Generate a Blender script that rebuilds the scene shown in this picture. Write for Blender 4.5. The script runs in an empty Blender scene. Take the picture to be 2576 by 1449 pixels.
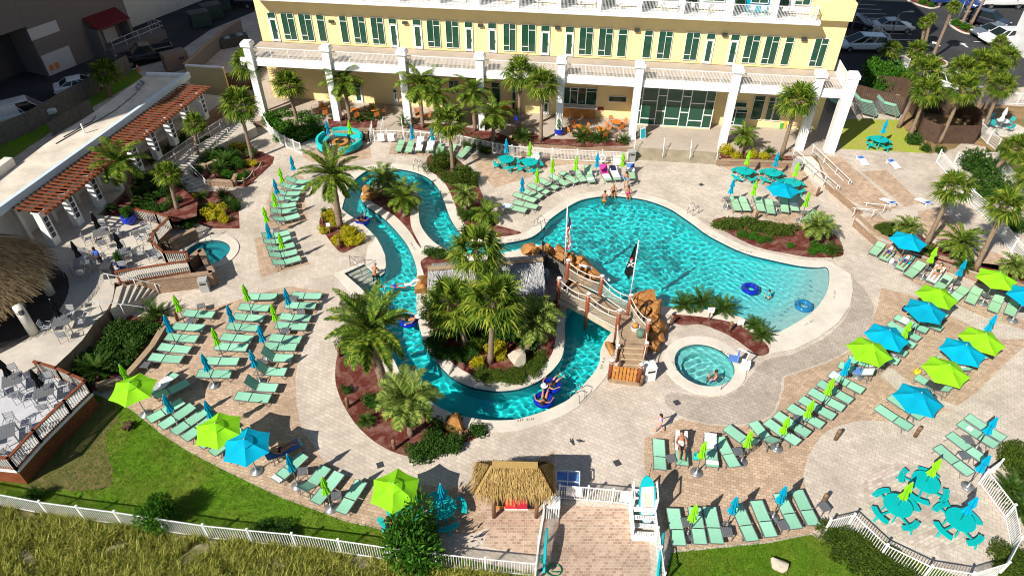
import bpy, bmesh, math, random
import numpy as np
from mathutils import Vector, Matrix
rnd = random.Random(7)
SC = bpy.context.scene
COL = SC.collection
R = math.radians
PI = math.pi
# ---------------------------------------------------------------- camera
F, H, P = 1718.0, 29.0, R(40)
cd = bpy.data.cameras.new('camera'); CAM = bpy.data.objects.new('camera', cd); COL.objects.link(CAM)
CAM.location = (0, 0, H); CAM.rotation_euler = (PI/2 - P, 0, 0)
cd.sensor_fit = 'HORIZONTAL'; cd.angle = 2*math.atan(1288/F); cd.clip_start = .5; cd.clip_end = 3000
SC.camera = CAM
# ---------------------------------------------------------------- sky, sun, exposure
SUN_EL, SUN_AZ = R(40), R(45)            # light travels towards +x +y
wd = bpy.data.worlds.new("World"); SC.world = wd; wd.use_nodes = True
nt = wd.node_tree
sky = nt.nodes.new('ShaderNodeTexSky'); sky.sky_type = 'NISHITA'; sky.sun_disc = False
sky.sun_elevation = SUN_EL; sky.sun_rotation = R(225); sky.air_density = 1.0; sky.dust_density = .4
nt.links.new(sky.outputs[0], nt.nodes['Background'].inputs[0]); nt.nodes['Background'].inputs[1].default_value = .058
sl = bpy.data.lights.new('sun', 'SUN'); SUN = bpy.data.objects.new('sun', sl); COL.objects.link(SUN)
sl.energy = 5.0; sl.angle = R(.5); sl.color = (1, .94, .84)
sdir = Vector((math.cos(SUN_EL)*math.sin(SUN_AZ), math.cos(SUN_EL)*math.cos(SUN_AZ), -math.sin(SUN_EL)))
SUN.rotation_euler = sdir.to_track_quat('-Z', 'Y').to_euler()
sl.cycles.is_caustics_light = True
vs = SC.view_settings; vs.view_transform = 'Standard'; vs.look = 'None'; vs.exposure = 0.42; vs.gamma = 1
cy = SC.cycles; cy.use_denoising = True; cy.max_bounces = 8; cy.diffuse_bounces = 3; cy.glossy_bounces = 3
cy.transmission_bounces = 6; cy.transparent_max_bounces = 12; cy.caustics_reflective = False; cy.caustics_refractive = True
cy.sample_clamp_indirect = 4; cy.filter_width = 1.05
# ---------------------------------------------------------------- measuring helpers
cP, sP = math.cos(P), math.sin(P)
ROW = (0, 362.4, 724.7, 1086.3)
def ray(x, y):
    a = (x-1288)/F; b = (y-724.5)/F
    return Vector((a, cP-b*sP, -(sP+b*cP)))
def G(x, y, z=0.0):
    """where the sight line through a point of the survey picture meets the level z"""
    r = ray(x, y); t = (z-H)/r.z
    return Vector((r.x*t, r.y*t, z))
def AT(x, y, Y):
    r = ray(x, y); t = Y/r.y
    return Vector((r.x*t, Y, H+r.z*t))
def C(r, c, x, y): return (644*c+x/4, ROW[r]+y/4)
def CG(r, c, x, y, z=0.0): return G(*C(r, c, x, y), z)
def CP(r, c, pts, z=0.0): return [CG(r, c, x, y, z) for x, y in pts]
def DP(pts, z=0.0): return [G(x, y, z) for x, y in pts]
def smooth(pts, n=6, closed=True):
    """Catmull-Rom through the points"""
    out = []; N = len(pts)
    rng = range(N) if closed else range(N-1)
    for i in rng:
        p1, p2 = pts[i], pts[(i+1) % N]
        p0 = pts[(i-1) % N] if closed or i > 0 else p1
        p3 = pts[(i+2) % N] if closed or i < N-2 else p2
        for k in range(n):
            t = k/n
            out.append(.5*((2*p1)+(p2-p0)*t+(2*p0-5*p1+4*p2-p3)*t*t+(3*p1-p0-3*p2+p3)*t**3))
    if not closed: out.append(pts[-1].copy())
    return out
def area(p): return .5*sum(p[i].x*p[(i+1) % len(p)].y-p[(i+1) % len(p)].x*p[i].y for i in range(len(p)))
def ccw(p): return p if area(p) > 0 else p[::-1]
def offset(p, d):
    """outward offset of a counter-clockwise outline"""
    out = []; n = len(p)
    for i in range(n):
        t = p[(i+1) % n]-p[i-1]; t.z = 0
        t = t.normalized() if t.length > 1e-6 else Vector((1, 0, 0))
        out.append(p[i]+Vector((t.y, -t.x, 0))*d)
    return out
def inside(poly, X, Y):
    px = np.array([p.x for p in poly]); py = np.array([p.y for p in poly])
    res = np.zeros(X.shape, bool); j = len(poly)-1
    for i in range(len(poly)):
        c = ((py[i] > Y) != (py[j] > Y)) & (X < (px[j]-px[i])*(Y-py[i])/((py[j]-py[i]) or 1e-9)+px[i])
        res ^= c; j = i
    return res
# ---------------------------------------------------------------- materials
def _m(name):
    m = bpy.data.materials.new(name); m.use_nodes = True
    return m, m.node_tree, m.node_tree.nodes['Principled BSDF']
def c4(c): return (c[0], c[1], c[2], 1)
def coords(t, rot=0.0, scale=(1, 1, 1)):
    tc = t.nodes.new('ShaderNodeTexCoord'); mp = t.nodes.new('ShaderNodeMapping')
    mp.inputs['Rotation'].default_value = (0, 0, rot); mp.inputs['Scale'].default_value = scale
    t.links.new(tc.outputs['Object'], mp.inputs[0]); return mp.outputs[0]
def noise(t, vec, scale, detail=4, rough=.6):
    n = t.nodes.new('ShaderNodeTexNoise'); n.inputs['Scale'].default_value = scale
    n.inputs['Detail'].default_value = detail; n.inputs['Roughness'].default_value = rough
    t.links.new(vec, n.inputs['Vector']); return n.outputs['Fac']
def ramp(t, fac, stops):
    r = t.nodes.new('ShaderNodeValToRGB'); e = r.color_ramp.elements
    while len(e) < len(stops): e.new(.5)
    for k, (p, c) in enumerate(stops):
        e[k].position = p; e[k].color = c4(c)
    t.links.new(fac, r.inputs[0]); return r.outputs[0]
def mix(t, fac, a, b, mode='MIX'):
    n = t.nodes.new('ShaderNodeMix'); n.data_type = 'RGBA'; n.blend_type = mode
    for s, v in ((0, fac), (6, a), (7, b)):
        if hasattr(v, 'node'): t.links.new(v, n.inputs[s])
        else: n.inputs[s].default_value = v if s == 0 else c4(v)
    return n.outputs[2]
def bump(t, b, fac, strength=.3, dist=.02):
    n = t.nodes.new('ShaderNodeBump'); n.inputs['Strength'].default_value = strength; n.inputs['Distance'].default_value = dist
    t.links.new(fac, n.inputs['Height']); t.links.new(n.outputs[0], b.inputs['Normal'])
def mul(c, k): return tuple(x*k for x in c)
def plain(name, col, rough=.55, var=.12, scale=3.0, bmp=0.0, metal=0.0, spec=.4):
    m, t, b = _m(name); v = coords(t)
    n = noise(t, v, scale)
    col_out = ramp(t, n, [(.3, mul(col, 1-var)), (.7, mul(col, 1+var))])
    t.links.new(col_out, b.inputs['Base Color'])
    b.inputs['Roughness'].default_value = rough; b.inputs['Metallic'].default_value = metal; b.inputs['Specular IOR Level'].default_value = spec
    if bmp: bump(t, b, noise(t, v, scale*6), bmp)
    return m
def paver(name, c1, c2, mort, w=.3, h=.2, rot=0.0, stain=(.25, .22, .18), stain_amt=.35, mw=.012, wall=False):
    m, t, b = _m(name); v = coords(t, rot)
    if wall:
        sp = t.nodes.new('ShaderNodeSeparateXYZ'); t.links.new(v, sp.inputs[0]); ad = t.nodes.new('ShaderNodeMath'); t.links.new(sp.outputs[0], ad.inputs[0]); t.links.new(sp.outputs[1], ad.inputs[1])
        cb = t.nodes.new('ShaderNodeCombineXYZ'); t.links.new(ad.outputs[0], cb.inputs[0]); t.links.new(sp.outputs[2], cb.inputs[1]); v = cb.outputs[0]
    k = t.nodes.new('ShaderNodeTexBrick'); t.links.new(v, k.inputs['Vector'])
    k.inputs['Color1'].default_value = c4(c1); k.inputs['Color2'].default_value = c4(c2); k.inputs['Mortar'].default_value = c4(mort)
    k.inputs['Scale'].default_value = 1; k.inputs['Mortar Size'].default_value = mw; k.inputs['Mortar Smooth'].default_value = .3
    k.inputs['Brick Width'].default_value = w; k.inputs['Row Height'].default_value = h; k.inputs['Bias'].default_value = -.1
    v2 = coords(t)
    s = noise(t, v2, .35, 6, .65); s2 = noise(t, v2, 2.5, 5, .7)
    f = t.nodes.new('ShaderNodeMath'); f.operation = 'MULTIPLY'; t.links.new(ramp(t, s, [(.42, (0, 0, 0)), (.72, (1, 1, 1))]), f.inputs[0]); f.inputs[1].default_value = stain_amt
    c = mix(t, f.outputs[0], k.outputs['Color'], stain)
    c = mix(t, .5, c, ramp(t, s2, [(.3, (.72, .72, .72)), (.7, (1.2, 1.2, 1.2))]), 'MULTIPLY')
    t.links.new(c, b.inputs['Base Color']); b.inputs['Roughness'].default_value = .8; b.inputs['Specular IOR Level'].default_value = .2
    bump(t, b, k.outputs['Fac'], -.4, .01)
    return m
def speckle(name, cols, scale=30.0, rough=.9, bmp=.6, big=None, dist=.04):
    """mulch, gravel, sand and lawn: fine grains of several tones, plus slow patches of another"""
    m, t, b = _m(name); v = coords(t)
    n = noise(t, v, scale, 6, .75)
    k = len(cols)
    c = ramp(t, n, [(.28+.44*i/(k-1), cols[i]) for i in range(k)])
    if big:
        c = mix(t, ramp(t, noise(t, v, big[1], 4), [(.45, (0, 0, 0)), (.62, (1, 1, 1))]), c, mix(t, .5, c, big[0]))
    t.links.new(c, b.inputs['Base Color']); b.inputs['Roughness'].default_value = rough; b.inputs['Specular IOR Level'].default_value = .15
    bump(t, b, n, bmp, dist); return m
def leafy(name, dark, mid, light, rough=.55, trans=.3):
    m, t, b = _m(name)
    g = t.nodes.new('ShaderNodeNewGeometry')
    c = ramp(t, g.outputs['Random Per Island'], [(0, dark), (.55, mid), (1, light)])
    t.links.new(c, b.inputs['Base Color']); b.inputs['Roughness'].default_value = rough; b.inputs['Specular IOR Level'].default_value = .12
    tr = t.nodes.new('ShaderNodeBsdfTranslucent'); t.links.new(c, tr.inputs[0])
    ms = t.nodes.new('ShaderNodeMixShader'); ms.inputs[0].default_value = trans
    t.links.new(b.outputs[0], ms.inputs[1]); t.links.new(tr.outputs[0], ms.inputs[2]); t.links.new(ms.outputs[0], t.nodes['Material Output'].inputs[0])
    return m
def fabric(name, col, var=.06, rough=.8, trans=0.0):
    m, t, b = _m(name); v = coords(t)
    bump(t, b, noise(t, v, 5, 3), .35, .03)
    c = ramp(t, noise(t, v, 4, 5), [(.3, mul(col, 1-var)), (.7, mul(col, 1+var))])
    oi = t.nodes.new('ShaderNodeObjectInfo'); c = mix(t, 1.0, c, ramp(t, oi.outputs['Random'], [(0, (.84, .86, .84)), (1, (1.08, 1.06, 1.06))]), 'MULTIPLY')
    t.links.new(c, b.inputs['Base Color']); b.inputs['Roughness'].default_value = rough; b.inputs['Specular IOR Level'].default_value = .15
    if trans:
        tr = t.nodes.new('ShaderNodeBsdfTranslucent'); t.links.new(c, tr.inputs[0])
        ms = t.nodes.new('ShaderNodeMixShader'); ms.inputs[0].default_value = trans
        t.links.new(b.outputs[0], ms.inputs[1]); t.links.new(tr.outputs[0], ms.inputs[2]); t.links.new(ms.outputs[0], t.nodes['Material Output'].inputs[0])
    return m
def gloss(name, col, rough=.15, metal=0.0, coat=0.0):
    m, t, b = _m(name); b.inputs['Base Color'].default_value = c4(col); b.inputs['Roughness'].default_value = rough
    b.inputs['Metallic'].default_value = metal; b.inputs['Coat Weight'].default_value = coat
    return m
def thatchy(name, cols, sx=1.0):
    m, t, b = _m(name); g = t.nodes.new('ShaderNodeNewGeometry')
    c = ramp(t, g.outputs['Random Per Island'], [(i/(len(cols)-1), cols[i]) for i in range(len(cols))])
    n = noise(t, coords(t), 14, 5, .7)
    c = mix(t, .6, c, ramp(t, n, [(.3, (.6, .6, .6)), (.7, (1.25, 1.25, 1.25))]), 'MULTIPLY')
    t.links.new(c, b.inputs['Base Color']); b.inputs['Roughness'].default_value = .9; b.inputs['Specular IOR Level'].default_value = .1
    return m
M = {}
M['deck'] = paver('light_pavers', (.65, .565, .48), (.55, .475, .40), (.43, .365, .30), .34, .22, .5, (.29, .24, .19), .6, .014)
M['deckold'] = paver('weathered_pavers', (.49, .42, .355), (.41, .35, .295), (.31, .26, .215), .34, .22, .5, (.20, .165, .135), .6, .014)
M['tan'] = paver('tan_pavers', (.62, .45, .32), (.44, .30, .205), (.30, .23, .17), .26, .17, .25, (.28, .20, .14), .6, .013)
M['red'] = paver('red_pavers', (.58, .41, .30), (.34, .21, .15), (.56, .48, .40), .21, .14, 0, (.25, .17, .12), .5, .014)
M['cobble'] = paver('mixed_pavers', (.66, .56, .47), (.42, .34, .28), (.40, .34, .29), .3, .17, -.4, (.3, .24, .2), .4, .014)
M['patio'] = speckle('patio_concrete', [(.44, .37, .30), (.53, .45, .38)], 3, .85, .1, ((.36, .30, .25), .4))
M['coping'] = speckle('coping_concrete', [(.62, .57, .49), (.70, .645, .56)], 5, .8, .15, ((.5, .44, .37), .6))
M['deckconc'] = speckle('terrace_concrete', [(.50, .45, .38), (.62, .57, .49)], 2.2, .8, .15, ((.4, .35, .3), .5))
M['mulch'] = speckle('red_mulch', [(.035, .008, .007), (.12, .025, .018), (.24, .075, .055)], 22, .95, .9, ((.34, .2, .16), 1.5))
M['lawn'] = speckle('lawn_grass', [(.045, .12, .005), (.11, .24, .012), (.24, .33, .025)], 16, .9, .9, ((.22, .19, .04), .4))
M['lawndry'] = speckle('dry_lawn', [(.15, .21, .02), (.34, .40, .05), (.48, .48, .09)], 14, .9, .8, ((.42, .32, .12), .6))
M['dirt'] = speckle('bare_soil', [(.13, .11, .035), (.23, .18, .085)], 18, .95, .6)
M['sand'] = speckle('dune_sand', [(.09, .09, .025), (.22, .20, .075)], 14, .95, .6, ((.5, .45, .34), .9))
M['asphalt'] = speckle('asphalt', [(.03, .032, .036), (.055, .056, .06)], 40, .85, .3, ((.075, .075, .078), .25))
M['ground'] = speckle('soil', [(.12, .10, .07), (.2, .16, .11)], 6, .95, .3)
M['white'] = plain('white_paint', (.80, .80, .79), .45, .03)
M['offwhite'] = plain('cream_stucco', (.70, .66, .58), .8, .06, 2, .15)
M['bone'] = plain('bleached_timber', (.55, .52, .47), .8, .15, 5)
M['yellow'] = plain('yellow_stucco', (.86, .68, .34), .85, .035, .8, .1)
M['red_wood'] = plain('redwood_stain', (.20, .058, .023), .6, .3, 4)
M['post_wood'] = plain('varnished_log', (.23, .06, .025), .45, .3, 6)
M['log'] = plain('weathered_log', (.22, .12, .06), .8, .3, 5)
M['timber'] = plain('deck_timber', (.35, .25, .16), .75, .2, 3, .2)
M['grey_timber'] = plain('grey_timber', (.16, .145, .13), .85, .25, 4, .2)
M['brown_fence'] = plain('brown_fence_boards', (.085, .05, .032), .8, .25, 3)
M['orange_wood'] = plain('honey_pine', (.52, .22, .05), .6, .3, 5)
M['steel'] = gloss('stainless_steel', (.55, .56, .57), .25, 1)
M['alu'] = plain('grey_aluminium', (.30, .31, .32), .4, .06, 3, 0, .6)
M['plastic_grey'] = plain('grey_plastic', (.40, .40, .39), .5, .06)
M['dkgrey'] = plain('charcoal', (.05, .052, .058), .5, .1)
M['black'] = plain('black_matter', (.012, .012, .014), .6, .1)
M['mint'] = fabric('mint_sling', (.30, .63, .45), .07)
M['mint2'] = fabric('pale_mint_sling', (.34, .60, .38), .06)
M['teal'] = plain('turquoise_plastic', (.0, .44, .43), .45, .06, 2)
M['canopy_green'] = fabric('lime_canvas', (.33, .80, .02), .04, .8, .3)
M['canopy_blue'] = fabric('blue_canvas', (.0, .43, .66), .05, .8, .25)
M['canopy_black'] = fabric('black_canvas', (.012, .012, .014), .1)
M['towel'] = fabric('white_towel', (.8, .8, .82), .03)
M['towel_blue'] = fabric('blue_towel', (.12, .25, .62), .1)
M['towel_pink'] = fabric('pink_towel', (.78, .06, .36), .05)
M['towel_teal'] = fabric('teal_towel', (.02, .52, .52), .15)
M['navy'] = fabric('navy_cloth', (.02, .025, .10), .1)
M['orange'] = plain('orange_plastic', (.72, .20, .03), .5, .06)
M['glass'] = gloss('green_window_glass', (.016, .07, .043), .04)
M['glass_dark'] = gloss('dark_window_glass', (.012, .02, .022), .05)
M['bark'] = plain('palm_bark', (.24, .17, .115), .9, .35, 9, .5)
M['sabal'] = leafy('fan_palm_leaf', (.022, .06, .006), (.11, .19, .018), (.36, .40, .045))
M['date'] = leafy('date_palm_leaf', (.018, .06, .007), (.09, .17, .016), (.32, .36, .04))
M['pindo'] = leafy('pindo_palm_leaf', (.04, .09, .014), (.15, .23, .04), (.42, .47, .10))
M['sago'] = leafy('sago_leaf', (.015, .05, .006), (.05, .12, .014), (.13, .20, .03))
M['shrub'] = leafy('shrub_leaf', (.015, .05, .006), (.04, .105, .014), (.09, .17, .025))
M['bright_shrub'] = leafy('bright_shrub_leaf', (.02, .08, .006), (.05, .16, .012), (.10, .25, .02))
M['gold_shrub'] = leafy('golden_shrub_leaf', (.20, .20, .008), (.50, .45, .015), (.72, .60, .03))
M['hedge'] = leafy('hedge_leaf', (.025, .055, .006), (.07, .12, .014), (.15, .19, .025))
M['dune'] = leafy('dune_grass_blade', (.07, .10, .01), (.26, .29, .035), (.68, .62, .17), .6, .2)
M['rock'] = speckle('orange_rock', [(.14, .055, .016), (.44, .20, .06), (.64, .36, .14)], 2.6, .75, .6, ((.12, .06, .03), 1.1), .08)
M['pale_rock'] = speckle('pale_rock', [(.40, .35, .27), (.58, .51, .41)], 3, .8, .5, None, .06)
M['block'] = paver('tan_block_wall', (.36, .25, .17), (.27, .18, .12), (.16, .11, .08), .4, .15, 0, (.2, .14, .1), .3, .015, True)
M['thatch'] = thatchy('palm_thatch', [(.24, .15, .05), (.42, .28, .10), (.58, .40, .16)])
M['thatch_dark'] = thatchy('weathered_thatch', [(.10, .068, .038), (.26, .18, .095), (.46, .34, .18)])
M['thatch_grey'] = thatchy('silver_thatch', [(.30, .30, .31), (.50, .50, .50), (.66, .65, .64)])
M['skin'] = fabric('skin', (.62, .33, .21), .06, .55)
M['skin_tan'] = fabric('tanned_skin', (.45, .20, .11), .06, .55)
M['skin_dark'] = fabric('dark_skin', (.10, .05, .035), .06, .55)
M['hair'] = fabric('brown_hair', (.05, .024, .012), .2)
M['hair_grey'] = fabric('grey_hair', (.22, .21, .2), .2)
M['hair_blond'] = fabric('fair_hair', (.36, .22, .10), .2)
M['rope'] = plain('white_rope', (.72, .70, .65), .9, .1, 10)
M['blue_pot'] = gloss('cobalt_glaze', (.01, .03, .42), .12)
M['red_cool'] = gloss('red_plastic', (.62, .01, .02), .35)
M['ring_blue'] = gloss('blue_vinyl', (.005, .02, .36), .12)
M['white_plastic'] = gloss('white_plastic', (.82, .82, .82), .35)
M['board_teal'] = gloss('teal_board', (.0, .45, .50), .2)
M['board_grey'] = gloss('pale_board', (.55, .57, .60), .3)
M['gold'] = gloss('yellow_print', (.62, .50, .02), .4)
M['green_hose'] = gloss('green_hose', (.0, .22, .10), .3)
M['ink'] = plain('black_print', (.02, .02, .022), .7, .05)
M['ink_red'] = plain('red_print', (.6, .03, .04), .7, .05)
M['line'] = plain('road_paint', (.72, .72, .70), .7, .08, 4)
M['awning'] = plain('red_metal_roof', (.17, .018, .02), .4, .1)
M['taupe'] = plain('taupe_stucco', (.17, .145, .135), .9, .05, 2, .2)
M['dull_white'] = plain('dull_white_door', (.50, .48, .50), .6, .05)
M['tile_band'] = plain('dark_tile', (.015, .05, .09), .25, .6, 30)
M['wine'] = plain('wine_red', (.25, .02, .03), .5, .1)
M['tyre'] = plain('tyre_rubber', (.015, .015, .016), .8, .1)
# ---------------------------------------------------------------- mesh builder
class MB:
    def __init__(s): s.v = []; s.f = []; s.m = []
    def add(s, v, f, mi=0):
        n = len(s.v); s.v += [tuple(p) for p in v]; s.f += [tuple(i+n for i in q) for q in f]; s.m += [mi]*len(f); return s
    def box(s, c, d, rz=0.0, mi=0, mat=None):
        x, y, z = d[0]/2, d[1]/2, d[2]/2
        v = [Vector((a*x, b*y, e*z)) for a in (-1, 1) for b in (-1, 1) for e in (-1, 1)]
        m = mat if mat is not None else Matrix.Rotation(rz, 3, 'Z')
        v = [m @ p+Vector(c) for p in v]
        return s.add(v, [(0, 1, 3, 2), (4, 6, 7, 5), (0, 4, 5, 1), (2, 3, 7, 6), (0, 2, 6, 4), (1, 5, 7, 3)], mi)
    def beam(s, a, b, w, h, mi=0, up=(0, 0, 1)):
        a = Vector(a); b = Vector(b); d = b-a; L = d.length
        if L < 1e-5: return s
        x = d/L; u = Vector(up)
        if abs(x.dot(u)) > .98: u = Vector((0, 1, 0))
        y = u.cross(x).normalized(); z = x.cross(y)
        m = Matrix((x, y, z)).transposed()
        return s.box((a+b)/2, (L, w, h), 0, mi, m)
    def tube(s, pts, r, n=6, mi=0, closed=False, caps=True):
        pts = [Vector(p) for p in pts]; K = len(pts); rr = r if isinstance(r, (list, tuple)) else [r]*K
        v = []; up = Vector((0, 0, 1))
        for i, p in enumerate(pts):
            t = (pts[(i+1) % K]-pts[i-1]) if closed else (pts[min(i+1, K-1)]-pts[max(i-1, 0)])
            t = t.normalized() if t.length > 1e-7 else up
            u = up if abs(t.dot(up)) < .95 else Vector((1, 0, 0))
            x = u.cross(t).normalized(); y = t.cross(x)
            for k in range(n):
                a = 2*PI*k/n; v.append(p+(x*math.cos(a)+y*math.sin(a))*rr[i])
        f = []
        for i in range(K if closed else K-1):
            j = (i+1) % K
            for k in range(n):
                l = (k+1) % n; f.append((i*n+k, i*n+l, j*n+l, j*n+k))
        if caps and not closed: f += [tuple(range(n))[::-1], tuple((K-1)*n+k for k in range(n))]
        return s.add(v, f, mi)
    def lathe(s, prof, c=(0, 0, 0), n=12, mi=0):
        c = Vector(c); v = []; f = []
        for r_, z in prof:
            for k in range(n):
                a = 2*PI*k/n; v.append(c+Vector((r_*math.cos(a), r_*math.sin(a), z)))
        for i in range(len(prof)-1):
            for k in range(n):
                l = (k+1) % n; f.append((i*n+k, i*n+l, (i+1)*n+l, (i+1)*n+k))
        f += [tuple(range(n))[::-1], tuple((len(prof)-1)*n+k for k in range(n))]
        return s.add(v, f, mi)
    def prism(s, pts, z0, z1, mi=0):
        p = ccw([Vector((q[0], q[1], 0)) for q in pts]); n = len(p)
        v = [(q.x, q.y, z0) for q in p]+[(q.x, q.y, z1) for q in p]
        f = [tuple(range(n))[::-1], tuple(range(n, 2*n))]+[(i, (i+1) % n, n+(i+1) % n, n+i) for i in range(n)]
        return s.add(v, f, mi)
    def ball(s, c, r, sx=1, sy=1, sz=1, n=8, mi=0, jit=0.0, seed=0):
        rr = random.Random(seed); c = Vector(c); v = [c+Vector((0, 0, -r*sz))]; f = []; k = max(3, n//2)
        for i in range(1, k):
            a = -PI/2+PI*i/k
            for j in range(n):
                b = 2*PI*j/n; q = 1+rr.uniform(-jit, jit)
                v.append(c+Vector((r*sx*math.cos(a)*math.cos(b)*q, r*sy*math.cos(a)*math.sin(b)*q, r*sz*math.sin(a)*q)))
        v.append(c+Vector((0, 0, r*sz)))
        for j in range(n):
            l = (j+1) % n; f.append((0, 1+l, 1+j)); f.append((len(v)-1, len(v)-1-n+j, len(v)-1-n+l))
            for i in range(k-2): f.append((1+i*n+j, 1+i*n+l, 1+(i+1)*n+l, 1+(i+1)*n+j))
        return s.add(v, f, mi)
    def xf(s, mat, i0=0):
        s.v = s.v[:i0]+[tuple(mat @ Vector(p)) for p in s.v[i0:]]; return s
    def build(s, name, mats, parent=None, smooth=False, loc=None):
        me = bpy.data.meshes.new(name); me.from_pydata(s.v, [], s.f)
        for m in (mats if isinstance(mats, (list, tuple)) else [mats]): me.materials.append(m)
        if s.m and max(s.m): me.polygons.foreach_set('material_index', s.m)
        if smooth: me.polygons.foreach_set('use_smooth', [True]*len(me.polygons))
        me.update()
        o = bpy.data.objects.new(name, me); COL.objects.link(o)
        if parent is not None: o.parent = parent
        if loc is not None: o.location = loc
        return o
def tag(o, label, cat, group=None, kind=None):
    if label: o['label'] = label
    if cat: o['category'] = cat
    if group: o['group'] = group
    if kind: o['kind'] = kind
    return o
def thing(name, label, cat, loc=(0, 0, 0), rz=0.0, group=None):
    o = bpy.data.objects.new(name, None); COL.objects.link(o); o.empty_display_size = .2
    o.location = loc; o.rotation_euler = (0, 0, rz)
    return tag(o, label, cat, group)
def dup(o, parent=None):
    c = o.copy(); COL.objects.link(c)
    if parent is not None: c.parent = parent
    for ch in list(o.children): dup(ch, c)
    return c
class Kind:
    """the first placing uses the built thing itself, the others copy it with its parts"""
    def __init__(s, make): s.make = make; s.root = None; s.used = False
    def place(s, loc, rz, label, group=None, sc=1.0, tilt=None):
        if s.root is None: s.root = s.make()
        o = s.root if not s.used else dup(s.root)
        s.used = True
        o.location = loc; o.rotation_euler = (tilt[0], tilt[1], rz) if tilt else (0, 0, rz); o.scale = (sc, sc, sc)
        o['label'] = label
        if group: o['group'] = group
        return o
def sheet(name, pts, z, mat, holes=(), kind='structure', label=None, cat=None):
    """a flat patch of ground, with openings"""
    bm = bmesh.new()
    for lp in [pts]+list(holes):
        vs_ = [bm.verts.new((p.x, p.y, z)) for p in lp]
        for i in range(len(vs_)): bm.edges.new((vs_[i-1], vs_[i]))
    bmesh.ops.triangle_fill(bm, use_beauty=True, use_dissolve=False, edges=bm.edges[:], normal=(0, 0, 1))
    for f in bm.faces:
        if f.normal.z < 0: f.normal_flip()
    me = bpy.data.meshes.new(name); bm.to_mesh(me); bm.free(); me.materials.append(mat)
    o = bpy.data.objects.new(name, me); COL.objects.link(o)
    return tag(o, label, cat, None, kind)
def slab(name, pts, z0, z1, mats, kind='structure'):
    b = MB(); p = ccw(pts); n = len(p)
    b.add([(q.x, q.y, z) for z in (z0, z1) for q in p], [(i, (i+1) % n, n+(i+1) % n, n+i) for i in range(n)], 1)
    o = b.build(name, mats)
    bm = bmesh.new(); bm.from_mesh(o.data); bm.verts.ensure_lookup_table()
    es = [e for e in bm.edges if all(v.index >= n for v in e.verts)]
    r_ = bmesh.ops.triangle_fill(bm, use_beauty=True, edges=es, normal=(0, 0, 1))
    for g in r_['geom']:
        if isinstance(g, bmesh.types.BMFace):
            g.material_index = 0
            if g.normal.z < 0: g.normal_flip()
    bm.to_mesh(o.data); bm.free()
    return tag(o, None, None, None, kind)
# ================================================================ POOLS
OUT_D = [(860,527),(880,468),(919,433),(944,427),(981,424),(1019,428),(1054,437),(1081,451),(1099,469),(1111,492),(1120,514),(1128,537),(1140,562),(1164,592),(1200,610),(1245,613),
 (1288,609),(1338,597),(1365,577),(1380,557),(1398,542),(1428,522),(1463,504),(1500,496),(1538,493),(1575,496),(1613,501),(1650,511),(1688,527),(1713,543),(1750,569),(1775,588),(1813,609),(1850,627),(1888,641),(1932,652),(2007,668),(2057,673),(2079,672),
 (2086,690),(2083,724),(2070,754),(2045,784),(2010,809),(1972,830),(1950,838),(1900,815),(1848,794),(1790,782),(1720,774),(1670,772),(1630,785),(1590,805),(1560,820),
 (1534,842),(1518,864),(1510,887),(1509,907),(1498,932),(1478,957),(1448,989),(1428,1007),(1395,1024),(1358,1039),(1325,1049),(1288,1057),(1231,1058),(1194,1053),(1150,1044),(1105,1025),(1060,993),(1019,951),(1006,937),(994,912),(979,884),(971,845),(962,805),(948,769),(931,749),(906,724)]
STEP_D = [(866,689),(918,665),(946,690),(958,694),(968,686),(971,669),(969,644),(961,624),(949,602),(931,582),(911,564),(894,552),(875,540)]
ISL_D = [(909,502),(926,522),(956,542),(981,564),(1006,592),(1026,619),(1039,647),(1046,667),(1049,687),(1047,715),(1048,742),(1048,774),(1051,804),(1059,837),(1069,867),(1084,894),(1109,922),(1134,947),(1164,964),(1194,975),(1244,983),(1288,981),(1320,974),(1355,959),(1385,937),(1405,914),(1415,894),(1420,864),(1421,824),(1424,790),
 (1440,762),(1475,735),(1506,705),(1500,680),(1478,658),(1440,640),(1400,626),(1350,618),(1300,630),(1250,640),(1190,643),(1150,638),(1121,627),(1094,612),(1074,592),(1059,569),(1054,547),(1053,524),(1054,500),(1046,480),(1022,464),(990,458),(950,460),(925,470),(910,487)]
WZ = -.10
outer = smooth([G(x, y, 0) for x, y in OUT_D], 4, False)
steps_in = [G(x, y, 0) for x, y in STEP_D]
OUTB = ccw(outer+steps_in)
ISL = ccw(smooth(DP(ISL_D), 4))
def circ(c, r, n=48): return [Vector((c.x+r*math.cos(2*PI*k/n), c.y+r*math.sin(2*PI*k/n), 0)) for k in range(n)]
TUB_C = Vector((11.2, 27.6, 0)); TUB_R = 1.72; TUB_O = 2.36
TUB2_C = CG(1, 0, 2085, 1095); TUB2_R = 1.55; TUB2_O = 2.15
DECK_RECT = [Vector(p) for p in ((-80, -6, 0), (85, -6, 0), (85, 150, 0), (-80, 150, 0))]
sheet('ground', [Vector(p) for p in ((-900, -300, 0), (900, -300, 0), (900, 1600, 0), (-900, 1600, 0))], -.03, M['ground'], [DECK_RECT])
pool_deck = sheet('pool_deck', DECK_RECT, 0, M['deck'], [OUTB, circ(TUB_C, TUB_R), circ(TUB2_C, TUB2_R)])

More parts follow.
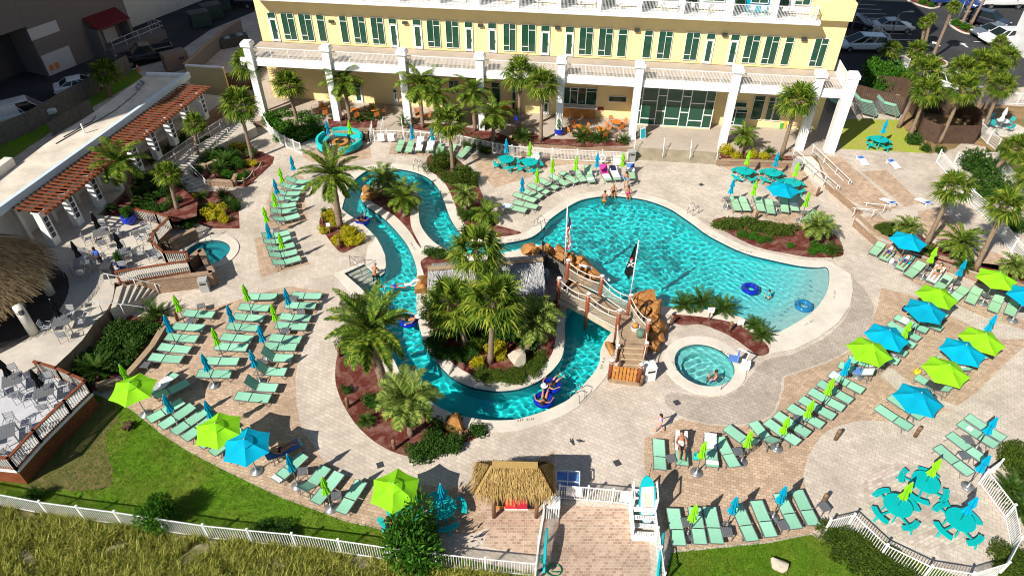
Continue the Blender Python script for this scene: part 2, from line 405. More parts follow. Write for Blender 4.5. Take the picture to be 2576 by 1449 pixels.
def wallstrip(mb, loop, z0, z1, mi, inward):
    n = len(loop); v = [(p.x, p.y, z) for z in (z0, z1) for p in loop]
    f = [(i, (i+1) % n, n+(i+1) % n, n+i) if not inward else (n+i, n+(i+1) % n, (i+1) % n, i) for i in range(n)]
    mb.add(v, f, mi)
def ring(mb, a, b, z, mi=0):
    n = len(a); mb.add([(p.x, p.y, z) for p in a]+[(p.x, p.y, z) for p in b], [(i, (i+1) % n, n+(i+1) % n, n+i) if False else (n+i, n+(i+1) % n, (i+1) % n, i) for i in range(n)], mi)
mfl, t_, b_ = _m('plaster_depth_tint')
v_ = coords(t_); sep = t_.nodes.new('ShaderNodeSeparateXYZ'); t_.links.new(v_, sep.inputs[0])
mr = t_.nodes.new('ShaderNodeMapRange'); mr.inputs[1].default_value = -1.25; mr.inputs[2].default_value = -.12; t_.links.new(sep.outputs[2], mr.inputs[0])
t_.links.new(ramp(t_, mr.outputs[0], [(0, (.02, .76, .77)), (.5, (.06, .78, .80)), (.8, (.22, .80, .82)), (1, (.48, .80, .78))]), b_.inputs['Base Color'])  # depth tint puts light absorbed by the water into the floor colour
b_.inputs['Roughness'].default_value = .9; b_.inputs['Specular IOR Level'].default_value = 0
M['plaster'] = mfl
M['wallplaster'] = plain('pool_wall_plaster', (.02, .62, .66), .9, .05)
cop = MB()
nst = len(OUTB)
o1 = [p+(q-p)*(.34 if min((p-s).length for s in steps_in[1:9]) < .05 else 1) for p, q in zip(OUTB, offset(OUTB, .72))]
sheet('coping_tongue', DP([(917,668),(944,690),(966,684),(970,669),(968,644),(960,624),(948,603),(925,618)], .046), .046, M['coping'])
ring(cop, OUTB, o1, .05); wallstrip(cop, OUTB, -.02, .05, 0, True); wallstrip(cop, o1, .0, .05, 0, False)
coping = tag(cop.build('coping', M['coping']), None, None, None, 'structure')
wl = MB(); wallstrip(wl, OUTB, -1.3, -.2, 0, True); wallstrip(wl, OUTB, -.2, -.02, 1, True)
wallstrip(wl, ISL, -1.3, -.2, 0, False); wallstrip(wl, ISL, -.2, -.02, 1, False)
pool_wall = tag(wl.build('pool_wall', [M['wallplaster'], M['tile_band']]), None, None, None, 'structure')
# island: a raised concrete rim all round, planted inside
isl = sheet('island_coping', ISL, .05, M['coping']); isl.data.materials.append(M['coping'])
b2 = MB(); wallstrip(b2, ISL, -.02, .05, 0, False); b2.build('rim_face', M['coping'], isl)
beach = [G(x, y, 0) for x, y in [(2082,673),(2086,690),(2083,724),(2070,754),(2045,784),(2010,809),(1972,830),(1950,838)]]
def seg_dist(X, Y, poly):
    D = np.full(X.shape, 1e9)
    for a, b in zip(poly[:-1], poly[1:]):
        dx, dy = b.x-a.x, b.y-a.y; L = dx*dx+dy*dy+1e-9
        t = np.clip(((X-a.x)*dx+(Y-a.y)*dy)/L, 0, 1)
        D = np.minimum(D, np.hypot(X-a.x-t*dx, Y-a.y-t*dy))
    return D
def gridmesh(name, loop, cell, zf, mat, grow=0.0):
    lp = offset(loop, grow) if grow else loop
    x0, x1 = min(p.x for p in lp), max(p.x for p in lp); y0, y1 = min(p.y for p in lp), max(p.y for p in lp)
    xs = np.arange(x0-cell, x1+cell, cell); ys = np.arange(y0-cell, y1+cell, cell)
    X, Y = np.meshgrid(xs, ys); ins = inside(lp, X, Y)
    cellin = ins[:-1, :-1] | ins[1:, 1:] | ins[:-1, 1:] | ins[1:, :-1]
    idx = np.full(X.shape, -1); use = np.zeros(X.shape, bool)
    use[:-1, :-1] |= cellin; use[1:, 1:] |= cellin; use[:-1, 1:] |= cellin; use[1:, :-1] |= cellin
    idx[use] = np.arange(use.sum()); Z = zf(X, Y)
    V = np.stack([X[use], Y[use], Z[use]], -1)
    q = np.stack([idx[:-1, :-1], idx[:-1, 1:], idx[1:, 1:], idx[1:, :-1]], -1)[cellin]
    me = bpy.data.meshes.new(name); me.vertices.add(len(V)); me.vertices.foreach_set('co', V.ravel())
    me.loops.add(q.size); me.loops.foreach_set('vertex_index', q.ravel().astype(np.int32))
    me.polygons.add(len(q)); me.polygons.foreach_set('loop_start', np.arange(0, q.size, 4, dtype=np.int32))
    me.polygons.foreach_set('use_smooth', np.ones(len(q), bool)); me.update(calc_edges=True); me.materials.append(mat)
    o = bpy.data.objects.new(name, me); COL.objects.link(o); return tag(o, None, None, None, 'structure')
def floor_z(X, Y):
    d = seg_dist(X, Y, beach); z = np.maximum(-1.25, -.13-np.maximum(d-.5, 0)*.125)
    sc_ = G(905, 690, 0); d2 = np.hypot(X-sc_.x, Y-sc_.y)
    return z
pf = gridmesh('pool_floor', OUTB, .3, floor_z, M['plaster'], .2); pf.cycles.is_caustics_receiver = True
nrg = np.random.default_rng(3)
WV = [(nrg.uniform(.23, .60), nrg.uniform(0, 6.28), nrg.uniform(0, 6.28)) for _ in range(30)]
def waves(amp):
    def f(X, Y):
        Z = np.full(X.shape, WZ); Xw = X+.25*np.sin(Y*.9+.4*X); Yw = Y+.25*np.sin(X*1.1-.3*Y)
        for lam, a, ph in WV:
            k = 6.283/lam; Z = Z+amp*lam**2*np.sin(k*(math.cos(a)*Xw+math.sin(a)*Yw)+ph)
        return Z
    return f
mw, t_, b_ = _m('pool_water')
b_.inputs['Base Color'].default_value = (.9, 1, 1, 1); b_.inputs['Roughness'].default_value = 0; b_.inputs['IOR'].default_value = 1.33; b_.inputs['Transmission Weight'].default_value = 1
M['water'] = mw
wall_loop = OUTB
pw = gridmesh('pool_water', OUTB, .047, waves(.0075), mw, .1)
pw.cycles.is_caustics_caster = True
pool_wall.cycles.is_caustics_receiver = True
# entry steps of the river
stp = MB(); A_, B_ = G(866, 689), G(918, 665); D_ = G(906, 724)-A_
for k in range(5):
    a = A_+D_.normalized()*(.32*k+.16); b = B_+D_.normalized()*(.32*k+.16)
    z1 = -.22-.18*k; stp.beam(Vector((a.x, a.y, (z1-1.25)/2)), Vector((b.x, b.y, (z1-1.25)/2)), .318, z1+1.25)
ps = tag(stp.build('pool_steps', M['coping']), None, None, None, 'structure'); ps.cycles.is_caustics_receiver = True
# hot tubs
for nm, c, r, ro, depth in (('hot_tub', TUB_C, TUB_R, TUB_O, 1.0), ('spa_pool', TUB2_C, TUB2_R, TUB2_O, 1.0)):
    lp = circ(c, r); lo = circ(c, ro); li = circ(c, r-.45)
    k = MB(); ring(k, lp, lo, .06); wallstrip(k, lp, -.05, .06, 0, True); wallstrip(k, lo, 0, .06, 0, False)
    tub = tag(k.build(nm, M['coping'], smooth=False), 'round hot tub with a broad concrete rim beside the footbridge' if nm == 'hot_tub' else 'small round spa pool under the curved bar terrace wall', 'hot tub')
    s = MB(); wallstrip(s, lp, -.5, -.16, 0, True); wallstrip(s, lp, -.16, -.05, 1, True); ring(s, li, lp, -.5, 0); wallstrip(s, li, -depth, -.5, 0, True)
    s.add([(p.x, p.y, -depth) for p in li], [tuple(range(len(li)))], 0)
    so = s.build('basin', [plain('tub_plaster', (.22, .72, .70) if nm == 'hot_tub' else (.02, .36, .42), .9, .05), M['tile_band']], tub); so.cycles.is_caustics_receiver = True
    w_ = gridmesh('tub_water', lp, .06, waves(.008 if nm == 'hot_tub' else .002), mw, .05); w_['kind'] = None; del w_['kind']; w_.name = 'water_surface'; w_.parent = tub
    w_.cycles.is_caustics_caster = True
# ---------------------------------------------------------------- depth markings
def lettering(txt, loc, rz, size, mat, parent=None, name='depth_marking', rot=None, ext=.002):
    cu = bpy.data.curves.new(name, 'FONT'); cu.body = txt; cu.size = size; cu.align_x = 'CENTER'; cu.align_y = 'CENTER'; cu.extrude = ext
    tmp = bpy.data.objects.new('t', cu); COL.objects.link(tmp); me = bpy.data.meshes.new_from_object(tmp.evaluated_get(bpy.context.evaluated_depsgraph_get())); bpy.data.objects.remove(tmp); bpy.data.curves.remove(cu)
    me.materials.clear(); me.materials.append(mat); o = bpy.data.objects.new(name, me); COL.objects.link(o)
    o.location = loc; o.rotation_euler = rot or (0, 0, rz)
    if parent is not None: o.parent = parent
    return o
for (x, y, ang, tx, on) in [(1322,1056,8,'3 FT. .91 M',0),(1330,965,190,'3 FT. .91 M',1),(1517,914,72,'3 FT. .91 M',0),(1208,980,168,'3 FT. .91 M',1),(1106,913,125,'3 FT. .91 M',1),(1052,755,88,'3 FT. .91 M',1),(1040,620,118,'3 FT. .91 M',1),(1133,557,-68,'3 FT. .91 M',0),
        (976,421,0,'3 FT. .91 M',0),(1360,585,40,'3 FT. .91 M',0),(1578,489,-3,'4 FT. 1.2 M',0),(1787,592,-35,'4 FT. 1.2 M',0),(1875,632,-20,'3 FT. .91 M',0),(2100,742,68,'1 FT. .30 M',0),(2036,812,35,'1 FT. .30 M',0),(900,742,-50,'3 FT. .91 M',0),(1292,604,10,'3 FT. .91 M',0)]:
    lettering(tx, G(x, y, .056), R(ang), .2, M['ink'], isl if on else coping)
for (x, y, ang) in [(1697,920,-78),(1828,888,145)]: lettering('3 FT. 1 M', G(x, y, .066), R(ang), .2, M['ink'], bpy.data.objects['hot_tub'])
# ================================================================ PAVING, BEDS, LAWNS
def bed(name, dpts, mat, z=.016, n=4, sm=True): return sheet(name, smooth(DP(dpts, z), n) if sm else DP(dpts, z), z, mat)
T = [
 [(470,775),(540,772),(640,742),(724,720),(824,735),(806,762),(784,825),(761,875),(749,912),(743,950),(744,1000),(751,1050),(761,1087),(794,1124),(806,1149),(851,1186),(894,1204),(926,1206),(1040,1215),(1130,1228),(1190,1212),(1290,1182),(1394,1133),(1396,1172),(1340,1260),(1200,1340),(1060,1345),(970,1335),(944,1326),(869,1309),(794,1281),(706,1249),(644,1219),(575,1186),(475,1134),(405,1089),(325,1025),(290,985),(370,880),(420,800)],
 [(669,512),(686,467),(716,444),(764,444),(768,512),(775,552),(715,582),(672,575)],
 [(640,600),(648,650),(656,697),(781,665),(750,630),(700,585)],
 [(760,395),(790,410),(860,412),(935,397),(930,365),(880,362),(780,372)],
 [(985,362),(978,388),(1010,390),(1075,394),(1100,380),(1060,362)],
 [(1186,392),(1200,424),(1243,474),(1340,442),(1385,420),(1440,412),(1570,418),(1572,405),(1420,396),(1280,380)],
 [(1815,417),(1900,412),(2010,412),(2060,487),(2050,495),(1940,474),(1880,455)],
 [(1833,520),(2012,530),(2042,550),(2010,578),(1930,550),(1840,534)],
 [(2217,724),(2207,775),(2182,830),(2140,882),(2082,912),(2007,937),(1972,950),(1972,975),(1955,1030),(1932,1055),(1863,1072),(1788,1070),(1713,1052),(1650,1090),(1620,1104),(1623,1206),(1650,1240),(1668,1320),(1690,1384),(1932,1361),(2042,1339),(2067,1311),(2032,1249),(2019,1199),(2032,1149),(2057,1106),(2082,1082),(2119,1067),(2169,1057),(2257,1060),(2394,1030),(2457,987),(2532,912),(2600,850),(2519,855),(2382,790),(2319,750)],
 [(2260,690),(2300,680),(2420,745),(2600,815),(2600,838),(2480,800),(2380,755)],
]
for i, p in enumerate(T): sheet('tan_paving', DP(p, .004), .004, M['tan'])
sheet('weathered_paving', smooth(DP([(2146,700),(2200,770),(2178,830),(2136,878),(2078,908),(2003,934),(1968,948),(1965,980),(1948,1030),(1925,1052),(1860,1067),(1788,1065),(1715,1046),(1672,1012),(1690,985),(1772,1000),(1850,985),(1888,945),(1925,905),(1990,892),(2062,857),(2112,818),(2141,772)], .002), 2), .002, M['deckold'])
sheet('light_path', CP(2, 3, [(1230,790),(1130,880),(1310,1030),(1870,1240),(1900,1180),(1740,1120),(1450,965)], .008), .008, M['deck'])
sheet('beach_apron', DP([(2082,672),(2110,672),(2140,690),(2146,730),(2138,770),(2110,810),(2060,848),(2000,878),(1935,890),(1945,845),(1972,836),(2010,815),(2045,790),(2073,756),(2087,724),(2090,690)], .058), .058, M['coping'])
sheet('entry_paving', CP(3, 2, [(470,730),(1215,770),(1380,1100),(1400,1500),(300,1500),(330,1300)], .008), .008, M['red'])
sheet('hut_paving', CP(3, 1, [(2180,560),(2400,700),(2950,760),(2900,1130),(2810,1240),(2290,1150),(2330,980)], .008), .008, M['red'])
cc = circ(G(2301, 1272), 1, 60); r_ = (G(2171, 1268)-G(2433, 1300)).length/2
sheet('round_paving', circ(G(2304, 1268), r_, 60), .008, M['cobble'])
BEDS = {
 'a': [(806,547),(812,530),(840,526),(862,560),(890,572),(909,595),(909,610),(882,628),(855,634),(820,592),(804,566)],
 'b': [(864,844),(852,880),(844,920),(844,960),(852,990),(865,1020),(890,1060),(922,1094),(960,1122),(1005,1142),(1055,1150),(1105,1140),(1150,1120),(1200,1101),(1230,1086),(1190,1080),(1140,1070),(1085,1042),(1038,1005),(995,955),(968,920),(952,880),(930,850),(896,832)],
 'c': [(1060,655),(1066,690),(1072,745),(1080,800),(1095,850),(1115,888),(1150,922),(1200,947),(1260,955),(1320,944),(1362,920),(1388,890),(1398,850),(1400,800),(1395,770),(1440,745),(1480,700),(1462,665),(1400,645),(1300,650),(1200,660),(1110,640)],
 'd': [(930,500),(955,475),(985,468),(1008,470),(1028,487),(1031,522),(1032,552),(1037,578),(1060,622),(1050,614),(1030,582),(994,544),(956,520)],
 'e': [(1079,427),(1074,398),(1100,384),(1131,384),(1150,400),(1186,434),(1205,470),(1225,520),(1239,560),(1288,577),(1310,585),(1300,594),(1250,598),(1200,592),(1165,568),(1140,535),(1128,500),(1115,462)],
 'f': [(1794,561),(1803,550),(1850,547),(1930,556),(2010,570),(2070,572),(2100,590),(2117,612),(2120,642),(2082,648),(2032,647),(1982,638),(1932,629),(1888,615),(1838,590)],
 'g': [(1690,790),(1698,812),(1723,818),(1763,816),(1813,834),(1851,854),(1888,881),(1910,895),(1934,886),(1925,862),(1880,830),(1840,808),(1763,795),(1700,786)],
}
for k, p in BEDS.items(): bed('mulch_bed', p, M['mulch'], .056 if k in 'cd' else .016)
lawnL = DP([(-160,1150),(0,1195),(60,1195),(235,990),(325,1027),(405,1091),(475,1136),(575,1188),(644,1221),(706,1251),(794,1283),(869,1311),(944,1328),(990,1340),(1100,1390),(1330,1440),(965,1402),(640,1350),(300,1300),(0,1262),(-160,1240)], .012)
sheet('lawn', lawnL, .012, M['lawn'])
jr = random.Random(8); sheet('bare_soil', [p+Vector((jr.gauss(0, .07), jr.gauss(0, .07), 0)) for p in smooth(DP([(70,1200),(240,1010),(300,1050),(265,1100),(280,1180),(270,1225),(120,1230)], .018), 14)], .018, M['dirt'])
lawnR = DP([(1690,1390),(1932,1366),(2042,1344),(2090,1375),(2157,1411),(2250,1480),(2260,1560),(1670,1560),(1672,1460)], .012)
sheet('lawn', lawnR, .012, M['lawn'])
bed('gravel_strip', [(2042,1340),(2066,1350),(2120,1395),(2200,1440),(2280,1480),(2240,1482),(2150,1412),(2085,1372)], M['sand'], .02)
sheet('ground_cover', DP([(2090,1373),(2100,1340),(2200,1345),(2330,1420),(2440,1460),(2600,1440),(2600,1600),(2260,1600),(2255,1480),(2160,1412)], .014), .014, M['lawn'])
sheet('dune', DP([(-300,1235),(0,1262),(300,1302),(640,1352),(965,1404),(1370,1452),(1400,1700),(-400,1700)], .014), .014, M['sand'])
# raised ground: patio by the hotel, games terrace, bar terrace
patio = slab('patio', DP([(640,306),(700,300),(790,322),(850,318),(930,325),(1060,335),(1180,345),(1300,350),(1420,365),(1595,371),(1805,384),(1850,380),(1990,392),(2056,392),(2115,376),(2110,150),(1600,120),(640,120)], .6), -.01, .6, [M['patio'], M['block']])
terr_pts = DP([(2056,393),(2080,457),(2172,535),(2150,552),(2207,602),(2260,624),(2330,650),(2420,675),(2510,708),(2576,738),(2760,800),(2900,600),(2700,200),(2400,246),(2140,232),(2120,300),(2115,376)], .6)
terrace = slab('games_terrace', terr_pts, -.01, .598, [M['deck'], M['block']])
for p in ([(2057,394),(2117,395),(2260,522),(2207,535),(2130,500),(2095,470)], [(2167,432),(2230,428),(2315,510),(2277,521)], [(2307,533),(2360,522),(2445,590),(2440,602),(2330,606)], [(2162,550),(2205,540),(2300,590),(2200,598)], [(2450,620),(2520,640),(2560,690),(2470,670)]):
    sheet('tan_paving', DP(p, .604), .604, M['tan'])
sheet('lawn', DP([(2105,300),(2262,302),(2280,330),(2310,350),(2337,386),(2115,375)], .606), .606, M['lawndry'])
sheet('mulch_bed', smooth(DP([(2207,590),(2230,575),(2300,585),(2345,610),(2440,655),(2520,668),(2600,690),(2640,740),(2560,722),(2480,692),(2400,668),(2300,636),(2250,612)], .604), 3), .604, M['mulch'])
sheet('pine_straw', DP([(2262,324),(2300,250),(2400,258),(2600,270),(2760,330),(2760,560),(2580,470),(2480,370),(2420,360),(2400,375),(2340,388),(2312,350)], .602), .602, speckle('pine_straw', [(.15,.075,.035), (.33,.2,.10), (.42,.33,.22)], 10, .95, .5, ((.05, .09, .02), .7)))
TZ = 1.2
bar_pts = [CG(1,0,1310,720,TZ), CG(1,0,1560,780,TZ), CG(1,0,1700,860,TZ), CG(1,0,1545,1040,TZ), CG(1,0,1660,1150,TZ), CG(1,0,1890,1160,TZ), CG(1,0,1920,1290,TZ), CG(1,0,1150,1395,TZ),
   CG(2,0,1150,20,TZ), CG(2,0,1130,120,TZ), CG(2,0,1060,250,TZ), CG(2,0,960,330,TZ), CG(2,0,830,520,TZ), CG(2,0,700,650,TZ), CG(2,0,550,790,TZ), CG(2,0,480,850,TZ), CG(2,0,-400,1200,TZ), CG(1,0,-900,600,TZ), CG(0,0,1000,1449,TZ), CG(0,0,1900,930,TZ), CG(0,0,2330,980,TZ), CG(1,0,1290,180,TZ), CG(1,0,1260,470,TZ), CG(1,0,980,715,TZ), CG(1,0,1250,730,TZ)]
bar_pts = ccw(bar_pts)
bar_terrace = slab('bar_terrace', bar_pts, -.01, TZ, [M['deckconc'], M['block']])
# raised bed behind the terrace between the arcade and the path
bedpts = [CG(1,0,980,715,1.0), CG(1,0,1260,470,1.0), CG(1,0,1500,250,1.0), CG(1,0,1700,180,1.0), CG(1,0,1830,270,.9), CG(1,0,1700,400,.8), CG(1,0,1850,480,.6), CG(1,0,2000,620,.6), CG(1,0,1990,760,.6), CG(1,0,1720,820,.7), CG(1,0,1600,780,.9), CG(1,0,1400,700,1.0)]
sheet('mulch_bed', [Vector((p.x, p.y, 0)) for p in bedpts], .9, M['mulch'])
sheet('mulch_bed', CP(1,0,[(1850,490),(2050,480),(2300,470),(2390,560),(2400,680),(2410,850),(2150,850),(2000,800),(1750,830),(1700,700)], .016), .016, M['mulch'])
sheet('mulch_bed', CP(0,0,[(1960,1449),(2300,1290),(2420,1300),(2500,1449)], .016)+CP(1,0,[(2575,60),(2760,130),(2740,200),(2480,440),(2150,400),(1850,280)], .016), .016, M['mulch'])
sheet('mulch_bed', CP(0,1,[(90,1150),(300,1120),(740,1220),(720,1290),(1130,1340),(1110,1420),(700,1330),(460,1440),(430,1449),(200,1340),(90,1200)], .016), .016, M['mulch'])
sheet('mulch_bed', CP(0,1,[(720,1200),(900,1190),(1230,1210),(1200,1290),(740,1285)], .606), .606, M['mulch'])
sheet('mulch_bed', CP(0,1,[(1470,1290),(1700,1240),(2000,1260),(2400,1330),(2600,1400),(2575,1445),(1900,1340)], .612), .612, M['mulch'])
sheet('mulch_bed', CP(0,2,[(0,1330),(200,1340),(400,1400),(700,1400),(1150,1420),(1180,1470),(700,1475),(0,1420)], .612), .612, M['mulch'])
sheet('mulch_bed', CP(1,2,[(2070,70),(2200,30),(2575,60),(2800,110),(2830,160),(2575,160),(2100,150)], .5), .5, M['mulch'])
sheet('mulch_bed', CP(2,0,[(830,520),(900,300),(1100,240),(1400,290),(1650,250),(1700,380),(1560,600),(1300,860),(1200,1010),(900,1030),(700,850),(560,780)], .05), .05, M['mulch'])
# parking lots
sheet('asphalt', DP([(1950,-260),(2090,242),(2140,232),(2385,250),(2600,262),(2800,180),(2800,-260)], .03), .03, M['asphalt'])
sheet('asphalt', DP([(-200,420),(0,325),(200,205),(345,170),(420,150),(530,75),(640,30),(660,-260),(-600,-260),(-500,200)], .03), .03, M['asphalt'])
sheet('lawn', DP([(-100,440),(0,335),(200,210),(340,175),(360,195),(130,330),(0,420)], .034), .034, M['lawn'])
for a, b in [((900,48),(1085,55)),((905,92),(1140,100)),((915,138),(1195,146)),((930,185),(1255,193)),((975,232),(1100,238)),((1110,340),(1450,348)),((1180,400),(1520,408)),((2000,0),(2270,100)),((2360,232),(2470,290)),((2070,422),(2170,425)),((1980,120),(2080,125)),((2450,10),(2575,70))]:
    p, q = CG(0,3,*a,.036), CG(0,3,*b,.036); tag(MB().beam(p, q, .13, .004).build('road_marking', M['line']), None, None, None, 'structure')
for (tx, ty, hx, hy) in [(2010,480,1930,428),(1730,468,1655,420)]:
    p, q = CG(0,3,tx,ty,.036), CG(0,3,hx,hy,.036); d = (q-p).normalized(); s = Vector((-d.y, d.x, 0)); L = (q-p).length
    pts = [p+s*.12, p+d*L*.55+s*.12, p+d*L*.55+s*.45, q, p+d*L*.55-s*.45, p+d*L*.55-s*.12, p-s*.12]
    tag(MB().prism(pts, .035, .039).build('road_marking', M['line']), None, None, None, 'structure')
def island(pts, r, c):
    lp = smooth(CP(r, c, pts, .03), 5); slab('kerb', lp, .0, .15, [M['coping'], M['coping']])
    sheet('planting_bed', offset(ccw(lp), -.22), .154, M['mulch'])
island([(1400,0),(1480,50),(1620,90),(1700,88),(1730,70),(1680,20),(1600,-20)], 0, 3)
island([(1820,250),(1840,210),(1950,220),(2090,290),(2130,330),(2080,350),(1980,345),(1880,300)], 0, 3)
island([(1270,600),(1420,560),(1620,560),(1760,610),(1810,650),(1760,680),(1550,660),(1420,660)], 0, 3)
# ================================================================ STRUCTURES
HA = R(-7.75); HU = Vector((math.cos(HA), math.sin(HA), 0)); HV = Vector((-math.sin(HA), math.cos(HA), 0)); HO = Vector((26.7, 52.35, 0))
def onV(r, c, x, y, v):
    q = ray(*C(r, c, x, y)); cam = Vector((0, 0, H)); t = (HO+HV*v-cam).dot(HV)/q.dot(HV); w = cam+q*t
    return (w-HO).dot(HU), w.z
hotel = thing('hotel', 'yellow stucco hotel with white columns and a railed first floor terrace', 'building', HO, HA)
def hp(name, mb, mats, par=None, sm=False): return mb.build(name, mats, par or hotel, sm)
L_ = -50.7
# walls: ground floor, first floor, tower above
wb = MB()
wb.box((L_/2, 8.2, 2.8), (-L_-.0, 9.6, 5.6)); wb.box((L_/2, 9.0, 8.0), (-L_+.2, 10.0, 4.35)); hp('wall', wb, M['yellow'])
wr = MB(); wr.box((-1.45, 8.6, 10.85), (3.15, 10.6, 1.4)); hp('corner_wall', wr, M['yellow'])
tw = MB(); tw.box((L_/2-1, 9.4, 20.6), (-L_-2, 10.2, 20.6)); hp('tower_wall', tw, M['white'])
bay = MB(); bay.box((-12.9, 2.9, 3.0), (7.0, 1.1, 4.9)); bay.box((-12.9, 2.86, .65), (7.0, 1.2, .12)); hp('bay_surround', bay, M['yellow'])
sl_ = MB(); sl_.box((L_/2, 1.75, 5.62), (-L_+.5, 4.1, .5)); hp('terrace_slab', sl_, M['patio'])
be = MB(); be.box((L_/2, -.26, 5.62), (-L_+.6, .3, .62)); be.box((.2, 1.7, 5.62), (.3, 3.7, .62)); hp('edge_beam', be, M['white'])
COLU = [-50.0, -42.95, -36.3, -29.6, -22.75, -16.35, -8.6, -2.2, .25]
for i, u in enumerate(COLU):
    k = MB(); k.box((u, -.38, 3.9), (.62 if i < 8 else .8, .62 if i < 8 else .8, 6.8)); o = hp('column', k, M['white'])
    q = MB(); q.box((u, -.38, 7.22), (.9, .9, .3)); q.box((u, -.38, 7.43), (.7, .7, .12)); hp('cap', q, M['white'], o)
def railing(name, a, b, h, par, post=1.6, pick=.11, mats=None, r=.028):
    a = Vector(a); b = Vector(b); L = (b-a).length; d = (b-a)/max(L, .01); k = MB(); n = max(1, int(L/pick))
    k.beam(a+Vector((0, 0, h)), b+Vector((0, 0, h)), .06, .05); k.beam(a+Vector((0, 0, .1)), b+Vector((0, 0, .1)), .04, .04)
    for i in range(n+1):
        p = a+d*(L*i/n); w = .055 if i % max(1, int(post/pick)) == 0 else .022
        k.beam(p+Vector((0, 0, .02)), p+Vector((0, 0, h-.02)), w, w)
    return k.build(name, mats or M['white'], par)
for a, b in zip(COLU[:-1], COLU[1:]): railing('railing', (a+.4, -.3, 5.9), (b-.4, -.3, 5.9), 1.0, hotel)
railing('railing', (.2, .1, 5.9), (.2, 3.6, 5.9), 1.0, hotel)
def window(u0, u1, z0, z1, v, kind, par=None):
    f = MB(); w = .038
    f.box(((u0+u1)/2, v-.05, z1-w/2), (u1-u0, .08, w)); f.box(((u0+u1)/2, v-.05, z0+w/2), (u1-u0, .1, w))
    for u in (u0+w/2, u1-w/2): f.box((u, v-.05, (z0+z1)/2), (w, .08, z1-z0-2*w))
    H_ = z1-z0
    if kind == 'W':
        m = u0+(u1-u0)*.5; f.box((m, v-.05, (z0+z1)/2), (w, .075, H_-2*w))
        f.box(((m+u1)/2, v-.05, z1-H_*.2), ((u1-m)-w, .07, w)); f.box(((u0+m)/2, v-.05, z0+H_*.2), ((m-u0)-w, .07, w))
    if kind in 'SD': f.box(((u0+u1)/2, v-.05, z1-H_*.2), (u1-u0-2*w, .07, w))
    if kind == 'D':
        for u in (u0+.1, u1-.1): f.box((u, v-.04, z0+H_*.39), (.12, .09, H_*.76))
        f.box(((u0+u1)/2, v-.04, z0+.1), (u1-u0-.3, .09, .2)); f.box(((u0+u1)/2, v-.04, z0+H_*.76), (u1-u0-.3, .09, .1))
    o = f.build('door' if kind == 'D' else 'window', M['white'], par or hotel)
    MB().box(((u0+u1)/2, v-.012, (z0+z1)/2), (u1-u0-.02, .016, H_-.02)).build('pane', M['glass'], o)
    if kind == 'D': MB().box((u1-.14, v-.1, z0+1.0), (.03, .06, .3)).build('handle', M['steel'], o)
V2 = 4.0
for c, lst in ((1, [(185,265,465,'D'),(310,435,450,'W'),(480,605,448,'W'),(655,730,447,'S'),(880,950,460,'S'),(1005,1130,462,'W'),(1185,1310,467,'W'),(1365,1445,495,'D'),(1600,1685,505,'D'),(1735,1865,485,'W'),(1920,2050,490,'W'),(2110,2190,522,'D'),(2340,2425,532,'D'),(2490,2615,512,'W')]),
               (2, [(95,235,518,'W'),(285,375,552,'D'),(525,612,562,'D'),(668,803,540,'W'),(860,998,550,'W'),(1052,1140,557,'S'),(1307,1390,570,'S'),(1450,1587,575,'W'),(1718,1855,590,'W'),(1912,2000,625,'D'),(2150,2240,635,'D'),(2307,2450,618,'W'),(2500,2640,625,'W')]),
               (3, [(120,205,633,'S'),(405,545,650,'W')])):
    for xl, xr, yb, k in lst:
        u0, z0 = onV(0, c, xl, yb, V2); u1, _ = onV(0, c, xr, yb, V2)
        window(u0, u1, 5.9 if k == 'D' else 6.1, 8.5, V2, k)
for c, lst in ((1, [(760,215),(1500,228),(2260,255)]), (2, [(460,280),(1258,305),(2140,350)]), (3, [(362,395)])):
    for x, y in lst:
        u, z = onV(0, c, x, y, V2); MB().box((u, V2-.12, z), (.42, .24, .22)).build('wall_lamp', M['dkgrey'], hotel)
# upper balconies
k = MB(); k.box((L_/2-1.2, 3.2, 10.15), (-L_-2.6, 1.5, .3)); hp('balcony_slab', k, M['white'])
DIV = [-47.0, -43.6, -40.3, -37.0, -33.6, -30.2, -26.87, -23.42, -20.1, -16.82, -13.42, -9.6, -6.16, -2.9]
for u in DIV[:-1]:
    k = MB(); k.box((u, 3.3, 11.4), (.3, 1.64, 2.8)); hp('divider', k, M['white'])
upp = [DIV[0]-.9]+DIV
for a, b in zip(DIV[:-1], DIV[1:]): railing('railing', (a+.16, 2.5, 10.3), (b-.16, 2.5, 10.3), 1.05, hotel)
railing('railing', (-2.95, 2.55, 10.3), (-2.95, 4.0, 10.3), 1.05, hotel)
bl = MB(); bl.box((-7.9, 4.27, 11.7), (3.0, .1, 2.8)); hp('blue_panel', bl, M['canopy_blue'])
for i, (a, b) in enumerate(zip(DIV[:-1], DIV[1:])):
    window(a+.5, a+1.3, 10.32, 12.6, 4.2, 'S'); window(a+1.7, b-.35, 11.0, 12.6, 4.2, 'W')
for a in range(5):
    for i, (p, q) in enumerate(zip(DIV[:-1], DIV[1:])):
        k = MB().box(((p+q)/2, 4.27, 14.4+3.2*a), (q-p-1.0, .06, 1.6)); k.build('window', M['glass_dark'], hotel)
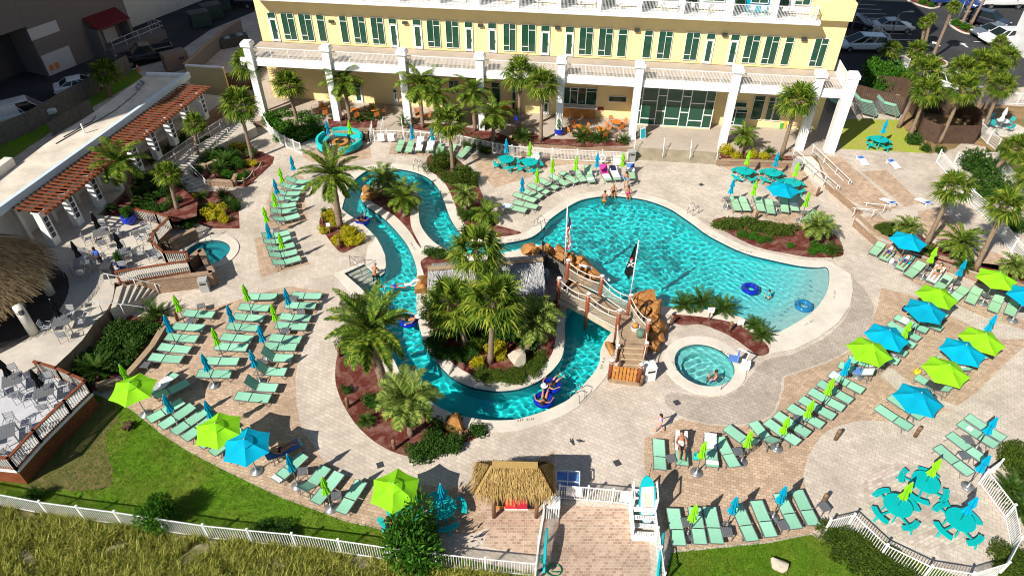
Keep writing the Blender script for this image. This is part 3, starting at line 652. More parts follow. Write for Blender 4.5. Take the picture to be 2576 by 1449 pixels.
# ground floor openings
u0, _ = onV(0,2,1215,1240,2.3); u1, _ = onV(0,2,1990,1275,2.3)
fr = MB(); z0, z1 = .72, 5.25; xs = [u0+(u1-u0)*t for t in (0, .085, .28, .395, .585, .70, .885, 1.0)]
for u in xs: fr.box((u, 2.28, (z0+z1)/2), (.07, .14, z1-z0))
bars = [(.28, .55, .83), (.13, .5, .9), (.3, .62, .95), (.16, .52, .92), (.3, .63, .97), (.14, .5, .88), (.27, .56, .85)]
for i, bs in enumerate(bars):
    for b_ in (0,)+bs+(1,): fr.box(((xs[i]+xs[i+1])/2, 2.28, z0+(z1-z0)*b_), (xs[i+1]-xs[i]-.07, .12, .07))
fo = hp('curtain_wall', fr, M['white']); MB().box(((u0+u1)/2, 2.29, (z0+z1)/2), (u1-u0, .03, z1-z0)).build('pane', M['glass'], fo)
def open_(r, c, xl, xr, yt, yb, v, kind='W', zb=None):
    a, z0 = onV(r, c, xl, yb, v); b, _ = onV(r, c, xr, yb, v); _, z1 = onV(r, c, xr, yt, v); window(a, b, max(.62, z0) if zb is None else zb, z1, v, kind)
VG = 3.38
k = MB(); a, _ = onV(0,2,465,1135,VG); b, _ = onV(0,2,838,1135,VG)
window(a, a+(b-a)*.3, 1.75, 3.35, VG, 'P'); window(a+(b-a)*.3, a+(b-a)*.5, 1.75, 3.35, VG, 'S'); window(a+(b-a)*.5, a+(b-a)*.72, 1.75, 3.35, VG, 'P'); window(a+(b-a)*.72, b, 1.75, 3.35, VG, 'S')
k.box(((a+b)/2, VG-.3, 1.62), (b-a+.2, .55, .08), 0, 1); k.box(((a+b)/2, VG-.22, 1.1), (b-a, .3, 1.0)); hp('serving_counter', k, [M['orange_wood'], M['white']])
a2, z2 = onV(0,2,860,1000,VG); MB().box((a2, VG-.15, 3.2), (.14, .3, 1.7)).build('sign_bracket', M['yellow'], hotel)
a3, z3 = onV(0,2,895,1095,VG); MB().box((a3, VG-.02, z3), (.5, .05, .32)).build('notice', M['wine'], hotel)
open_(0,2,970,1150,975,1020,VG,'P'); open_(0,2,305,370,1000,1200,VG,'D',.62)
open_(0,1,1010,1085,850,1045,VG,'D',.62); open_(0,1,2370,2460,830,1020,VG,'S',.7); open_(0,1,1945,2045,815,930,VG,'W'); open_(0,1,1395,1435,900,1050,VG,'D',.62); open_(0,2,0,40,870,1080,VG,'S',.7)
open_(0,2,2105,2330,1100,1290,VG,'W',.64); open_(0,2,2145,2360,1030,1070,VG,'P'); open_(0,2,2390,2500,960,1200,VG,'S'); open_(0,3,-40,25,975,1210,VG,'S'); open_(0,3,30,115,975,1215,VG,'S'); open_(0,3,330,395,1100,1245,VG,'S')
# ---------------------------------------------------------------- arcade with redwood pergola
arc = thing('arcade_building', 'low flat roofed arcade with white columns under a redwood pergola', 'building', (0, 0, 0))
rt = [(475,190),(370,187),(245,277),(115,362),(0,450),(-260,650),(-300,745),(-120,615),(0,532),(117,440),(240,360)]
rf = MB(); rp = DP(rt, 4.3); rf.prism(rp, 3.95, 4.3); roof = rf.build('roof', plain('flat_roof_membrane', (.62, .55, .46), .85, .2, .7), arc)
e0, e1 = G(-120,618,4.3), G(475,190,4.3); ed = (e1-e0).normalized(); en = Vector((ed.y, -ed.x, 0))
MB().beam(e0+Vector((0, 0, .06)), e1+Vector((0, 0, .06)), .3, .5).build('fascia', plain('pale_blue_fascia', (.55, .66, .74), .6, .05), arc)
MB().beam(G(370,188,4.35), G(475,191,4.35), .25, .35).build('parapet', M['white'], arc)
pg = MB(); pL = (e1-e0).length
q0 = CG(1,0,100,640,4.1); t0 = (q0-e0).dot(ed)
t1 = (CG(0,0,1820,855,4.1)-e0).dot(ed)
nb = 50
for i in range(nb+1):
    p = e0+ed*(t0+(t1-t0)*i/nb)+en*.2; p.z = 4.13; pg.beam(p, p+en*2.75, .11, .07)
pg.build('slat', M['red_wood'], arc)['kind'] = 'stuff'
for off in (.5, 1.5, 2.5):
    p = e0+ed*t0+en*off; q = e0+ed*t1+en*off; p.z = q.z = 3.93; MB().beam(p, q, .12, .24).build('beam', M['red_wood'], arc)
for i in range(9):
    p = e0+ed*(t0+.3+(t1-t0-.6)*i/8)+en*1.75
    k = MB(); k.box((p.x, p.y, 2.55), (.5, .62, 2.72), HA); k.box((p.x, p.y, 3.86), (.6, .72, .1), HA); o = k.build('column', M['white'], arc)
    k = MB()
    for j in range(4): k.box((p.x+.27, p.y-.05, 2.0+.42*j), (.05, .3, .3), HA)
    k.build('speaker', M['dkgrey'], o)
    p2 = p-en*1.9; MB().box((p2.x, p2.y, 2.5), (.35, .3, 2.9), HA).build('pier', M['offwhite'], arc)
k = MB(); a, b = e0+ed*(t0-2)-en*.9, e1-ed*.3-en*.9; k.beam(Vector((a.x, a.y, 2.5)), Vector((b.x, b.y, 2.5)), .25, 2.9); k.build('wall', M['offwhite'], arc)
for (x, y) in [(1395,910),(1440,850),(1410,880)]:
    p = CG(0,0,x,y,4.3); MB().lathe([(.16, 0), (.16, .25), (.22, .3), (.1, .4)], p, 10).build('roof_vent', M['alu'], arc)
for pts in ([(1380,930),(1300,1000),(1160,1110),(1030,1190),(800,1310),(560,1449)], [(960,1170),(930,1220),(800,1290),(640,1380)]):
    MB().tube(CP(0, 0, pts, 4.34), .035, 5).build('roof_cable', M['dkgrey'], arc)
for a, b in (((855,1345),(850,1290)),): MB().tube([CG(0,0,*a,4.3), CG(0,0,*a,4.3)+Vector((0,0,.8))], .06, 6).build('roof_pipe', M['white'], arc)
k = MB(); p0, p1 = G(0,440,4.3), G(30,413,4.3); k.beam(p0-ed*1.5+Vector((0,0,.25)), p1+Vector((0,0,.25)), .6, .6); k.build('roof_box', M['offwhite'], arc)
yw = thing('garden_wall', 'short yellow wall with a cream cap beside the pergola end', 'wall', (0, 0, 0))
a, b = CG(0,0,1960,960,.0), CG(0,0,2330,985,.0)
MB().beam(a+Vector((0,0,1.5)), b+Vector((0,0,1.5)), .25, 3.0).build('wall', plain('dull_yellow', (.55, .45, .24), .85, .05), yw); MB().beam(a+Vector((0,0,3.05)), b+Vector((0,0,3.05)), .34, .12).build('cap', M['white'], yw)
# ---------------------------------------------------------------- tall neighbour that shades the left lots
ot = thing('condo_tower', 'tall condominium tower shading the lots west of the arcade', 'building', (0, 0, 0))
MB().box((-85, 48, 18.5), (58, 43, 37)).build('wall', M['offwhite'], ot)
for fl in range(10):
    for b in range(9): MB().box((-55.97, 30+4.4*b, 3.5+3.4*fl), (.1, 2.2, 1.6)).build('window', M['glass_dark'], ot)
# ---------------------------------------------------------------- retail building across the lane
rb = thing('retail_building', 'taupe stucco store rear with red awning and white service doors', 'building', (0, 0, 0))
w0, w1 = G(123,195), G(345,104); wd_ = (w1-w0).normalized(); wn = Vector((wd_.y, -wd_.x, 0))
def onW(r, c, x, y):
    q = ray(*C(r, c, x, y)); cam = Vector((0, 0, H)); t = (w0-cam).dot(wn)/q.dot(wn); w = cam+q*t; return (w-w0).dot(wd_), w.z
def wpt(s, z, d=0.0): return w0+wd_*s+wn*d+Vector((0, 0, z))
Lw = (w1-w0).length; mW = Matrix((wd_, -wn, Vector((0, 0, 1)))).transposed()
def wbox(s0, s1, z0, z1, d0, d1, name, mat, par=rb): 
    k = MB(); k.box(wpt((s0+s1)/2, (z0+z1)/2, (d0+d1)/2), (s1-s0, abs(d1-d0), z1-z0), mat=mW); return k.build(name, mat, par)
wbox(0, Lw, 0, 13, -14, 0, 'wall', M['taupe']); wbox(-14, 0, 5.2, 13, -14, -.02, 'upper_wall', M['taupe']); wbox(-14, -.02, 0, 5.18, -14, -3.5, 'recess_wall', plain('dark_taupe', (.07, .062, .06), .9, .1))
wbox(Lw, Lw+40, 0, 9, -18, -4, 'rear_wall', M['offwhite'])
for (x0, x1, yb, yt, nm) in [(500,595,775,565,'door'),(625,785,700,470,'loading_door'),(1075,1115,445,300,'door')]:
    s0, z0 = onW(0,0,x0,yb); s1, _ = onW(0,0,x1,yb); _, z1 = onW(0,0,(x0+x1)/2-40,yt); s1 = min(s1, s0+3.4); d_ = wbox(s0, max(s1, s0+1.6), .1, max(2.2, min(z1, 3.2)), .0, .08, nm, M['dull_white'])
    if x0 == 500: wbox(s0+.3, s0+.75, .5, 1.1, .085, .1, 'sticker', M['orange'], d_); wbox(s0+.95, s0+1.4, .5, 1.1, .085, .1, 'sticker', M['orange'], d_)
s0, z0 = onW(0,0,310,395); s1, _ = onW(0,0,590,285); 
wbox(s0, s1, z0-.2, z0+.9, 0, .05, 'painted_panel', M['dull_white'])
wbox(-11, -7.5, 0, 3.2, -3.48, -3.3, 'roller_door', M['dkgrey'])
sa, za = onW(0,0,1110,330); 
k = MB(); A0, A1 = wpt(sa-2.6, 4.2, .05), wpt(sa+1.6, 4.2, .05); B0, B1 = wpt(sa-2.6, 3.3, 1.9), wpt(sa+1.6, 3.3, 1.9)
k.add([A0, A1, B1, B0, A0-Vector((0,0,.1)), A1-Vector((0,0,.1)), B1-Vector((0,0,.1)), B0-Vector((0,0,.1))], [(0,3,2,1),(4,5,6,7),(3,7,6,2),(0,4,7,3),(1,2,6,5)])
for i in range(12): k.beam(A0.lerp(A1, (i+.5)/12)+Vector((0,0,.03)), B0.lerp(B1, (i+.5)/12)+Vector((0,0,.03)), .05, .06)
k.build('awning', M['awning'], rb)
wbox(sa-2.6, sa-2.3, 0, 3.2, 0, 1.7, 'awning_pier', M['taupe']); wbox(sa+1.3, sa+1.6, 0, 3.2, 0, 1.7, 'awning_pier', M['taupe'])
wbox(sa-2.4, sa+5, 0, 1.0, .1, 2.6, 'loading_platform', M['taupe'])
for a, b in ((wpt(sa-2, 1, 2.5), wpt(sa+4.9, 1, 2.5)), (wpt(sa+4.9, 1, 2.5), wpt(sa+4.9, 1, .2))):
    k = MB()
    for z in (.5, 1.0): k.tube([a+Vector((0,0,z)), b+Vector((0,0,z))], .035, 6)
    for i in range(5): p = a.lerp(b, i/4); k.tube([p, p+Vector((0,0,1))], .035, 6)
    k.build('guard_rail', M['dull_white'], rb)
for (x, y) in ((1400,130),(1690,20)):
    p = CG(0,0,x,y+75,0); k = MB().box((p.x, p.y+.3, 1.2), (1.5, .12, 2.4), HA); k.build('rear_door', M['dull_white'], rb)
# ---------------------------------------------------------------- tiki bar
tk = thing('tiki_bar', 'large round tiki bar with a dark palm thatch roof on cream pillars', 'bar hut', (0, 0, 0))
def thatch_cone(center, r0, z0, apex, rows, per, blade, mb, seed=1, hole=0.0):
    q = random.Random(seed)
    for i in range(rows):
        t = i/(rows-1); rr = r0*(1-t*(1-hole)); zz = z0+(apex-z0)*t
        n = max(10, int(per*(rr/r0)))
        for k in range(n):
            a = 2*PI*(k+q.random())/n; ca, sa = math.cos(a), math.sin(a); w = blade[1]*q.uniform(.6, 1.4); L = blade[0]*q.uniform(.7, 1.4)
            sl2 = (apex-z0)/(r0*(1-hole)); r1 = rr+L*.8; z2 = zz-L*.8*sl2-q.uniform(0, .12)*L+.06
            c = Vector(center); tw_ = q.uniform(-.15, .15)
            p = c+Vector((rr*ca, rr*sa, zz+.10+q.uniform(0, .05))); e = c+Vector((r1*math.cos(a+tw_*.15), r1*math.sin(a+tw_*.15), z2)); s = Vector((-sa, ca, 0))*w
            mb.add([p-s*.6, p+s*.6, e+s*.5, e-s*.5], [(0, 1, 2, 3)])
TK = Vector((-32.9, 31.0, 0))
k = MB(); k.lathe([(4.8, 3.25), (.3, 6.6)], TK, 40); thatch_cone(TK, 4.95, 3.25, 6.75, 32, 340, (.42, .045), k, 3, .03)
k.build('roof', M['thatch_dark'], tk)
for px, py in ((CG(2,0,390,470,TZ)), (CG(2,0,570,45,TZ))) if False else [(CG(2,0,390,470,TZ).x, CG(2,0,390,470,TZ).y), (CG(2,0,570,45,TZ).x, CG(2,0,570,45,TZ).y), (TK.x-1, TK.y+4.2), (TK.x-3.8, TK.y-1.5)]:
    px, py = TK.x+(px-TK.x)*.93, TK.y+(py-TK.y)*.93; o = MB().lathe([(.27, TZ), (.27, 3.3)], (px, py, 0), 14).build('pillar', M['offwhite'], tk, True)
    if py < 30: MB().box((px+.2, py-.2, 3.0), (.2, .2, .28)).build('speaker', M['dkgrey'], o)
MB().lathe([(2.2, TZ), (2.2, TZ+1.05), (2.5, TZ+1.06), (2.5, TZ+1.12)], TK, 28).build('bar_counter', M['grey_timber'], tk)
sheet('dark_floor', [Vector((TK.x+5.3*math.cos(2*PI*i/40), TK.y+5.3*math.sin(2*PI*i/40), 0)) for i in range(40)], TZ+.006, plain('dark_floor_tone', (.05, .045, .045), .8, .15))  # near-black disc laid on the terrace around the bar
# ---------------------------------------------------------------- wooden guard rails of the terrace
def guard(path, z0, label, lean=0):
    t = thing('guard_rail', label, 'railing', (0, 0, 0))
    for a, b in zip(path[:-1], path[1:]):
        a = Vector((a.x, a.y, z0)); b = Vector((b.x, b.y, z0)); L = (b-a).length; d = (b-a)/L; n = max(2, int(L/.13)); k = MB()
        k.beam(a+Vector((0,0,.08)), b+Vector((0,0,.08)), .05, .09, 1)
        for i in range(1, n): p = a+d*(L*i/n); k.beam(p+Vector((0,0,.1)), p+Vector((0,0,.88)), .04, .04)
        k.build('baluster_panel', [M['bone'], M['red_wood']], t)
        MB().beam(a-d*.06+Vector((0,0,.93)), b+d*.06+Vector((0,0,.93)), .16, .06).build('handrail', M['red_wood'], t)
        for p in (a,)+((b,) if b is not path[-1] else ()): MB().beam(p, p+Vector((0,0,.9)), .1, .1).build('post', M['red_wood'], t)
    return t
zr = TZ+.95
guard([CG(1,0,1330,650,zr), CG(1,0,1560,690,zr), CG(1,0,1700,735,zr), CG(1,0,1545,880,zr), CG(1,0,1525,985,zr), CG(1,0,1640,1085,zr), CG(1,0,1870,1085,zr), CG(1,0,1890,1170,zr), CG(1,0,1160,1285,zr)], TZ, 'redwood guard rail with pale balusters zigzagging above the small spa')
lowpath = [CG(2,0,340,735,zr), CG(2,0,560,800,zr), CG(2,0,850,930,zr), CG(2,0,640,1130,zr), CG(2,0,330,1430,zr), CG(3,0,75,262,zr), CG(3,0,-500,200,zr)]
guard(lowpath, TZ, 'redwood guard rail around the lower timber deck by the lawn')
dk = MB(); dpt = [Vector((p.x, p.y, 0)) for p in lowpath]+[CG(2,0,-1200,900,TZ), CG(2,0,-300,830,TZ)]
deckt = slab('bar_deck', ccw([Vector((p.x, p.y, 0)) for p in dpt]), .0, TZ+.004, [plain('weathered_deck', (.50, .50, .53), .75, .1, 2), M['red_wood']])
kb = MB()
for a, b in zip(lowpath[2:-1], lowpath[3:]): kb.beam(Vector((a.x, a.y, TZ-.08)), Vector((b.x, b.y, TZ-.08)), .14, .16)
kb.build('deck_edge', M['white'], deckt)
# ---------------------------------------------------------------- steps
def stairs(a0, a1, b0, b1, z0, z1, n, mat=None, name='steps'):
    """a = bottom edge ends, b = top edge ends"""
    k = MB()
    for i in range(n):
        t0, t1 = i/n, (i+1)/n; zz = z0+(z1-z0)*(i+1)/n
        p = [a0.lerp(b0, t0), a1.lerp(b1, t0), a1.lerp(b1, t1), a0.lerp(b0, t1)]
        k.prism([(q.x, q.y) for q in p], -.02, zz-.003*(i == n-1))
    return tag(k.build(name, mat or M['patio']), None, None, None, 'structure')
stairs(CG(2,0,1560,80), CG(2,0,1700,-30), CG(2,0,1110,230,TZ), CG(2,0,1170,-10,TZ), 0, TZ, 7, M['deckconc'])
stairs(CG(1,0,1890,480,0), CG(1,0,2090,415,0), CG(1,0,1760,330,.85), CG(1,0,1860,290,.85), 0, .85, 5, M['deckconc'])
tag(MB().prism([(p.x, p.y) for p in CP(1,0,[(1740,230),(1860,290),(2010,110),(2575,-170),(2480,-260),(1930,40)],.85)], -.02, .85).build('ramp', M['deckconc']), None, None, None, 'structure')
stairs(G(1590,402), G(1806,415), G(1592,371,.6), G(1806,384,.6), 0, .6, 4, plain('step_concrete', (.33, .28, .20), .85, .2, 1.5))
stairs(G(963,352), G(1012,350), G(968,326,.6), G(1008,326,.6), 0, .6, 4)
stairs(G(2148,552), G(2178,536), G(2195,556,.6), G(2215,541,.6), 0, .6, 3, M['coping'])
ramp_ = MB(); ra = [G(2000,392,.55), G(2040,392,.55), G(2130,482,.02), G(2098,492,.02)]
ramp_.add([(p.x, p.y, p.z) for p in ra]+[(p.x, p.y, -.02) for p in ra], [(3,2,1,0) if False else (0,3,2,1),(0,1,5,4),(1,2,6,5),(2,3,7,6),(3,0,4,7)]); tag(ramp_.build('ramp', M['coping']), None, None, None, 'structure')
def handrail(pts, h, label, mat=None, mid=True, n=None):
    t = thing('handrail', label, 'handrail', (0, 0, 0)); pts = [Vector(p) for p in pts]; up = Vector((0, 0, h)); m = mat or M['white']
    e0 = (pts[0]-pts[1]).normalized(); e1 = (pts[-1]-pts[-2]).normalized()
    loop0 = [pts[0]+e0*.25+up*.72, pts[0]+e0*.32+up*.9, pts[0]+e0*.2+up]
    loop1 = [pts[-1]+e1*.2+up, pts[-1]+e1*.32+up*.9, pts[-1]+e1*.25+up*.72]
    MB().tube(loop0+[p+up for p in pts]+loop1, .024, 6).build('top_bar', m, t, True)
    if mid: MB().tube([p+up*.5 for p in pts], .022, 6).build('mid_bar', m, t, True)
    for a, b in zip(pts[:-1], pts[1:]):
        L = (b-a).length; c_ = max(1, int(L/1.3))
        for i in range(c_): p = a.lerp(b, i/c_); MB().tube([p, p+up], .026, 6).build('upright', m, t, True)
    MB().tube([pts[-1], pts[-1]+up], .026, 6).build('upright', m, t, True); return t
handrail([G(1992,400,.55), G(2098,492,.02)], .95, 'white tube handrail on the pool side of the long ramp'); handrail([G(2040,392,.6), G(2128,478,.05)], .95, 'white tube handrail on the retaining wall side of the long ramp')
handrail([G(2143,548,0), G(2190,552,.6)], .85, 'looped white handrail on the near side of the games terrace steps', None, False); handrail([G(2172,535,0), G(2218,540,.6)], .85, 'looped white handrail on the far side of the games terrace steps', None, False)
for i, x in enumerate((1593,1665,1733,1800)):
    handrail([G(x,402+i*4-2), G(x+3,372+i*4,.6)], .9, ['white stair rail at the left end of the wide patio steps', 'second white stair rail from the left on the wide patio steps', 'third white stair rail from the left on the wide patio steps', 'white stair rail by the planter at the right of the wide patio steps'][i], None, False)
handrail([G(960,352), G(966,322,.6)], .9, 'left white rail of the steps behind the white gate', None, False); handrail([G(1016,350), G(1012,322,.6)], .9, 'right white rail of the steps behind the white gate', None, False)
handrail([CG(2,0,1600,60,0), CG(2,0,1390,20,.7), CG(1,0,1130,1420,TZ)], .9, 'white handrail along the block wall of the curved terrace steps', None, False)
handrail([CG(2,0,1500,300,0), CG(2,0,1260,270,.7), CG(2,0,1040,250,TZ)], .9, 'white handrail on the palm side of the curved terrace steps', None, False)
handrail([CG(1,0,2080,440,0), CG(1,0,1940,300,.5), CG(1,0,1800,290,.85), CG(1,0,1950,150,.85), CG(0,0,2310,1390,.85)], .9, 'white handrail from the small garden stair up the outer ramp edge')
handrail([CG(1,0,1970,490,0), CG(1,0,1850,440,.3)], .8, 'short white rail at the foot of the garden stair', None, False)
handrail([CG(1,0,1640,250,.85), CG(1,0,1900,70,.85), CG(0,0,2230,1310,.85)], .9, 'white handrail along the garden side of the upper ramp')
# ---------------------------------------------------------------- block retaining walls
def blockwall(path, h, label, mat=None, w=.3, name='retaining_wall', cap=None):
    t = thing(name, label, 'wall', (0, 0, 0)); k = MB(); q = MB()
    for a, b in zip(path[:-1], path[1:]):
        d = (b-a).normalized()*.0
        k.beam(Vector((a.x, a.y, a.z+h/2)), Vector((b.x, b.y, b.z+h/2)), w, h); q.beam(Vector((a.x, a.y, a.z+h+.03)), Vector((b.x, b.y, b.z+h+.03)), w+.06, .06)
    k.build('wall', mat or M['block'], t); q.build('cap', cap or M['timber'], t)
blockwall(CP(1,0,[(1930,1300),(2060,1190),(2180,1420),(1500,1500),(1300,1480)]), 1.05, 'tan block wall stepping around the terrace corner beside the spa', None, .34, 'retaining_wall', M['block'])
blockwall(smooth(CP(1,0,[(1600,990),(1700,1100),(1790,1060),(1890,1010),(2000,960)]), 3, False), .9, 'curved block wall behind the small spa pool')
blockwall(CP(2,0,[(1700,400),(1560,640),(1400,830),(1280,960),(1000,1040)]), .5, 'low block planter wall beside the mint lounger column')
blockwall(CP(1,2,[(2070,215),(2575,232),(2840,240)]), .5, 'low block planter wall behind the two turquoise tables')
blockwall(CP(1,2,[(2070,215),(2060,150)]), .5, 'short return of the low block planter by the patio steps')
blockwall(CP(0,1,[(740,1370),(1130,1400)]), .5, 'block planter wall behind the turquoise fire pit seat')
blockwall(smooth(DP([(2150,560),(2207,610),(2262,632),(2330,658),(2420,684),(2510,717),(2590,750)]), 2, False), .62, 'curving block wall that holds up the games terrace')
blockwall(CP(1,0,[(1850,280),(2100,285),(2200,240)], .0), .7, 'block wall of the upper garden bed beside the small stair')
blockwall(CP(1,0,[(2100,410),(2360,430),(2390,350)]), .45, 'low block wall at the tip of the garden bed')
blockwall(CP(0,0,[(1900,790),(2100,600),(2300,420),(2440,330)]), 1.5, 'grey block wall along the service lane', M['taupe'], .3)
# ---------------------------------------------------------------- fences
def picket(path, h, label, z=None, pick=.115, mats=None, name='picket_fence', every=1.9):
    t = thing(name, label, 'fence', (0, 0, 0)); m = mats or M['white']
    P_ = [Vector((p.x, p.y, p.z if z is None else z)) for p in path]
    for a, b in zip(P_[:-1], P_[1:]):
        n = max(1, round((b-a).length/every))
        for i in range(n):
            p, q = a.lerp(b, i/n), a.lerp(b, (i+1)/n)
            L = (q-p).length; d = (q-p)/L; k = MB(); c_ = max(2, int(L/pick)); U = Vector((0, 0, 1))
            for zz in (.1, h-.06): k.beam(p+U*zz+d*.03, q+U*zz-d*.03, .035, .05)
            for j in range(1, c_): s = p+d*(L*j/c_); k.beam(s+U*.05, s+U*(h-.02), .022, .022)
            k.build('fence_panel', m, t)
            o = MB(); o.beam(p, p+U*(h+.04), .07, .07); o.box(p+U*(h+.06), (.1, .1, .04)); o.build('post', m, t)
    MB().beam(P_[-1], P_[-1]+Vector((0, 0, h+.04)), .07, .07).build('post', m, t); return t
picket([CG(3,0,-400,660), CG(3,0,30,748), CG(3,0,500,838), CG(3,0,1240,938), CG(3,0,2110,1072), CG(3,0,2545,1118), CG(3,1,410,1160), CG(3,1,865,1220), CG(3,1,1340,1290), CG(3,1,1820,1352), CG(3,1,2310,1405), CG(3,2,235,1452)], 1.15, 'long white picket fence between the left lawn and the dune grass')
picket([CG(3,2,230,1520), CG(3,2,262,1200), CG(3,2,315,880)], 1.2, 'white picket fence on the hut side of the paved entry alley')
picket([CG(3,2,470,672), CG(3,2,755,692), CG(3,2,1000,716), CG(3,2,1225,742)], 1.15, 'white picket fence and gate between thatched hut and white deck chair stand')
picket([CG(3,2,1500,1560), CG(3,2,1465,1300), CG(3,2,1440,1100)], 1.2, 'white picket fence on the lawn side of the entry alley')
picket([CG(3,3,x,y,1.1) for x, y in [(632,885),(875,828),(1205,1135),(1650,1350),(2080,1420),(2430,1312),(2560,1062),(2492,735),(2222,385),(2372,272)]], 1.1, 'white picket fence curving around the terrace of three turquoise tables', 0)
picket(CP(1,3,[(1690,190),(1830,350),(2010,590),(2150,720),(2300,900),(2440,1090),(2560,1215),(2800,1500)], .6), 1.15, 'long white picket fence along the right edge of the games terrace')
picket(CP(1,3,[(1860,215),(2030,212),(2255,208)], .6), 1.15, 'white picket fence running off behind the leaning palms')
picket(CP(1,3,[(2260,208),(2420,420),(2600,640)], .6), 1.15, 'white picket fence half hidden by shrubs at the far right', None, .13)
picket(CP(0,3,[(2080,1330),(2200,1449),(2290,1520)], .6), 1.15, 'white picket fence below the brown board enclosure', None, .13)
picket(DP([(931,361),(943,357)]+[(976,356),(1060,360),(1159,369),(1239,387),(1288,396),(1388,403),(1576,412)]), 1.1, 'white picket fence with a gate along the front of the hotel patio')
picket(DP([(931,361),(938,335)]), 1.1, 'short white fence wing beside the patio gate')
picket(smooth(DP([(655,292),(672,325),(692,352),(722,372),(760,389)]), 2, False), 1.1, 'white picket fence bending around the bed of dense green shrubs')
picket(CP(0,3,[(900,250),(1050,340),(1190,450),(1280,620),(1395,700)]), 1.1, 'white picket fence beside the pale minivan', None, .14)
picket(CP(0,3,[(1820,1040),(2210,1030)], .6)+CP(0,3,[(2300,1050),(2700,1062)], .6), 1.15, 'white picket fence between the palm bed and the right parking lot', None, .13)
picket([CG(0,2,2090,1410,.6), CG(0,2,2290,1400,.6)], 1.0, 'short white patio fence in front of the entrance doors')
def boards(path, h, label, mat, z=None, name='board_fence'):
    t = thing(name, label, 'fence', (0, 0, 0))
    for a, b in zip(path[:-1], path[1:]):
        L = (b-a).length; d = (b-a)/L; n = max(2, int(L/.16)); k = MB()
        for j in range(n): p = a+d*(L*(j+.5)/n); k.box((p.x, p.y, a.z+h/2+(j % 3)*.012), (L/n*.92, .03+(j % 2)*.012, h), math.atan2(d.y, d.x))
        k.build('board_panel', mat, t); MB().beam(a, a+Vector((0, 0, h+.05)), .1, .1).build('post', mat, t)
    return t
boards(CP(0,3,[(790,1010),(1330,1160),(1400,1010),(1320,955),(1040,930)], .6), 1.7, 'brown board fence behind the stacked loungers', M['brown_fence'])
boards(CP(0,3,[(1420,1130),(1480,1210),(1500,1380),(1680,1449),(2060,1449),(2080,1300),(1900,1180),(1460,1120)], .6), 1.7, 'brown board enclosure around the bins among the palms', M['brown_fence'])
boards(CP(0,0,[(-300,1620),(0,1470),(330,1330),(780,1060),(1060,900),(1330,720)]), 1.8, 'grey board fence dividing the service lot from the arcade', M['grey_timber'])
boards(CP(0,0,[(540,1370),(830,1200),(950,1130)]), 1.3, 'short grey board screen behind the arcade roof', M['grey_timber'])
boards(CP(0,0,[(2330,960),(2560,900)]), 2.2, 'dark board gate beside the yellow garden wall', M['brown_fence'])
# ---------------------------------------------------------------- grotto, bridge and rocks
gr = thing('grotto_shelter', 'silver thatched shelter with a ridge board on the palm island', 'hut', (0, 0, 0))
def thatch_slope(mb, e0, e1, r0, r1, n, rows, L, w, seed, sag=.05):
    """blades laid in courses from the eave (e) to the ridge (r)"""
    q = random.Random(seed); down = ((e0+e1)-(r0+r1)).normalized(); along = (e1-e0).normalized(); nrm = along.cross(down); nrm = nrm if nrm.z > 0 else -nrm
    mb.add([e0, e1, r1, r0], [(0, 1, 2, 3)])
    for i in range(rows):
        t = i/rows
        for j in range(n):
            s = (j+q.random())/n; p = e0.lerp(e1, s).lerp(r0.lerp(r1, s), t+q.uniform(-.5, .5)/rows+.5/rows)+nrm*(.05+q.uniform(0, .07))
            d = (down+along*q.uniform(-.18, .18)).normalized(); e = p+d*L*q.uniform(.6, 1.4)-nrm*.06+Vector((0, 0, -q.uniform(0, sag))); a = along*w*q.uniform(.5, 1.3)
            mb.add([p-a, p+a, e+a*.5, e-a*.5], [(0, 1, 2, 3)])
ra_, rb_ = G(1076,680,3.0), G(1366,656,3.0)
bw = Vector((.1, 1.6, -.75)); fw = Vector((.1, -2.0, -.8))
k = MB(); thatch_slope(k, ra_+bw, rb_+bw, ra_, rb_, 90, 9, .4, .022, 1); thatch_slope(k, ra_+fw, rb_+fw, ra_, rb_, 90, 10, .4, .022, 2); k.build('thatch', M['thatch_grey'], gr)
MB().beam(ra_+Vector((0,0,.12)), rb_+Vector((0,0,.12)), .34, .08).build('ridge_board', M['timber'], gr)
for p in (ra_+fw, rb_+fw, ra_+bw, rb_+bw): MB().tube([(p.x, p.y, .05), (p.x, p.y, p.z)], .09, 8).build('post', M['log'], gr)
def Z2(x, y): return ((1540+x/5.3675)/1.16460, (700+y/5.3675)/1.16460)
BZ = 1.2
br = thing('footbridge', 'timber footbridge with rope netting sides over the lazy river', 'bridge', (0, 0, 0))
n0, n1 = G(*Z2(500,920),BZ), G(*Z2(1450,1430),BZ); f0, f1 = G(*Z2(740,690),BZ), G(*Z2(1610,1190),BZ)
k = MB(); nn = 26
for i in range(nn):
    t0, t1 = i/nn, (i+.94)/nn; arch = .12*math.sin(PI*(i+.5)/nn)
    a, b, c, d = n0.lerp(n1, t0), n0.lerp(n1, t1), f0.lerp(f1, t1), f0.lerp(f1, t0); k.prism([(p.x, p.y) for p in (a, b, c, d)], BZ-.05+arch, BZ+arch)
k.build('walkway', M['timber'], br)
for a, b in ((n0, n1), (f0, f1)):
    k = MB()
    for i in range(8):
        z0, z1 = BZ-.24+.12*math.sin(PI*i/8), BZ-.24+.12*math.sin(PI*(i+1)/8); p, q = a.lerp(b, i/8), a.lerp(b, (i+1)/8); k.beam(Vector((p.x, p.y, z0)), Vector((q.x, q.y, z1)), .12, .36)
    k.build('stringer', plain('pale_stringer', (.50, .42, .31), .8, .1), br)
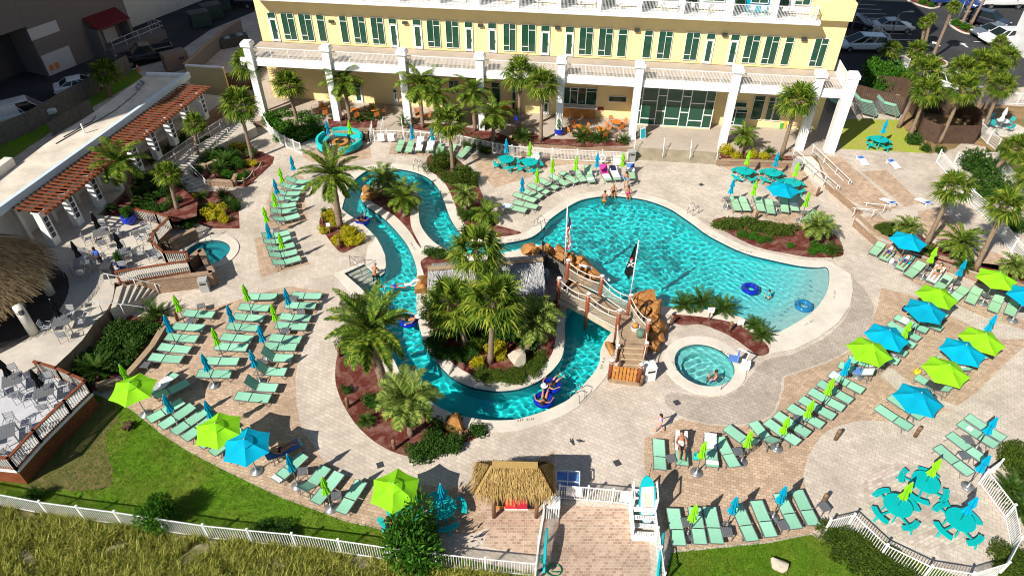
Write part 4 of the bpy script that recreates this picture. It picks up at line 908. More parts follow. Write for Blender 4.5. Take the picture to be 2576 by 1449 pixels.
# landing and stair toward the gate
lx0, lx1 = G(*C(2,2,1060,430),BZ), G(*C(2,2,1385,400),BZ)
st_a, st_b = G(*C(2,2,1115,545),BZ-.1), G(*C(2,2,1330,575),BZ-.1)
k = MB(); k.prism([(p.x, p.y) for p in (n1, f1, f1+Vector((1.0,-.5,0)), Vector((7.75, 28.2, 0)), Vector((6.2, 28.25, 0)))], BZ-.12, BZ-.003); k.build('landing', M['timber'], br)
k = MB()
for i in range(6):
    y1 = 28.25-.28*i; k.box((6.95, y1-.16, (BZ-.17*(i+1))/2), (1.42, .32, BZ-.17*(i+1)), R(-4))
k.build('stair', M['timber'], br)
k = MB()
for i in range(6): k.box((6.95, 28.25-.28*i-.31, BZ-.17*(i+1)-.02), (1.42, .05, .05), R(-4))
k.build('nosing', plain('pale_nosing', (.55, .43, .28), .8, .1), br)
def log(p, z0, z1, r=.13, par=br, cap=True):
    o = MB().lathe([(r, z0), (r, z1)], (p.x, p.y, 0), 12).build('post', M['post_wood'], par, True)
    k = MB(); k.lathe([(r*1.03, z1), (r*1.03, z1+.03)], (p.x, p.y, 0), 12); k.tube([(p.x+r*1.15*math.cos(a), p.y+r*1.15*math.sin(a), z1-.12) for a in [i*PI/5 for i in range(10)]], .014, 4, 0, True)
    k.build('rope_cap', M['rope'], o)
NP = [n0+Vector((.05,0,0)), n0.lerp(n1, .5), n1-Vector((.05,0,0))]; FP = [f0+Vector((-.35,.35,0)), f0.lerp(f1, .52)+Vector((.0,.35,0)), f1]
for p in NP: log(p, -.1, BZ+1.55)
for p in FP: log(p, -.4, BZ+1.55)
GP = [Vector((5.55, 26.5, 0)), Vector((7.15, 26.2, 0)), Vector((7.8, 28.6, 0)), Vector((7.6, 27.5, 0)), Vector((6.1, 27.9, 0))]
for p, z in zip(GP, (1.5, 1.5, 2.6, 1.9, 1.3)): log(p, 0, z, .12)
def ropes(P_, z):
    k = MB()
    for a, b in zip(P_[:-1], P_[1:]):
        for zz, sag in ((z+1.45, .3), (z+.95, .18), (z+.12, .02)):
            k.tube([Vector((a.x, a.y, zz)).lerp(Vector((b.x, b.y, zz)), i/8)-Vector((0, 0, sag*4*(i/8)*(1-i/8))) for i in range(9)], .026, 5)
        for i in (2, 5): p = a.lerp(b, i/8+.05); k.tube([(p.x, p.y, z+1.25), (p.x, p.y, z+.8)], .015, 4)
    k.build('rope', M['rope'], br)
    m = MB()
    for a, b in zip(P_[:-1], P_[1:]):
        L = (b-a).length; n = int(L/.15)
        top = lambda s: Vector((a.x, a.y, z+.95)).lerp(Vector((b.x, b.y, z+.95)), s)-Vector((0, 0, .18*4*s*(1-s)))
        bot = lambda s: Vector((a.x, a.y, z+.12)).lerp(Vector((b.x, b.y, z+.12)), s)
        for i in range(-8, n+8):
            for dlt in (.8/L, -.8/L):
                s0 = i/n; s1 = s0+dlt; ta, tb = 0.0, 1.0
                if s1 != s0:
                    lo, hi = sorted(((0-s0)/(s1-s0), (1-s0)/(s1-s0))); ta, tb = max(0, lo), min(1, hi)
                if ta >= tb: continue
                sa, sb = s0+(s1-s0)*ta, s0+(s1-s0)*tb
                m.beam(bot(sa).lerp(top(sa), ta), bot(sb).lerp(top(sb), tb), .013, .013)
    m.build('netting', plain('rope_net', (.55, .48, .36), .9, .1), br)
ropes(NP, BZ); ropes(FP, BZ); ropes([FP[2], GP[2]], BZ); ropes([GP[2], GP[3], GP[1]], .35); ropes([NP[2], GP[4], GP[0]], .35)
gt = thing('picket_gate', 'orange timber gate at the foot of the footbridge stair', 'gate', (0, 0, 0))
for i in range(7):
    p = GP[0].lerp(GP[1], (i+.9)/8.2); MB().box((p.x, p.y-.06, .62+.03*(i % 2)), (.15, .04, 1.05), R(-10)).build('board', M['orange_wood'], gt)
k = MB()
for z in (.3, .95): k.beam(GP[0]+Vector((0,.0,z)), GP[1]+Vector((0,.0,z)), .05, .12)
k.build('cross_rail', M['orange_wood'], gt)
MB().beam(GP[0]+Vector((-.05,-.1,.06)), GP[1]+Vector((.05,-.1,.06)), .35, .12).build('sill', M['timber'], gt)
pl_ = thing('viewing_platform', 'shaded grey timber platform at the island end of the footbridge', 'platform', (0, 0, 0))
pp = [n0, f0+Vector((-.3,.3,0)), G(*Z2(250,400),BZ)+Vector((-.1,.4,0)), G(*Z2(90,880),BZ), G(*Z2(400,960),BZ)]
MB().prism([(p.x, p.y) for p in pp], BZ-.12, BZ-.01).build('floor', M['grey_timber'], pl_)
for a, b in ((pp[1], pp[2]), (pp[2], pp[3])):
    k = MB(); L = (b-a).length; n = int(L/.14)
    for i in range(n): p = a.lerp(b, (i+.5)/n); k.box((p.x, p.y, BZ+.45), (.12, .03, .95), math.atan2(b.y-a.y, b.x-a.x))
    k.build('board_screen', M['grey_timber'], pl_)
k = MB()
for i in range(5): k.box((G(*Z2(250,960),BZ).x-.1, G(*Z2(250,960),BZ).y-.15-.26*i, (BZ-.2*(i+1))/2), (1.5, .28, BZ-.2*(i+1)))
k.build('step', M['grey_timber'], pl_)
def rock(name, c, r, label, mat, seed, sc=(1, 1, 1), group=None, cuts=3):
    bm = bmesh.new(); bmesh.ops.create_icosphere(bm, subdivisions=cuts, radius=1); q = random.Random(seed)
    pl = [(Vector((q.gauss(0, 1), q.gauss(0, 1), q.gauss(0, .8))).normalized(), q.uniform(.42, .85)) for _ in range(18)]
    for v in bm.verts:
        for n_, d_ in pl:
            s = v.co.dot(n_)
            if s > d_: v.co -= n_*(s-d_)*.985
        v.co *= 1+q.uniform(-.018, .018)
        v.co = Vector((v.co.x*r*sc[0], v.co.y*r*sc[1], v.co.z*r*sc[2]))
    me = bpy.data.meshes.new(name); bm.to_mesh(me); bm.free(); me.materials.append(mat)
    o = bpy.data.objects.new(name, me); COL.objects.link(o); o.location = c; o.rotation_euler = (0, 0, q.uniform(0, 6)); return tag(o, label, 'rock', group)
RK = [(1380,632,.8,1.9),(1408,648,.8,2.0),(1430,652,.8,1.7),(1396,668,.7,1.6),(1452,690,.8,1.3),(1345,632,.6,1.2),(1372,648,.6,1.4),(1398,652,.7,1.5),(1415,668,.7,1.2),(1436,668,.6,1.4),(1456,678,.6,1.2),(1480,682,.6,.8),(1482,704,.6,.4),(1448,706,.7,.9),(1462,722,.6,.6),(1330,628,.9,.9),(1362,640,1.1,1.0),(1385,645,1.0,1.2),(1408,634,.8,1.6),(1425,655,1.1,1.0),(1448,660,1.0,.9),(1470,672,1.0,.7),(1490,692,1.0,.45),(1460,695,.9,.8),(1438,690,.9,1.1),(1475,718,.7,.3),(1450,735,.8,.3),(1432,765,.7,.2)]
RK.sort(); NTH = 'first second third fourth fifth sixth seventh eighth ninth tenth eleventh twelfth thirteenth fourteenth fifteenth sixteenth seventeenth eighteenth nineteenth twentieth twenty-first twenty-second twenty-third twenty-fourth twenty-fifth twenty-sixth twenty-seventh twenty-eighth twenty-ninth'.split()
for i, (x, y, r, z) in enumerate(RK):
    rock('boulder', G(x, y, z*.6), r*.8, 'orange boulder, %s from the left in the grotto heap' % NTH[i], M['rock'], 40+i, (1.1, .9, .9), 'grotto boulders')
for i, (x, y, r, z) in enumerate(sorted([(1617,752,1.35,1.0),(1645,785,1.2,.8),(1655,830,1.0,.5),(1648,872,.8,.3),(1610,790,.9,.5),(1632,812,1.1,.6),(1628,768,.7,1.3),(1600,762,.7,.9),(1650,805,.7,.9),(1640,850,.6,.6),(1662,855,.6,.3),(1622,782,.6,1.4)])):
    rock('boulder', G(x, y, z*.6), r*.8, 'orange boulder, %s from the left in the tall heap by the bridge landing' % NTH[i], M['rock'], 70+i, (.9, .9, 1.2), 'bridge boulders')
rock('boulder', G(1537,880,.2), .55, 'small orange boulder at the foot of the bridge stair', M['rock'], 81, (.6, 1.5, .8))
for i, (x, y, r) in enumerate([(1060,702,.62),(1058,728,.6),(1068,716,.7)]): rock('boulder', G(x, y, .25), r, 'wet orange boulder, %s of three at the small waterfall on the river' % ('top', 'bottom', 'right one')[i], M['rock'], 90+i, (.8, 1, .9), 'river waterfall boulders')
for i, (x, y, r) in enumerate([(925,478,.7),(935,492,.6),(922,497,.5)]): rock('boulder', G(x, y, .2), r, 'golden boulder, %s of three at the tip of the narrow river peninsula' % ('top', 'right one', 'bottom')[i], M['rock'], 95+i, (1, 1, .9), 'peninsula boulders')
rock('boulder', G(1145,1062,.3), .75, 'orange boulder under the palm at the bottom of the river', M['rock'], 101)
rock('boulder', G(1302,905,.3), .75, 'large pale boulder under the island pindo palm', M['pale_rock'], 102, (1, .8, 1.1))
rock('boulder', CG(3,3,130,1345,.15), .52, 'pale grey boulder on the lawn at the bottom right', M['pale_rock'], 103, (1.2, .9, .8))
rock('boulder', G(1040,945,.2), .5, 'pale boulder between the two palms at the river bank', M['pale_rock'], 104, (1.3, .7, .7))
# ---------------------------------------------------------------- thatched towel hut
th = thing('towel_hut', 'small thatched towel hut with log posts beside the entry gate', 'hut', (0, 0, 0))
HX0, HX1, HY0, HY1 = -.85, 1.15, 17.75, 19.0
ez, rz_ = 2.05, 3.25
E = [Vector((HX0-.85, HY0-.12, ez)), Vector((HX1+.75, HY0-.2, ez)), Vector((HX1+.75, HY1+.35, ez)), Vector((HX0-.85, HY1+.4, ez))]
RA, RB = Vector((HX0-.1, (HY0+HY1)/2-.05, rz_)), Vector((HX1+.05, (HY0+HY1)/2-.1, rz_))
k = MB()
thatch_slope(k, E[0], E[1], RA, RB, 95, 11, .42, .016, 11, .1); thatch_slope(k, E[3], E[2], RA, RB, 95, 9, .4, .016, 12, .1)
thatch_slope(k, E[0], E[3], RA, RA+Vector((0,.04,0)), 60, 10, .4, .016, 13, .1); thatch_slope(k, E[1], E[2], RB, RB+Vector((0,.04,0)), 60, 10, .4, .016, 14, .1)
k.build('roof', M['thatch'], th)
MB().beam(RA+Vector((.05,0,.1)), RB+Vector((-.05,0,.1)), .3, .1).build('ridge', M['thatch'], th)
for x, y in ((HX0, HY0), (HX1, HY0), (HX0, HY1), (HX1, HY1)): MB().lathe([(.1, 0), (.09, 2.3)], (x, y, 0), 10).build('post', M['log'], th, True)
k = MB()
for i in range(8): k.box(((HX0+HX1)/2, HY0+.42, .14+.2*i), (HX1-HX0-.1, .05, .19))
k.build('front_boards', M['orange_wood'], th)
MB().box(((HX0+HX1)/2, HY1-.1, 1.0), (HX1-HX0, .06, 2.0)).build('back_wall', M['red_wood'], th)
for x in (HX0+.03, HX1-.03): MB().box((x, (HY0+HY1)/2+.2, 1.0), (.05, .9, 2.0)).build('side_wall', M['red_wood'], th)
MB().box((HX1-.35, HY0+.375, .8), (.5, .05, 1.3)).build('opening_shade_panel', M['black'], th)  # black panels over the boards paint the shaded inside of an opening
MB().box((HX0+.3, HY0+.38, .95), (.5, .05, 1.1)).build('opening_shade_panel', M['black'], th)
cw = thing('towel_window_cooler', 'red float pack hanging with a red hose on the thatched hut front', 'float', ((HX0+HX1)/2+.05, HY0+.25, .72))
k = MB(); k.box((-.28, 0, 0), (.5, .12, .62)); k.build('body', M['red_cool'], cw); MB().box((.26, -.02, 0), (.5, .12, .62)).build('body', plain('deep_red_plastic', (.5, .01, .04), .4, .05), cw)
MB().box((0, -.02, -.36), (1.1, .14, .06)).build('trim', M['white'], cw); MB().tube([(.1+.25*math.cos(a*.5), -.02, .35+.18*math.sin(a*.5)) for a in range(26)], .03, 5).build('hose', plain('orange_red_hose', (.7, .08, .02), .4, .05), cw)
cw.name = 'float_pack'
# ================================================================ POOL FURNITURE
ORD = ['first','second','third','fourth','fifth','sixth','seventh','eighth','ninth','tenth','eleventh','twelfth','thirteenth','fourteenth','fifteenth','sixteenth','seventeenth','eighteenth']
def make_lounger(back, mat='mint'):
    def f():
        t = thing('sun_lounger', 'x', 'lounger', (0, 0, 0))
        ca, sa = math.cos(back), math.sin(back); W = .31; z = .34; hx = -.13; BL = .82
        def bp(s, y, dz=0): return Vector((hx-ca*s-sa*dz*0, y, z+.02+sa*s+dz))
        k = MB()
        for y in (-W, W): k.beam((hx, y, z), (.96, y, z), .035, .05); k.beam((hx, y, z), (-.82, y, z-.01), .03, .045)
        k.beam((.96, -W, z), (.96, W, z), .035, .04); k.beam((-.8, -W, z-.01), (-.8, W, z-.01), .03, .03); k.beam((hx, -W, z-.02), (hx, W, z-.02), .03, .03)
        k.build('frame', M['alu'], t)
        for x, y in ((.78, -W), (.78, W), (-.62, -W), (-.62, W)):
            o = MB(); dx = .14 if x > 0 else -.12; o.beam((x, y, z-.02), (x+dx, y, .0), .04, .03, 0, (0, 1, 0)); o.build('leg', M['alu'], t)
        k = MB(); n = 6; v = []; 
        for i in range(n+1):
            s = i/n; sag = -.018*math.sin(PI*s); x = hx+.03+(.95-hx-.03)*s
            v += [(x, -W+.02, z+.035+sag), (x, W-.02, z+.035+sag)]
        k.add(v, [(2*i, 2*i+2, 2*i+3, 2*i+1) for i in range(n)]); k.add([(a, b, c-.012) for a, b, c in v], [(2*i, 2*i+1, 2*i+3, 2*i+2) for i in range(n)]); k.build('seat_sling', M[mat], t)
        k = MB(); v = []
        for i in range(n+1):
            s = .03+(BL-.03)*i/n; sag = -.015*math.sin(PI*i/n); p = bp(s, 0, sag); v += [(p.x, -W+.02, p.z+.012), (p.x, W-.02, p.z+.012)]
        k.add(v, [(2*i, 2*i+1, 2*i+3, 2*i+2) for i in range(n)]); k.add([(a+sa*.012, b, c-.012) for a, b, c in v], [(2*i, 2*i+2, 2*i+3, 2*i+1) for i in range(n)]); k.build('back_sling', M[mat], t)
        k = MB()
        for y in (-W, W): k.beam(bp(0, y), bp(BL, y), .03, .04)
        k.beam(bp(BL, -W), bp(BL, W), .03, .035)
        if back > .2:
            for y in (-W+.04, W-.04): k.beam(bp(.5, y), (hx-ca*.5-.12, y, z-.01), .025, .025)
        k.build('back_frame', M['alu'], t); return t
    return f
LK = {'f': Kind(make_lounger(R(4))), 'm': Kind(make_lounger(R(20))), 'h': Kind(make_lounger(R(52))), 'e': Kind(make_lounger(R(34))), 'F': Kind(make_lounger(R(4), 'mint2')), 'E': Kind(make_lounger(R(34), 'mint2')), 'H': Kind(make_lounger(R(50), 'mint2')), 'M': Kind(make_lounger(R(16), 'mint2'))}
LOUNGERS = [   # group, wording, survey frame, (head x, head y, foot x, foot y, back)
 ('left column', 'mint lounger, {} from the top in the column left of the great date palm', 1, 1, 'm', [(305,368,530,385),(255,428,480,440),(203,500,440,495),(183,562,420,548),(145,638,395,605),(148,698,405,660),(175,785,435,715)]),
 ('middle column', 'mint lounger, {} from the top in the five left of the yellow shrub planter', 1, 1, 'm', [(62,950,335,885),(75,1010,352,945),(105,1080,385,1010),(130,1145,412,1080),(160,1225,450,1142)]),
 ('planter column', 'mint lounger, {} from the top in the column along the block planter wall', 2, 0, 'f', [(1850,252,2150,268),(1745,385,2052,400),(1668,492,1988,512),(1593,592,1920,622),(1498,695,1838,718)]),
 ('inner column', 'mint lounger, {} from the top in the middle column of the tan patio', 2, 0, 'f', [(2490,92,2772,80),(2408,190,2705,202),(2350,288,2655,305),(2282,384,2602,402),(2232,492,2535,512),(2160,588,2495,598),(2070,735,2392,735),(1985,862,2328,862)]),
 ('river side column', 'mint lounger, {} from the top in the column by the path', 2, 1, 'f', [(355,75,658,80),(298,175,602,175),(238,288,552,302),(190,375,517,388),(130,498,458,520),(75,585,412,592),(50,695,352,702,'h'),(-20,828,286,842,'h'),(-125,985,207,1002,'h'),(-215,1085,150,1112)]),
 ('lawn edge row', 'mint lounger, {} from the left in the row along the lawn edge', 2, 0, 'f', [(1500,1095,1665,945,'m'),(1545,1120,1812,982,'m'),(1492,1338,1842,1130),(1612,1408,1945,1178),(1735,1470,2075,1228),(1840,1535,2175,1280),(2000,1610,2330,1345),(2120,1680,2450,1415),(2290,1740,2610,1490)]),
 ('lawn row', 'mint lounger, {} from the left between the blue parasol and the lone picnic tables', 3, 1, 'f', [(95,285,385,130,'m'),(195,498,485,225),(460,640,695,362,'e'),(595,718,838,412),(852,818,1060,495)]),
 ('top row', 'pale mint lounger, {} from the left in front of the patio gate fence', 1, 1, 'F', [(1468,-28,1425,68),(1565,-22,1530,78),(1665,-45,1630,80,'E'),(1775,-45,1738,85,'E'),(1872,5,1836,95),(1990,10,1935,105),(2140,40,2050,125)]),
 ('arc row', 'mint lounger, {} from the left in the arc above the pool', 1, 2, 'F', [(-85,620,135,668),(15,585,190,622),(25,508,230,568),(95,465,290,528),(168,410,362,490),(272,360,455,445),(390,318,555,408),(500,292,648,382),(635,262,722,372),(748,262,792,358,'H'),(908,255,965,358,'E'),(1010,245,1060,355,'M'),(1185,232,1205,345,'E')]),
 ('right upper row', 'mint lounger, {} from the left in the row above the clipped hedge', 1, 2, 'F', [(2222,535,2272,665),(2308,535,2368,668),(2470,545,2512,668),(2580,570,2608,690),(2728,548,2742,645,'E'),(2812,545,2848,662,'E'),(3060,685,2955,770),(3180,742,3130,810)]),
 ('terrace row', 'mint lounger, {} from the left in the row below the games terrace', 1, 3, 'M', [(1175,970,1035,1125),(1275,1025,1145,1180),(1432,1130,1318,1258),(1540,1212,1408,1325),(1738,1240,1625,1400),(1815,1345,1715,1445)]),
 ('right edge row', 'mint lounger, {} from the left by the lime parasol at the right edge', 2, 3, 'F', [(1985,0,1890,85),(2110,5,2030,145),(2330,85,2262,228),(2500,98,2420,285)]),
 ('inner right row', 'mint lounger, {} from the top in the long diagonal row beside the beach pool', 2, 3, 'f', [(1800,300,1555,175),(1762,425,1425,258),(1595,435,1290,290),(1512,515,1228,358),(1462,585,1170,432),(1372,665,1085,520),(1292,745,1000,600),(1160,800,820,712,'e'),(1060,905,725,768,'e'),(948,1042,630,862),(832,1145,518,948),(752,1218,428,1032),(662,1305,330,1110),(542,1390,220,1190),(400,1475,88,1270),(292,1555,0,1348)]),
 ('near row', 'mint lounger, {} from the left in the row below the child in pink', 3, 2, 'f', [(1490,385,1475,75),(1690,25,1715,330,'e'),(1985,40,2018,350,'m'),(2240,355,2085,55),(2470,185,2262,30,'e'),(2640,160,2440,-80,'e')]),
 ('front row', 'mint lounger, {} from the left in the front row by the right lawn', 3, 2, 'f', [(1685,1150,1620,768),(1895,1135,1835,760),(2065,1135,1985,750),(2415,1095,2265,740),(2610,1065,2455,690),(2860,980,2686,620),(3036,942,2866,588)]),
 ('terrace tables row', 'mint lounger, {} from the bottom beside the terrace of three turquoise tables', 3, 3, 'f', [(2035,430,1705,150),(2165,282,1835,28),(2295,148,1930,-95),(2370,82,2005,-160)]),
 ('parasol group', 'mint lounger, {} from the bottom under the lime and blue parasols at right', 2, 3, 'f', [(1445,1425,1085,1185),(1565,1320,1215,1080),(1832,1085,1495,890,'e'),(1960,990,1590,800,'m'),(2050,875,1700,690,'e'),(2195,725,1905,500),(2290,650,1990,408)]),
]
LPOS = {}
for grp, word, r, c, dv, rows in LOUNGERS:
    for i, q in enumerate(rows):
        hx, hy, fx, fy = q[:4]; var = q[4] if len(q) > 4 else dv
        a, b = CG(r, c, hx, hy, .36), CG(r, c, fx, fy, .36); d = b-a; mid = (a+b)/2
        if d.length > 2.2 or d.length < 1.6: mid = a+d.normalized()*.97 if d.length < 1.6 else mid
        lab = word.format(ORD[i])
        if var in 'hH': lab = lab.replace('lounger,', 'lounger with its back up,')
        o = LK[var].place((mid.x, mid.y, 0), math.atan2(d.y, d.x), lab, grp+' of sun loungers'); LPOS[(grp, i)] = o
# stacked loungers by the brown fence
for s, (x0, y0, x1, y1, n, desc) in enumerate([(1075,1120,1330,1190,7,'right-hand stack'),(830,1120,1130,1195,9,'middle stack'),(570,1100,810,1190,7,'stack behind the column')]):
    a, b = CG(0,3,x0,y0,.7), CG(0,3,x1,y1,.7); d = (b-a); an = math.atan2(d.y, d.x); m = (a+b)/2
    for i in range(n):
        LK['e'].place((m.x-.09*i*math.cos(an), m.y-.09*i*math.sin(an), .606+.125*i), an, 'stacked mint lounger, %s from the ground in the %s by the fence' % (ORD[i], desc), 'stacked sun loungers')
# ---------------------------------------------------------------- parasols
def make_closed(mat, base=True, h=2.55):
    def f():
        t = thing('closed_parasol', 'x', 'parasol', (0, 0, 0))
        MB().tube([(0, 0, .05), (0, 0, h-.05)], .024, 8).build('pole', M['steel'], t, True)
        if base: MB().lathe([(.30, 0), (.31, .05), (.26, .09), (.06, .12), (.05, .4), (.03, .42)], (0, 0, 0), 20).build('base', M['alu'], t, True)
        k = MB(); n = 24; prof = [(.02, h), (.05, h-.06), (.085, h-.35), (.13, h-.62), (.075, h-.72), (.10, h-.9), (.15, h-1.12), (.17, h-1.2)]; v = []; f_ = []
        for j, (r_, z) in enumerate(prof):
            for i in range(n):
                a = 2*PI*i/n+j*.12; rr = r_*(1+(.38 if i % 3 == 0 else -.22)*min(1, j/2)); v.append((rr*math.cos(a), rr*math.sin(a), z-(.05 if (i % 3 == 0 and j > 4) else 0)))
        for j in range(len(prof)-1):
            for i in range(n): l = (i+1) % n; f_.append((j*n+i, (j+1)*n+i, (j+1)*n+l, j*n+l))
        k.add(v, f_); k.build('folded_canopy', mat, t); MB().ball((0, 0, h+.02), .035).build('finial', M['plastic_grey'], t); return t
    return f
def make_open(mat, base=True, h=2.5, Rr=1.22, drop=.46):
    def f():
        t = thing('open_parasol', 'x', 'parasol', (0, 0, 0))
        MB().tube([(0, 0, .05), (0, 0, h)], .026, 8).build('pole', M['steel'], t, True)
        if base: MB().lathe([(.32, 0), (.33, .05), (.28, .09), (.06, .12), (.05, .4), (.03, .42)], (0, 0, 0), 20).build('base', M['alu'], t, True)
        k = MB(); nr, ns = 6, 6; v = []; f_ = []
        for j in range(nr+1):
            s = j/nr
            for i in range(6*ns):
                u = (i % ns)/ns; A0, A1 = 2*PI*(i//ns)/6+PI/2, 2*PI*(i//ns+1)/6+PI/2
                p = Vector((math.cos(A0), math.sin(A0), 0)).lerp(Vector((math.cos(A1), math.sin(A1), 0)), u)
                cv = math.sin(PI*u); rad = Rr*s*(1-.06*cv*s); z = h-drop*s-.05*s*s-.045*cv*math.sin(PI*min(1, s*.9))
                v.append((p.x*rad, p.y*rad, z))
        n = 6*ns
        for j in range(nr):
            for i in range(n): l = (i+1) % n; f_.append((j*n+i, (j+1)*n+i, (j+1)*n+l, j*n+l))
        k.add(v, f_); o = k.build('canopy', mat, t, False)
        k = MB(); v = []
        for j, (rr, z) in enumerate(((.0, h+.06), (.2, h-.02), (.42, h-.13))):
            for i in range(12): a = 2*PI*i/12+PI/2; q = 1 if i % 2 == 0 else .88; v.append((rr*q*math.cos(a), rr*q*math.sin(a), z))
        k.add(v, [(j*12+i, (j+1)*12+i, (j+1)*12+(i+1) % 12, j*12+(i+1) % 12) for j in range(2) for i in range(12)]); k.build('vent_flap', mat, o)
        for i in range(6):
            a = 2*PI*i/6+PI/2; MB().tube([(0, 0, h-.03), (Rr*math.cos(a), Rr*math.sin(a), h-drop-.07)], .012, 5).build('rib', M['dkgrey'], t)
        MB().ball((0, 0, h+.09), .04).build('finial', M['plastic_grey'], t); return t
    return f
PK = {'b': Kind(make_closed(M['canopy_blue'])), 'g': Kind(make_closed(M['canopy_green'])), 'tb': Kind(make_closed(M['canopy_blue'], False)), 'tg': Kind(make_closed(M['canopy_green'], False)), 'k': Kind(make_closed(M['canopy_black'], False, 2.35)),
      'B': Kind(make_open(M['canopy_blue'])), 'L': Kind(make_open(M['canopy_green']))}
def parasol(k, r, c, x, y, label, z=0.0, rz=None):
    h = {'B': 2.58, 'L': 2.58, 'k': 2.38}.get(k, 2.57); p = CG(r, c, x, y, h+z)
    PK[k].place((p.x, p.y, z), rnd.uniform(0, 6) if rz is None else rz, label, 'open parasols' if k in 'BL' else 'closed parasols'); return p
CLOSED = [('b',1,1,345,118,'closed blue parasol, topmost left of the great date palm'),('g',1,1,228,238,'closed lime parasol, topmost lime one left of the great date palm'),('b',1,1,175,350,'closed blue parasol between two lime ones left of the great date palm'),('g',1,1,162,480,'closed lime parasol over the middle of the column left of the great date palm'),('g',1,1,68,630,'closed lime parasol at the bottom of the column left of the great date palm'),('b',1,1,98,790,'closed blue parasol in the gap between the two left lounger columns'),('g',1,1,225,895,'closed lime parasol over the five loungers left of the yellow shrub planter'),
 ('g',2,0,1740,68,'closed lime parasol by the sago at the corner of the planter wall'),('g',2,1,-135,-40,'closed lime parasol topmost over the middle column of the tan patio'),('b',2,0,1645,272,'closed blue parasol topmost along the planter wall'),('b',2,0,2280,170,'closed blue parasol over the third lounger of the middle column'),('g',2,0,2130,400,'closed lime parasol in the centre of the middle column of the tan patio'),('b',2,0,2025,658,'closed blue parasol on a round base at the bottom of the middle column'),('b',2,1,20,372,'closed blue parasol between the middle and river side lounger columns'),('b',2,1,-65,622,'closed blue parasol beside the loungers with raised backs'),('g',2,1,150,160,'closed lime parasol beside the river side lounger column'),('b',2,1,283,-2,'closed blue parasol topmost by the curving path'),
 ('g',2,0,1198,768,'closed lime parasol just behind the open lime parasol by the lower deck'),('b',2,0,1640,1072,'closed blue parasol left in the row along the lawn edge'),('b',2,0,2055,1128,'closed blue parasol right in the row along the lawn edge'),('b',3,1,310,222,'closed blue parasol right of the open blue one by the lawn'),('g',3,1,662,452,'closed lime parasol beside the last loungers of the lawn row'),
 ('b',1,2,105,328,'closed blue parasol at the left of the arc above the main pool'),('g',1,2,255,240,'closed lime parasol leftmost in the arc above the main pool'),('g',1,2,413,142,'closed lime parasol second in the arc above the main pool'),('g',1,2,650,118,'closed lime parasol third in the arc above the main pool'),('b',1,2,866,88,'closed blue parasol beside the pink towel'),('g',1,2,1125,82,'closed lime parasol at the end of the white patio fence'),('b',1,2,2235,350,'closed blue parasol left of the loungers above the clipped hedge'),('g',1,2,2465,365,'closed lime parasol between loungers above the clipped hedge'),
 ('b',0,1,702,1212,'closed blue parasol behind the fire pit seat'),('g',0,1,928,1212,'closed lime parasol behind the fire pit seat'),('b',0,1,1562,1262,'closed blue parasol left one beside the white towel loungers at the patio gate'),('b',0,1,1768,1275,'closed blue parasol right one beside the white towel loungers at the patio gate'),
 ('g',1,3,422,480,'closed lime parasol leaning beside the pindo palm of the right bed'),('g',1,3,1705,1035,'closed lime parasol below the games terrace wall'),('b',1,3,2000,1165,'closed blue parasol below the games terrace wall'),('b',2,3,2305,265,'closed blue parasol behind the open lime one at the far right'),('g',2,3,1445,335,'closed lime parasol between the open blue parasols of the diagonal row'),('b',2,3,832,705,'closed blue parasol over the white towels of the diagonal row'),('g',2,3,668,900,'closed lime parasol topmost of the lower diagonal row'),('g',2,3,462,1125,'closed lime parasol in the middle of the lower diagonal row'),('g',2,3,215,1290,'closed lime parasol lowest of the lower diagonal row'),('b',2,3,2315,1295,'closed blue parasol over the loungers at the right edge'),
 ('g',3,2,1950,90,'closed lime parasol beside the sunbathing woman'),('g',3,2,2420,-20,'closed lime parasol right of the white towel in the near row'),('g',3,2,1860,725,'closed lime parasol left in the front row by the right lawn'),('b',3,2,2270,648,'closed blue parasol in the middle of the front row by the right lawn'),('b',3,3,188,540,'closed blue parasol at the right end of the front row'),('b',3,3,2245,230,'closed blue parasol on a round base near the curved fence')]
for k, r, c, x, y, lab in CLOSED: parasol(k, r, c, x, y, lab)
OPEN = [('L',2,0,1298,945,'open lime parasol by the corner of the lower deck',.1),('L',2,0,2165,1355,'open lime parasol above the lawn beside the open blue one',.3),('B',3,0,2455,72,'open blue parasol above the left lawn',.25),('B',1,3,165,393,'open blue parasol above the shaded pair of loungers near the ramp',.2),('B',1,3,1440,908,'open blue parasol over the sunbathers under the games terrace',.2),('L',1,3,2340,1288,'open lime parasol nearest the right edge of the row below the games terrace',.3),('B',2,3,2660,10,'open blue parasol cut by the right edge of the picture',.3),('L',2,3,1735,14,'open lime parasol topmost in the diagonal row',.15),('B',2,3,1620,158,'open blue parasol topmost in the diagonal row',.3),('B',2,3,1228,420,'open blue parasol lower in the diagonal row beside the beach pool',.2),('L',2,3,1055,562,'open lime parasol lower in the diagonal row beside the beach pool',.05),('L',2,3,2195,455,'open lime parasol farthest right in the outer diagonal group',.1),('B',2,3,2000,568,'open blue parasol between two lime ones in the outer group',.25),('L',2,3,1830,765,'open lime parasol above the dark striped lounger in the outer group',.15),('B',2,3,1548,1050,'open blue parasol lowest in the outer diagonal group',.2)]
for k, r, c, x, y, lab, rz in OPEN: parasol(k, r, c, x, y, lab, 0, rz)
